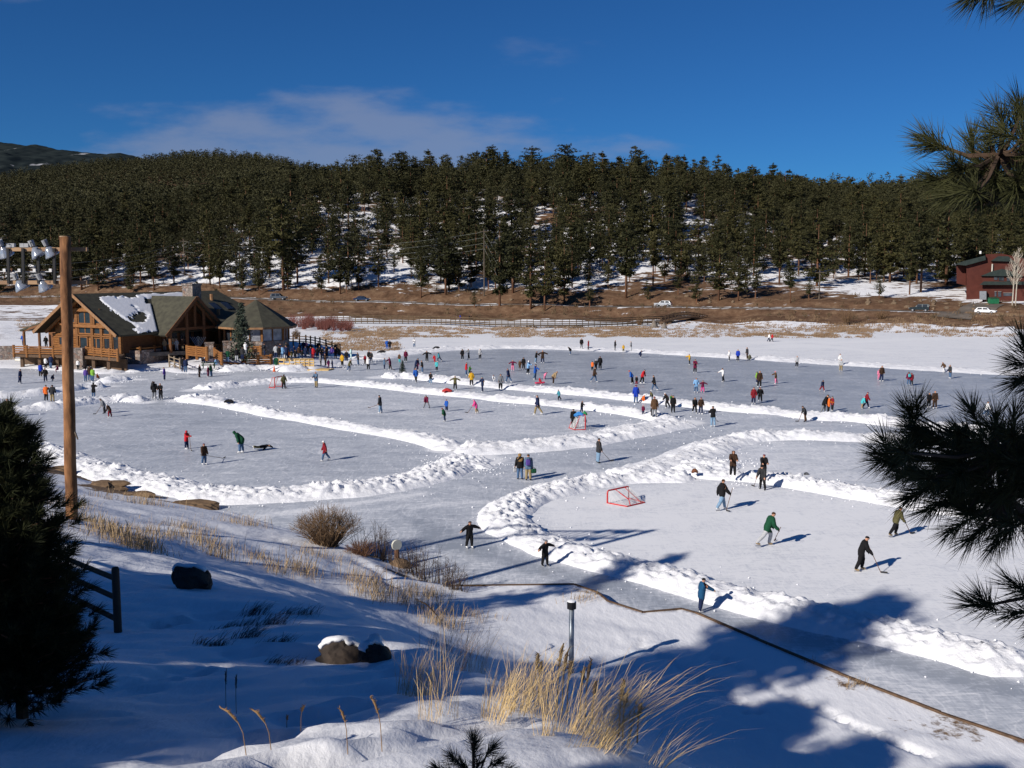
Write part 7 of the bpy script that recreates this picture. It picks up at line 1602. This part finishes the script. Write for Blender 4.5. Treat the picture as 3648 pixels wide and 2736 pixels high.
# -- seedling pine at the bottom
g = atY(1690, 2830, 4.8); e = empty('pine_seedling', (g[0], g[1], lz(g[0], g[1]) - .05), 0, 'small pine seedling poking up at the bottom edge among the straw', 'tree'); eo = np.array(e.location)
bs = []; ax = []; mb = MB(); tp_ = atY(1686, 2650, 4.8); mb.tube([(0, 0, 0), tuple(tp_ - eo)], [.012, .007], 6)
for px, py, ax_ in ((1686, 2640, (0, 0, 1)), (1690, 2670, (.2, 0, 1)), (1625, 2705, (-.7, 0, .8)), (1740, 2672, (.7, .1, .7)), (1755, 2715, (.8, 0, .5)), (1575, 2745, (-.8, 0, .6)), (1700, 2720, (.1, -.5, .8)), (1660, 2725, (-.4, -.4, .6)), (1610, 2760, (-.5, 0, .5)), (1790, 2750, (.8, 0, .4))):
    q = atY(px, py, 4.8 + .05 * math.sin(px)) - eo; mb.tube([tuple((tp_ - eo) * .45), tuple(q)], [.008, .005], 4, cap=False)
    for k in range(3): bs.append(q + np.array([0, 0, -.012 * k])); ax.append(ax_)
mb.build('stem', BARK, e); needle_part('needles', bs, ax, 40, .085, .0012, 43, e, .05)
# -- pine whose branches reach in from the right
tx, ty = 4.6, 5.6; tz = lz(tx, ty); pe = empty('pine_tree', (tx, ty, tz), 0, 'large pine reaching its long needled branches into the right edge', 'tree'); PO = np.array([tx, ty, tz])
mb = MB(); mb.tube([(0, 0, -.5), (.05, 0, 3), (0, .05, 7), (.1, 0, 10.5)], [.22, .18, .10, .02], 9); mb.build('trunk', BARK, pe)
rng = np.random.default_rng(44); BARKD = mat('dark_branch_bark', (.09, .055, .035), (.04, .026, .018), 6, .95)
def inpoly_samples(poly, n):
    P = np.array(poly, float); out = []
    while len(out) < n:
        q = rng.uniform(P.min(0), P.max(0)); 
        if inside(np.array([q[0]]), np.array([q[1]]), [tuple(a) for a in P])[0]: out.append(q)
    return out
def branch_group(fixed, poly, n, Yc, root_z, axis_bias, seed, hx=3560):
    bs = []; ax = []; mb = MB(); root = np.array([tx, ty, root_z])
    pts = [(px, py, Yc + dy, a) for px, py, dy, a in fixed] + [(q[0], q[1], Yc + rng.normal(0, .22), None) for q in inpoly_samples(poly, n)]
    hubs = [atY(hx, (poly[0][1] + poly[-1][1]) / 2 + k, Yc + .1 * (k > 0)) for k in (-90, 60)] 
    for h_ in hubs: mb.tube([root, root * .45 + h_ * .55 + np.array([0, 0, -.06]), h_], [.022, .015, .009], 6)
    for px, py, Yv, a in pts:
        q = atY(px, py, Yv); hb = min(hubs, key=lambda h2: np.linalg.norm(h2 - q)); d = q - hb; dn = d / (np.linalg.norm(d) + 1e-6)
        mb.tube([hb, hb + d * .5 + np.array([0, 0, -.03]), q], [.012, .009, .005], 4, cap=False)
        av = np.array([a[0], rng.normal(0, .25), a[1]]) if a else dn * .8 + np.array([axis_bias[0], rng.normal(0, .4), axis_bias[1]]) + rng.normal(0, .35, 3)
        for k in range(2): bs.append(q - av / np.linalg.norm(av) * .035 * k); ax.append(av)
    mb.v = [tuple(np.array(v) - PO) for v in mb.v]; mb.build('branch', BARKD, pe); needle_part('needles', [b - PO for b in bs], ax, 62, .15, .0017, seed, pe)
branch_group([(3330,510,0,(-.7,.6)),(3345,520,0,(-.9,.2)),(3350,640,-.1,(-1,.1)),(3410,690,-.2,(-.9,-.1)),(3465,530,.1,(-.3,1)),(3570,430,0,(-.6,1)),(3615,455,.1,(-.1,1)),(3530,520,0,(-.4,.9)),(3640,400,0,(-.3,1))],
             [(3380,560),(3480,540),(3560,470),(3700,420),(3760,700),(3560,730),(3430,720)], 44, 5.0, 14.0, (-.5, .35), 45)
branch_group([(3262,1470,0,(-.1,1)),(3245,1480,0,(-.5,1)),(3470,1480,0,(-.2,1)),(3165,1600,0,(-.5,.9)),(3160,1625,.1,(-.9,.3)),(3175,1640,0,(-1,-.1)),(3550,1520,0,(-.2,1)),(3610,1510,0,(.1,1)),(3250,1690,0,(-1,-.2)),(3270,1760,0,(-.9,-.4)),(3340,1800,0,(-.8,-.6)),(3420,1870,0,(-.6,-.6)),(3480,1900,.1,(-.6,-.7)),(3560,1910,0,(-.5,-.7))],
             [(3200,1640),(3290,1520),(3450,1530),(3700,1520),(3760,1900),(3560,1880),(3420,1820),(3300,1740)], 100, 5.0, 12.6, (-.5, .25), 46)
branch_group([(3500,-40,0,(-.8,-.6)),(3545,-60,0,(-.5,-.8)),(3650,-10,0,(-.9,-.3))], [(3600,-160),(3800,-160),(3800,-60),(3600,-80)], 8, 4.6, 15.5, (-.5, -.2), 47, 3800)
branch_group([(3650,1240,0,(-.3,1)),(3665,1300,0,(-.9,.2)),(3670,1340,0,(-.8,-.4))], [(3700,1240),(3800,1240),(3800,1380),(3700,1380)], 8, 4.8, 13.4, (-.4, .2), 48, 3780)
branch_group([(3505,2160,0,(-.9,.2)),(3520,2155,0,(-.8,.9)),(3640,2100,0,(-.8,.5)),(3650,2180,0,(-.9,-.1))], [(3680,2060),(3800,2060),(3800,2230),(3680,2230)], 10, 4.7, 11.2, (-.4, .2), 49, 3800)
# the rest of its crown, just outside the frame
rng = np.random.default_rng(50); bs = []; ax = []; mb = MB()
for i in range(46):
    t = .34 + .64 * i / 46; z = 10.5 * t; a = i * 2.4 + rng.uniform(-.3, .3); Lb = 2.1 * (1 - t) ** .6 + .25; d = np.array([math.cos(a), math.sin(a), rng.uniform(.0, .35)]); end = np.array([0, 0, z]) + d * Lb
    px, py = px_of(tx + end[0], ty + end[1], tz + end[2])
    if px < 3760 and ty + end[1] > .5: continue
    mb.tube([(0, 0, z), tuple(np.array([0, 0, z - .06]) + d * Lb * .55), tuple(end)], [.03, .018, .007], 5, cap=False)
    for s_ in np.linspace(.3, 1.0, max(3, int(Lb / .13))):
        for k in range(2):
            o_ = rng.normal(0, .09, 3); bs.append(np.array([0, 0, z]) + d * Lb * s_ + o_); ax.append(d * .8 + o_ * 5 + np.array([0, 0, .35]))
mb.build('branch', BARKD, pe); needle_part('needles', bs, ax, 46, .15, .0018, 51, pe)
# -- pines up the hill, out of frame to the left: they shade the near slope
cp3, cs3 = crown_points(12, 2.5, np.random.default_rng(60), .14, 24, .8, 6); v3 = clump_tris(cp3, cs3 * 1.25, 13, np.random.default_rng(61)); NEARCROWN = np_mesh('crown', v3, np.arange(len(v3)).reshape(-1, 3), PINE, link=False); NEARTRUNK = trunk_mesh('trunk', 12, .2)
v4 = clump_tris(cp3, cs3 * .95, 4, np.random.default_rng(62)); OPENCROWN = np_mesh('crown', v4, np.arange(len(v4)).reshape(-1, 3), PINE, link=False)
for i, (s_, r_, h, wf, op) in enumerate([(7.2,-9.5,4.6,1.5,0),(8.6,-10.5,5.2,1.4,0),(10.4,-10.5,6.6,1.05,0),(12.8,-13,7.4,1.05,0),(15.4,-12,7.8,1.1,0),(18.6,-16,15.6,1.05,1),(20.4,-12,12.0,1.0,1),(22.2,-17,9.5,.9,1),(2.2,-9.5,7.1,1.1,0),(28.8,-1,11.5,.55,1),(14.2,-19,8.4,1.0,0),(17.2,-11,7.0,1.1,0),(19.6,-21,17.5,.8,1)]):
    x, y = -.678 * s_ + .735 * r_, .735 * s_ + .678 * r_; t = empty('pine_tree', (x, y, lz(x, y) - .2), i * 1.3, 'tall pine up the near hillside shading the snow', 'tree', 'pines up the near hillside'); t.scale = (h / 12 * wf, h / 12 * wf, h / 12); obj('crown', OPENCROWN if op else NEARCROWN, t); obj('trunk', NEARTRUNK, t)
# -- floodlight pole and rack
POLEW = mat('orange_pole_wood', (.36, .17, .07), (.085, .035, .014), 4.2, .8, bump=.6, stretch=(1, 1, .3), detail=8)
g = atY(256, 1850, 32.0); tp = atY(231, 842, 32.0); gz = lz(g[0], g[1]); e = empty('wooden_pole', (g[0], g[1], gz), 0, 'tall orange brown wooden pole rising from the near slope in front of the lodge', 'pole'); d = Vector(tp) - Vector((g[0], g[1], gz))
mb = MB(); mb.tube([d * -.06] + [d * (k / 10) + Vector((.012 * math.sin(k * 2.1), 0, 0)) for k in range(11)], [.19] + [.185 - .0025 * k for k in range(11)], 16); mb.build('pole', POLEW, e, True)
q = atY(277, 1565, 31.85); mb = MB(); a = Vector(q) - Vector((g[0], g[1], gz)); mb.tube([a + Vector((-.12, .1, .22)), a], [.03, .025], 5); mb.build('peg', POLEM, e)
mb = MB(); mb.tube([d + Vector((0, 0, -.02)), d + Vector((0, 0, .012))], [.165, .15], 16); mb.build('pole_top', mat('grey_end_grain', (.36, .27, .18), (.22, .15, .09), 5), e)
g2 = atY(-560, 1800, 32.5); g2z = lz(g2[0], g2[1]); e2 = empty('wooden_pole', (g2[0], g2[1], g2z), 0, 'second wooden pole of the floodlight rack standing beyond the left edge', 'pole'); mb = MB(); mb.tube([(0, 0, -.5), (0, 0, 14.0 - g2z)], [.19, .16], 12); mb.build('pole', POLEW, e2, True)
ARM = mat('weathered_crossarm', (.42, .27, .15), (.25, .15, .09), 3, .8, stretch=(.3, 1, 1)); BLK = mat('black_bracket', (.015, .015, .017), None, 3, .5)
YR = 32.32; c0 = atY(150, 950, YR); rk = empty('floodlight_rack', tuple(c0), 0, 'rack of two crossarms with black brackets and white boxes mounted behind the wooden pole', 'rack'); RK = Vector(c0)
def rp(px, py, dy=0.0): return Vector(atY(px, py, YR + dy)) - RK
for py in (889, 1007):
    mb = MB(); mb.bar(rp(-620, py), rp(312, py - 1), .12, .12); mb.build('crossarm', ARM, rk)
mb = MB(); mb.tube([rp(-600, 966), rp(184, 968)], .018, 5); mb.build('conduit', STEEL, rk)
for px in (-300,-245,-190,-135,-80,-27,28,81,135,192):
    mb = MB(); mb.bar(rp(px, 884, -.1), rp(px + 3, 1011, -.1), .06, .075); mb.build('bracket', BLK, rk)
    mb = MB(); c = rp(px - 11, 963, -.12); mb.box(tuple(c), (.085, .09, .1)); mb.build('junction_box', mat('white_box', (.75, .75, .73)), rk)
REFL = None
def refl_mat():
    m, nt, p_ = base_mat('reflector_plastic'); p_.inputs['Base Color'].default_value = (.55, .60, .68, 1); p_.inputs['Roughness'].default_value = .12; p_.inputs['Metallic'].default_value = .2; p_.inputs['Transmission Weight'].default_value = .6; return m
REFL = refl_mat(); BALL = mat('ballast_grey', (.38, .39, .40), None, 3, .5)
def flood(px, py, yaw, lab, sc=1.0):
    q = atY(px, py, YR - .05); e = empty('floodlight', tuple(q), R(yaw), lab, 'floodlight', 'floodlights on the rack'); n, m = 7, 18; vs = []
    for i in range(n):
        t = i / (n - 1); r = .25 * sc * (t ** .55)
        for k in range(m + 1):
            a = 6.283 * k / m; vs.append((.36 * sc * t - .02, r * math.cos(a), r * math.sin(a)))
    vs = np.array(vs); tl = R(62); vs = np.stack([vs[:, 0] * math.cos(tl) + vs[:, 2] * math.sin(tl), vs[:, 1], -vs[:, 0] * math.sin(tl) + vs[:, 2] * math.cos(tl)], 1)
    o = np_mesh('reflector', vs, grid_faces(n, m + 1), REFL, e, True); so = o.modifiers.new('t', 'SOLIDIFY'); so.thickness = .006
    mb = MB(); mb.tube([(-.02, 0, .02), (-.09, 0, .2)], [.075, .09], 10); mb.build('ballast_housing', BALL, e)
    mb = MB(); mb.tube([(0, -.2, .0), (-.04, -.2, .14), (-.04, .2, .14), (0, .2, 0)], .012, 5); mb.build('yoke', BLK, e)
for px, py, yw, lab in ((168, 878, 35, 'clear bowl floodlight on the upper crossarm next to the wooden pole'), (120, 880, 10, 'clear bowl floodlight on the upper crossarm second from the wooden pole'), (8, 878, 60, 'clear bowl floodlight on the upper crossarm cut by the left edge'), (62, 998, 20, 'clear bowl floodlight on the lower crossarm farther from the wooden pole'), (146, 998, 50, 'clear bowl floodlight on the lower crossarm nearer the wooden pole')): flood(px, py, yw, lab, .95)
for px, lab in ((38, 'left grey ballast box standing on the upper crossarm'), (88, 'right grey ballast box standing on the upper crossarm')):
    q = atY(px, 875, YR); mb = MB(); mb.box((-.07, 0, 0), (.13, .12, .14)); mb.box((.07, 0, 0), (.13, .12, .14)); mb.box((0, 0, -.08), (.26, .05, .03)); o = mb.build('ballast_box', BALL, None, False, tuple(q)); tag(o, lab, 'box')
# -- rail fence at the left
fe = empty('rail_fence', (0, 0, 0), 0, 'dark brown post and rail fence half hidden by the left pine', 'fence'); FW = mat('brown_fence', (.14, .075, .045), (.08, .045, .03), 4, .85, bump=.4, stretch=(1, 1, .3)); posts = []
for px, pyb, Yv in ((420, 2238, 15.0), (120, 2120, 18.5), (-230, 2060, 22.0)):
    q = atY(px, pyb, Yv); z = lz(q[0], q[1]); posts.append(Vector((q[0], q[1], z))); mb = MB(); mb.tube([(q[0], q[1], z - .3), (q[0], q[1], z + .98), (q[0], q[1], z + 1.01)], [.062, .058, .045], 10); mb.build('post', FW, fe, True)
for i in range(2):
    for zz in (.82, .52, .18): mb = MB(); mb.tube([posts[i] + Vector((0, .03, zz)), posts[i + 1] + Vector((0, .03, zz))], .042, 7); mb.build('rail', FW, fe, True)
# -- boulders with snow caps
DROCK = mat('dark_boulder', (.075, .055, .042), (.022, .018, .016), 2.5, .9, bump=.9, bscale=7)
def capped_rock(px, py, Yv, s, lab, seed, rz=0.0, cap=True):
    q = atY(px, py, Yv); o = rock('boulder', (q[0], q[1], max(q[2], lz(q[0], q[1]) + s[2] * .15)), s, DROCK, lab, seed, sub=4); o.rotation_euler = (0, 0, rz)
    if cap:
        me = o.data; co = np.zeros(len(me.vertices) * 3); me.vertices.foreach_get('co', co); co = co.reshape(-1, 3); sel = (co[:, 2] > s[2] * .40 + .12 * s[2] * np.sin(co[:, 0] * 9 / s[0])) & (co[:, 1] > -s[1] * .25)
        fs = [list(p_.vertices) for p_ in me.polygons if all(sel[i] for i in p_.vertices)]; ids = sorted({i for f in fs for i in f}); mp = {a: b for b, a in enumerate(ids)}
        vs = [(co[i, 0] * 1.02, co[i, 1] * 1.02, co[i, 2] + .05) for i in ids]; mb = MB(); mb.add(vs, [[mp[i] for i in f] for f in fs]); c = mb.build('snow_cap', ROOFSNOW, o, True); so = c.modifiers.new('t', 'SOLIDIFY'); so.thickness = .05
capped_rock(688, 2062, 20.4, (.42, .34, .34), 'dark boulder with a snow cap on the slope right of the rail fence post', 71)
capped_rock(1215, 2350, 13.3, (.36, .26, .24), 'wide dark boulder with snow on top low on the near slope', 72, .2)
capped_rock(1335, 2352, 13.1, (.22, .2, .25), 'brown boulder with a bright snow cap touching the wide dark boulder', 73, .8)
for i, (px, py, s, lab) in enumerate([(380,1725,(1.3,.7,.42),'dark flat rock ledge on the shore right of the wooden pole'),(690,1785,(1.6,.6,.36),'tan flat rock by the corner of the plowed bank and the shore'),(500,1752,(1.1,.5,.3),'low dark rock on the shore between the ledge and the tan rock'),(1425,1985,(.5,.4,.4),'rusty brown rock among the shore twigs'),(215,1668,(1.0,.6,.35),'brown rock on the shore left of the wooden pole')]):
    q = atz(px, py, .5); o = rock('boulder', (q[0], q[1], lz(q[0], q[1]) + .05), s, mat('shore_rock', (.20, .13, .075), (.09, .06, .04), 1.5, .9, bump=.8), lab, 80 + i)
q = atz(1413, 1950, .9); zz = lz(q[0], q[1]); e = empty('shore_marker', (q[0], q[1], zz), .6, 'pale round disc standing on a brown stump among the bare twigs on the shore', 'marker'); mb = MB(); mb.tube([(0, 0, -.2), (0, 0, .75)], [.13, .11], 8); mb.build('stump', BARK, e); mb = MB(); mb.tube([(0, -.06, .95), (0, .06, .95)], [.24, .24], 18); mb.build('disc', mat('pale_disc', (.6, .6, .52)), e)
# -- vent pipe
q = atz(2035, 2400, .55); zz = lz(q[0], q[1]); e = empty('vent_pipe', (q[0], q[1], zz), 0, 'upright grey metal vent pipe with black cap on the shaded flat below the crest', 'pipe'); GALV = mat('galvanised', (.30, .34, .38), (.22, .25, .28), 3, .4, metal=.5)
mb = MB(); mb.tube([(0, 0, -.4), (0, 0, 2.2)], .082, 14); mb.build('pipe', GALV, e, True); mb = MB(); mb.tube([(0, 0, 2.08), (0, 0, 2.10), (0, 0, 2.30), (0, 0, 2.33)], [.10, .145, .145, .10], 16); mb.build('cap', BLK, e); mb = MB(); mb.tube([(0, 0, 2.33), (0, 0, 2.36), (0, 0, 2.38)], [.14, .13, .02], 16); mb.build('snow_cap', ROOFSNOW, e)
# -- grasses
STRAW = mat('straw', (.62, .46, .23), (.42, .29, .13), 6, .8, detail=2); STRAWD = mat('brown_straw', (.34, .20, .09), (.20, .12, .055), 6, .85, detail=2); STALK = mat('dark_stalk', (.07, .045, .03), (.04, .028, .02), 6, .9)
def blades(mb, c, n, hgt, rad, lean, rng, w_=.0035, bend=.25, head=0.0):
    for _ in range(n):
        a = rng.uniform(0, 6.283); r = rad * rng.random() ** .7; b = np.array([c[0] + math.cos(a) * r, c[1] + math.sin(a) * r * .8, 0.0]); b[2] = c[2] - .03
        h = hgt * rng.uniform(.45, 1.1); dx = lean[0] * h * rng.uniform(.3, 1.35) + rng.normal(0, .2) * h; dy = lean[1] * h + rng.normal(0, .2) * h; bd = bend * rng.uniform(-.2, 1)
        p1 = b + np.array([dx * .45, dy * .45, h * .55]); p2 = b + np.array([dx * (1 + bd * .5), dy * (1 + bd * .5), h * (1 - bd * .25)]); p3 = p2 + np.array([dx * (.25 + bd * .5), dy * .3, h * (.14 - bd * .3)])
        s = np.array([math.sin(a + 1), math.cos(a + 1), 0]) * w_ * rng.uniform(.6, 1.3); hw = 1.0 + head * rng.random()
        mb.add([b - s, b + s, p1 + s * .9, p1 - s * .9, p2 + s * .7 * hw, p2 - s * .7 * hw, p3], [(0, 1, 2, 3), (3, 2, 4, 5), (5, 4, 6)])
CL_ = [(1790,2548,7.6,.36,.13,(.35,.1),170,STRAW,'dense golden straw clump on the crest left of the vent pipe'),(1870,2470,8.6,.46,.16,(.40,.1),150,STRAW,'tall golden straw clump leaning right in front of the vent pipe'),(1950,2520,8.2,.50,.10,(.12,.1),70,STRAW,'narrow upright straw sheaf on the crest below the vent pipe'),
       (2045,2585,7.3,.42,.14,(.55,.1),130,STRAW,'golden straw clump leaning right on the crest among dark stalks'),(2135,2725,6.2,.42,.16,(.85,.1),190,STRAW,'biggest golden straw clump sweeping right at the bottom edge'),(1942,2650,6.7,.26,.06,(.05,.1),45,STRAW,'thin upright straw sheaf on the snow right of the seedling'),
       (1492,2512,9.4,.42,.14,(.12,.1),150,STRAW,'golden straw clump on the sunlit snow left of the crest clumps'),(1585,2525,9.0,.62,.05,(.05,.1),18,STRAW,'few very tall straw stems right of the left sunlit clump'),(1560,2632,7.4,.34,.11,(.05,.1),60,STRAW,'sparse pale straw tuft above the pine seedling'),
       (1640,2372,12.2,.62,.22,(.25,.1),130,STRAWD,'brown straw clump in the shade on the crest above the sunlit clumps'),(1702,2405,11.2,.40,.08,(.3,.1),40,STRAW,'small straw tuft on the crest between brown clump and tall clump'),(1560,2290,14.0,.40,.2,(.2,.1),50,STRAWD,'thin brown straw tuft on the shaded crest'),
       (2330,2690,6.3,.30,.12,(1.0,.1),26,STRAW,'few long straw stems arching low at the bottom right of the crest')]
for i, (px, py, Yv, h, rad, ln, n, m, lab) in enumerate(CL_):
    q = atY(px, py, Yv); z = lz(q[0], q[1]); mb = MB(); blades(mb, (0, 0, 0), int(n * 1.0), h * 1.12, rad * 1.5, ln, np.random.default_rng(600 + i), .0015, .45); o = mb.build('grass_clump', m, None, False, (q[0], q[1], z)); tag(o, lab, 'grass clump', 'straw clumps on the crest')
def stalk(px, py, Yv, h, lab, m=STALK, lean=.05, fat=.012, grp='dark seed stalks'):
    q = atY(px, py, Yv); z = lz(q[0], q[1]); mb = MB(); mb.tube([(0, 0, -.05), (lean * h * .2, 0, h * .4), (lean * h * .5, 0, h * .62), (lean * h * .8, 0, h * .74), (lean * h * 1.2, 0, h * .88), (lean * h * 1.8, 0, h * .97)], [fat * .32, fat * .28, fat * .3, fat * .8, fat * .85, fat * .25], 6); rng = np.random.default_rng(int(px))
    for k in range(14):
        t = rng.uniform(.62, .98); a = rng.uniform(0, 6.28); c = np.array([lean * h * np.interp(t, [.62, .74, .88, .97], [.5, .8, 1.2, 1.8]), 0, h * t]); mb.tube([c, c + np.array([math.cos(a), math.sin(a), .8]) * fat * 1.7], [fat * .35, fat * .12], 4)
    o = mb.build('seed_stalk', m, None, False, (q[0], q[1], z)); tag(o, lab, 'stalk', grp)
for i, (px, py, h) in enumerate([(1985,2440,.75),(2003,2450,.7),(2020,2455,.6),(1905,2420,.5),(1918,2420,.45),(2066,2500,.6),(2085,2490,.7),(2205,2545,.55),(2218,2550,.45),(2270,2580,.4),(2110,2520,.5)]): stalk(px, py, 10.5 if px < 2150 else 8.6, h, 'dark brown seed stalk standing behind the straw on the crest', fat=.022)
for i, (px, py, Yv, h, ln, lab) in enumerate([(805,2520,9.3,.42,.02,'thin dark stalk on the shaded snow, left of a pair'),(842,2560,8.9,.38,.02,'thin dark stalk on the shaded snow, right of a pair'),(880,2745,6.2,.30,-.3,'drooping seed head at the bottom edge farthest left'),(970,2745,6.2,.28,-.25,'bent brown seed head right of the drooping one at the bottom edge'),(1240,2740,6.2,.26,-.1,'forked brown seed spike at the bottom edge in the middle'),(1362,2740,6.2,.32,-.12,'tall thin seed spike with drooping tip right of the forked one'),(1072,2622,7.4,.16,.12,'short brown spike leaning right on the sunlit snow'),(1022,2608,7.6,.10,.05,'tiny brown spike left of the leaning spike'),(1590,2160,30,1.5,-.35,'dark leaning broken stick on the flat beyond the crest')]):
    stalk(px, py, Yv, h, lab, STRAWD if h < .35 and px > 860 else STALK, ln, .010 if h < 1 else .03, None)
# mid slope grass: uncountable
rng = np.random.default_rng(90); mb = MB()
def patch(px, py, z, n, sx, sy, h, w_=.0075):
    for _ in range(int(n * 1.9)):
        x = px + rng.normal(0, sx * 1.25); y = py + rng.normal(0, sy); q = atz(x, y, z); q[2] = lz(q[0], q[1])
        if q[2] < .12: continue
        blades(mb, q, 4, h * rng.uniform(.4, 1.1), .28, (.12, .02), rng, w_, .4)
for a in [(430,1930,5.0,60,55,20,.5),(400,1860,5.2,45,45,22,.5),(520,1960,4.9,30,30,15,.7),(560,1900,3.8,26,40,22,.4),(690,1920,3.2,40,45,20,.6),(660,1870,2.6,30,40,12,.45),(470,1780,1.6,34,60,9,.7),(860,1850,1.3,24,40,8,.6),(900,1990,2.4,20,50,15,.4),(780,1990,3.2,16,25,12,.9),(960,2030,2.6,20,40,15,.5),(1075,2045,2.2,26,25,14,.9),(1290,2070,1.6,26,40,16,.8),(1450,2150,1.1,36,40,20,.7),(1520,2120,.9,26,40,14,.6),(1330,2130,1.6,24,30,15,.9),(1560,2230,1.0,26,35,20,.7),(1660,2200,.8,16,40,15,.5),(2080,2130,.4,12,30,6,.4),(300,1800,4.6,30,40,14,.5),(240,1780,3.6,24,50,14,.5),(1140,1975,1.4,20,40,8,.5),(3030,2440,.34,8,25,8,.3),(2900,2350,.34,6,30,8,.2)]: patch(*a)
o = mb.build('dry_grass', mat('slope_grass', (.44, .32, .18), (.25, .17, .09), 2, .85)); tag(o, 'tan dry grass scattered over the snowy slope down to the shore', 'grass', kind='stuff')
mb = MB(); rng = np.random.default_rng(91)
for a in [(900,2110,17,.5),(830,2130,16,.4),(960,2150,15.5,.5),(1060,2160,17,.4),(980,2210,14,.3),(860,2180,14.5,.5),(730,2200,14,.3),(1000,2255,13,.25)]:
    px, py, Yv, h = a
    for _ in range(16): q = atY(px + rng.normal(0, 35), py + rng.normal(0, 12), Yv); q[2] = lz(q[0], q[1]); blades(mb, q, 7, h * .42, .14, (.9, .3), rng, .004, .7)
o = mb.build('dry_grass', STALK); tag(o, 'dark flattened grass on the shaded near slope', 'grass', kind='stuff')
# -- shrubs on the shore
q = atz(1165, 1945, .75); zz = lz(q[0], q[1]); twig_shrub('shrub', (q[0], q[1], zz - .05), 1.75, 1.75, 420, mat('rabbitbrush', (.22, .135, .07), (.11, .07, .04), 4, .9), 'big rounded brown shrub at the shore between the slope and the lane', 700, rad=.014)
q = atz(1290, 1965, .75); zz = lz(q[0], q[1]); twig_shrub('shrub', (q[0], q[1], zz - .05), .7, .9, 150, mat('rust_shrub', (.16, .08, .045)), 'low rusty shrub right of the big rounded shrub', 701, rad=.012)
rw = random.Random(14)
for i in range(18):
    px = 1290 + 21 * i + rw.uniform(-12, 12); py = 1925 + (px - 1290) * .50 + rw.uniform(-8, 30); q = atz(px, py, .5); zz = max(0, lz(q[0], q[1])); twig_shrub('bare_shrub', (q[0], q[1], zz - .05), rw.uniform(.9, 1.9), rw.uniform(.4, .8), rw.randint(9, 18), STALK, 'thin bare twiggy shrub in the row along the lane shore', 710 + i, 'shrub', 'bare shrubs along the lane shore', .013)
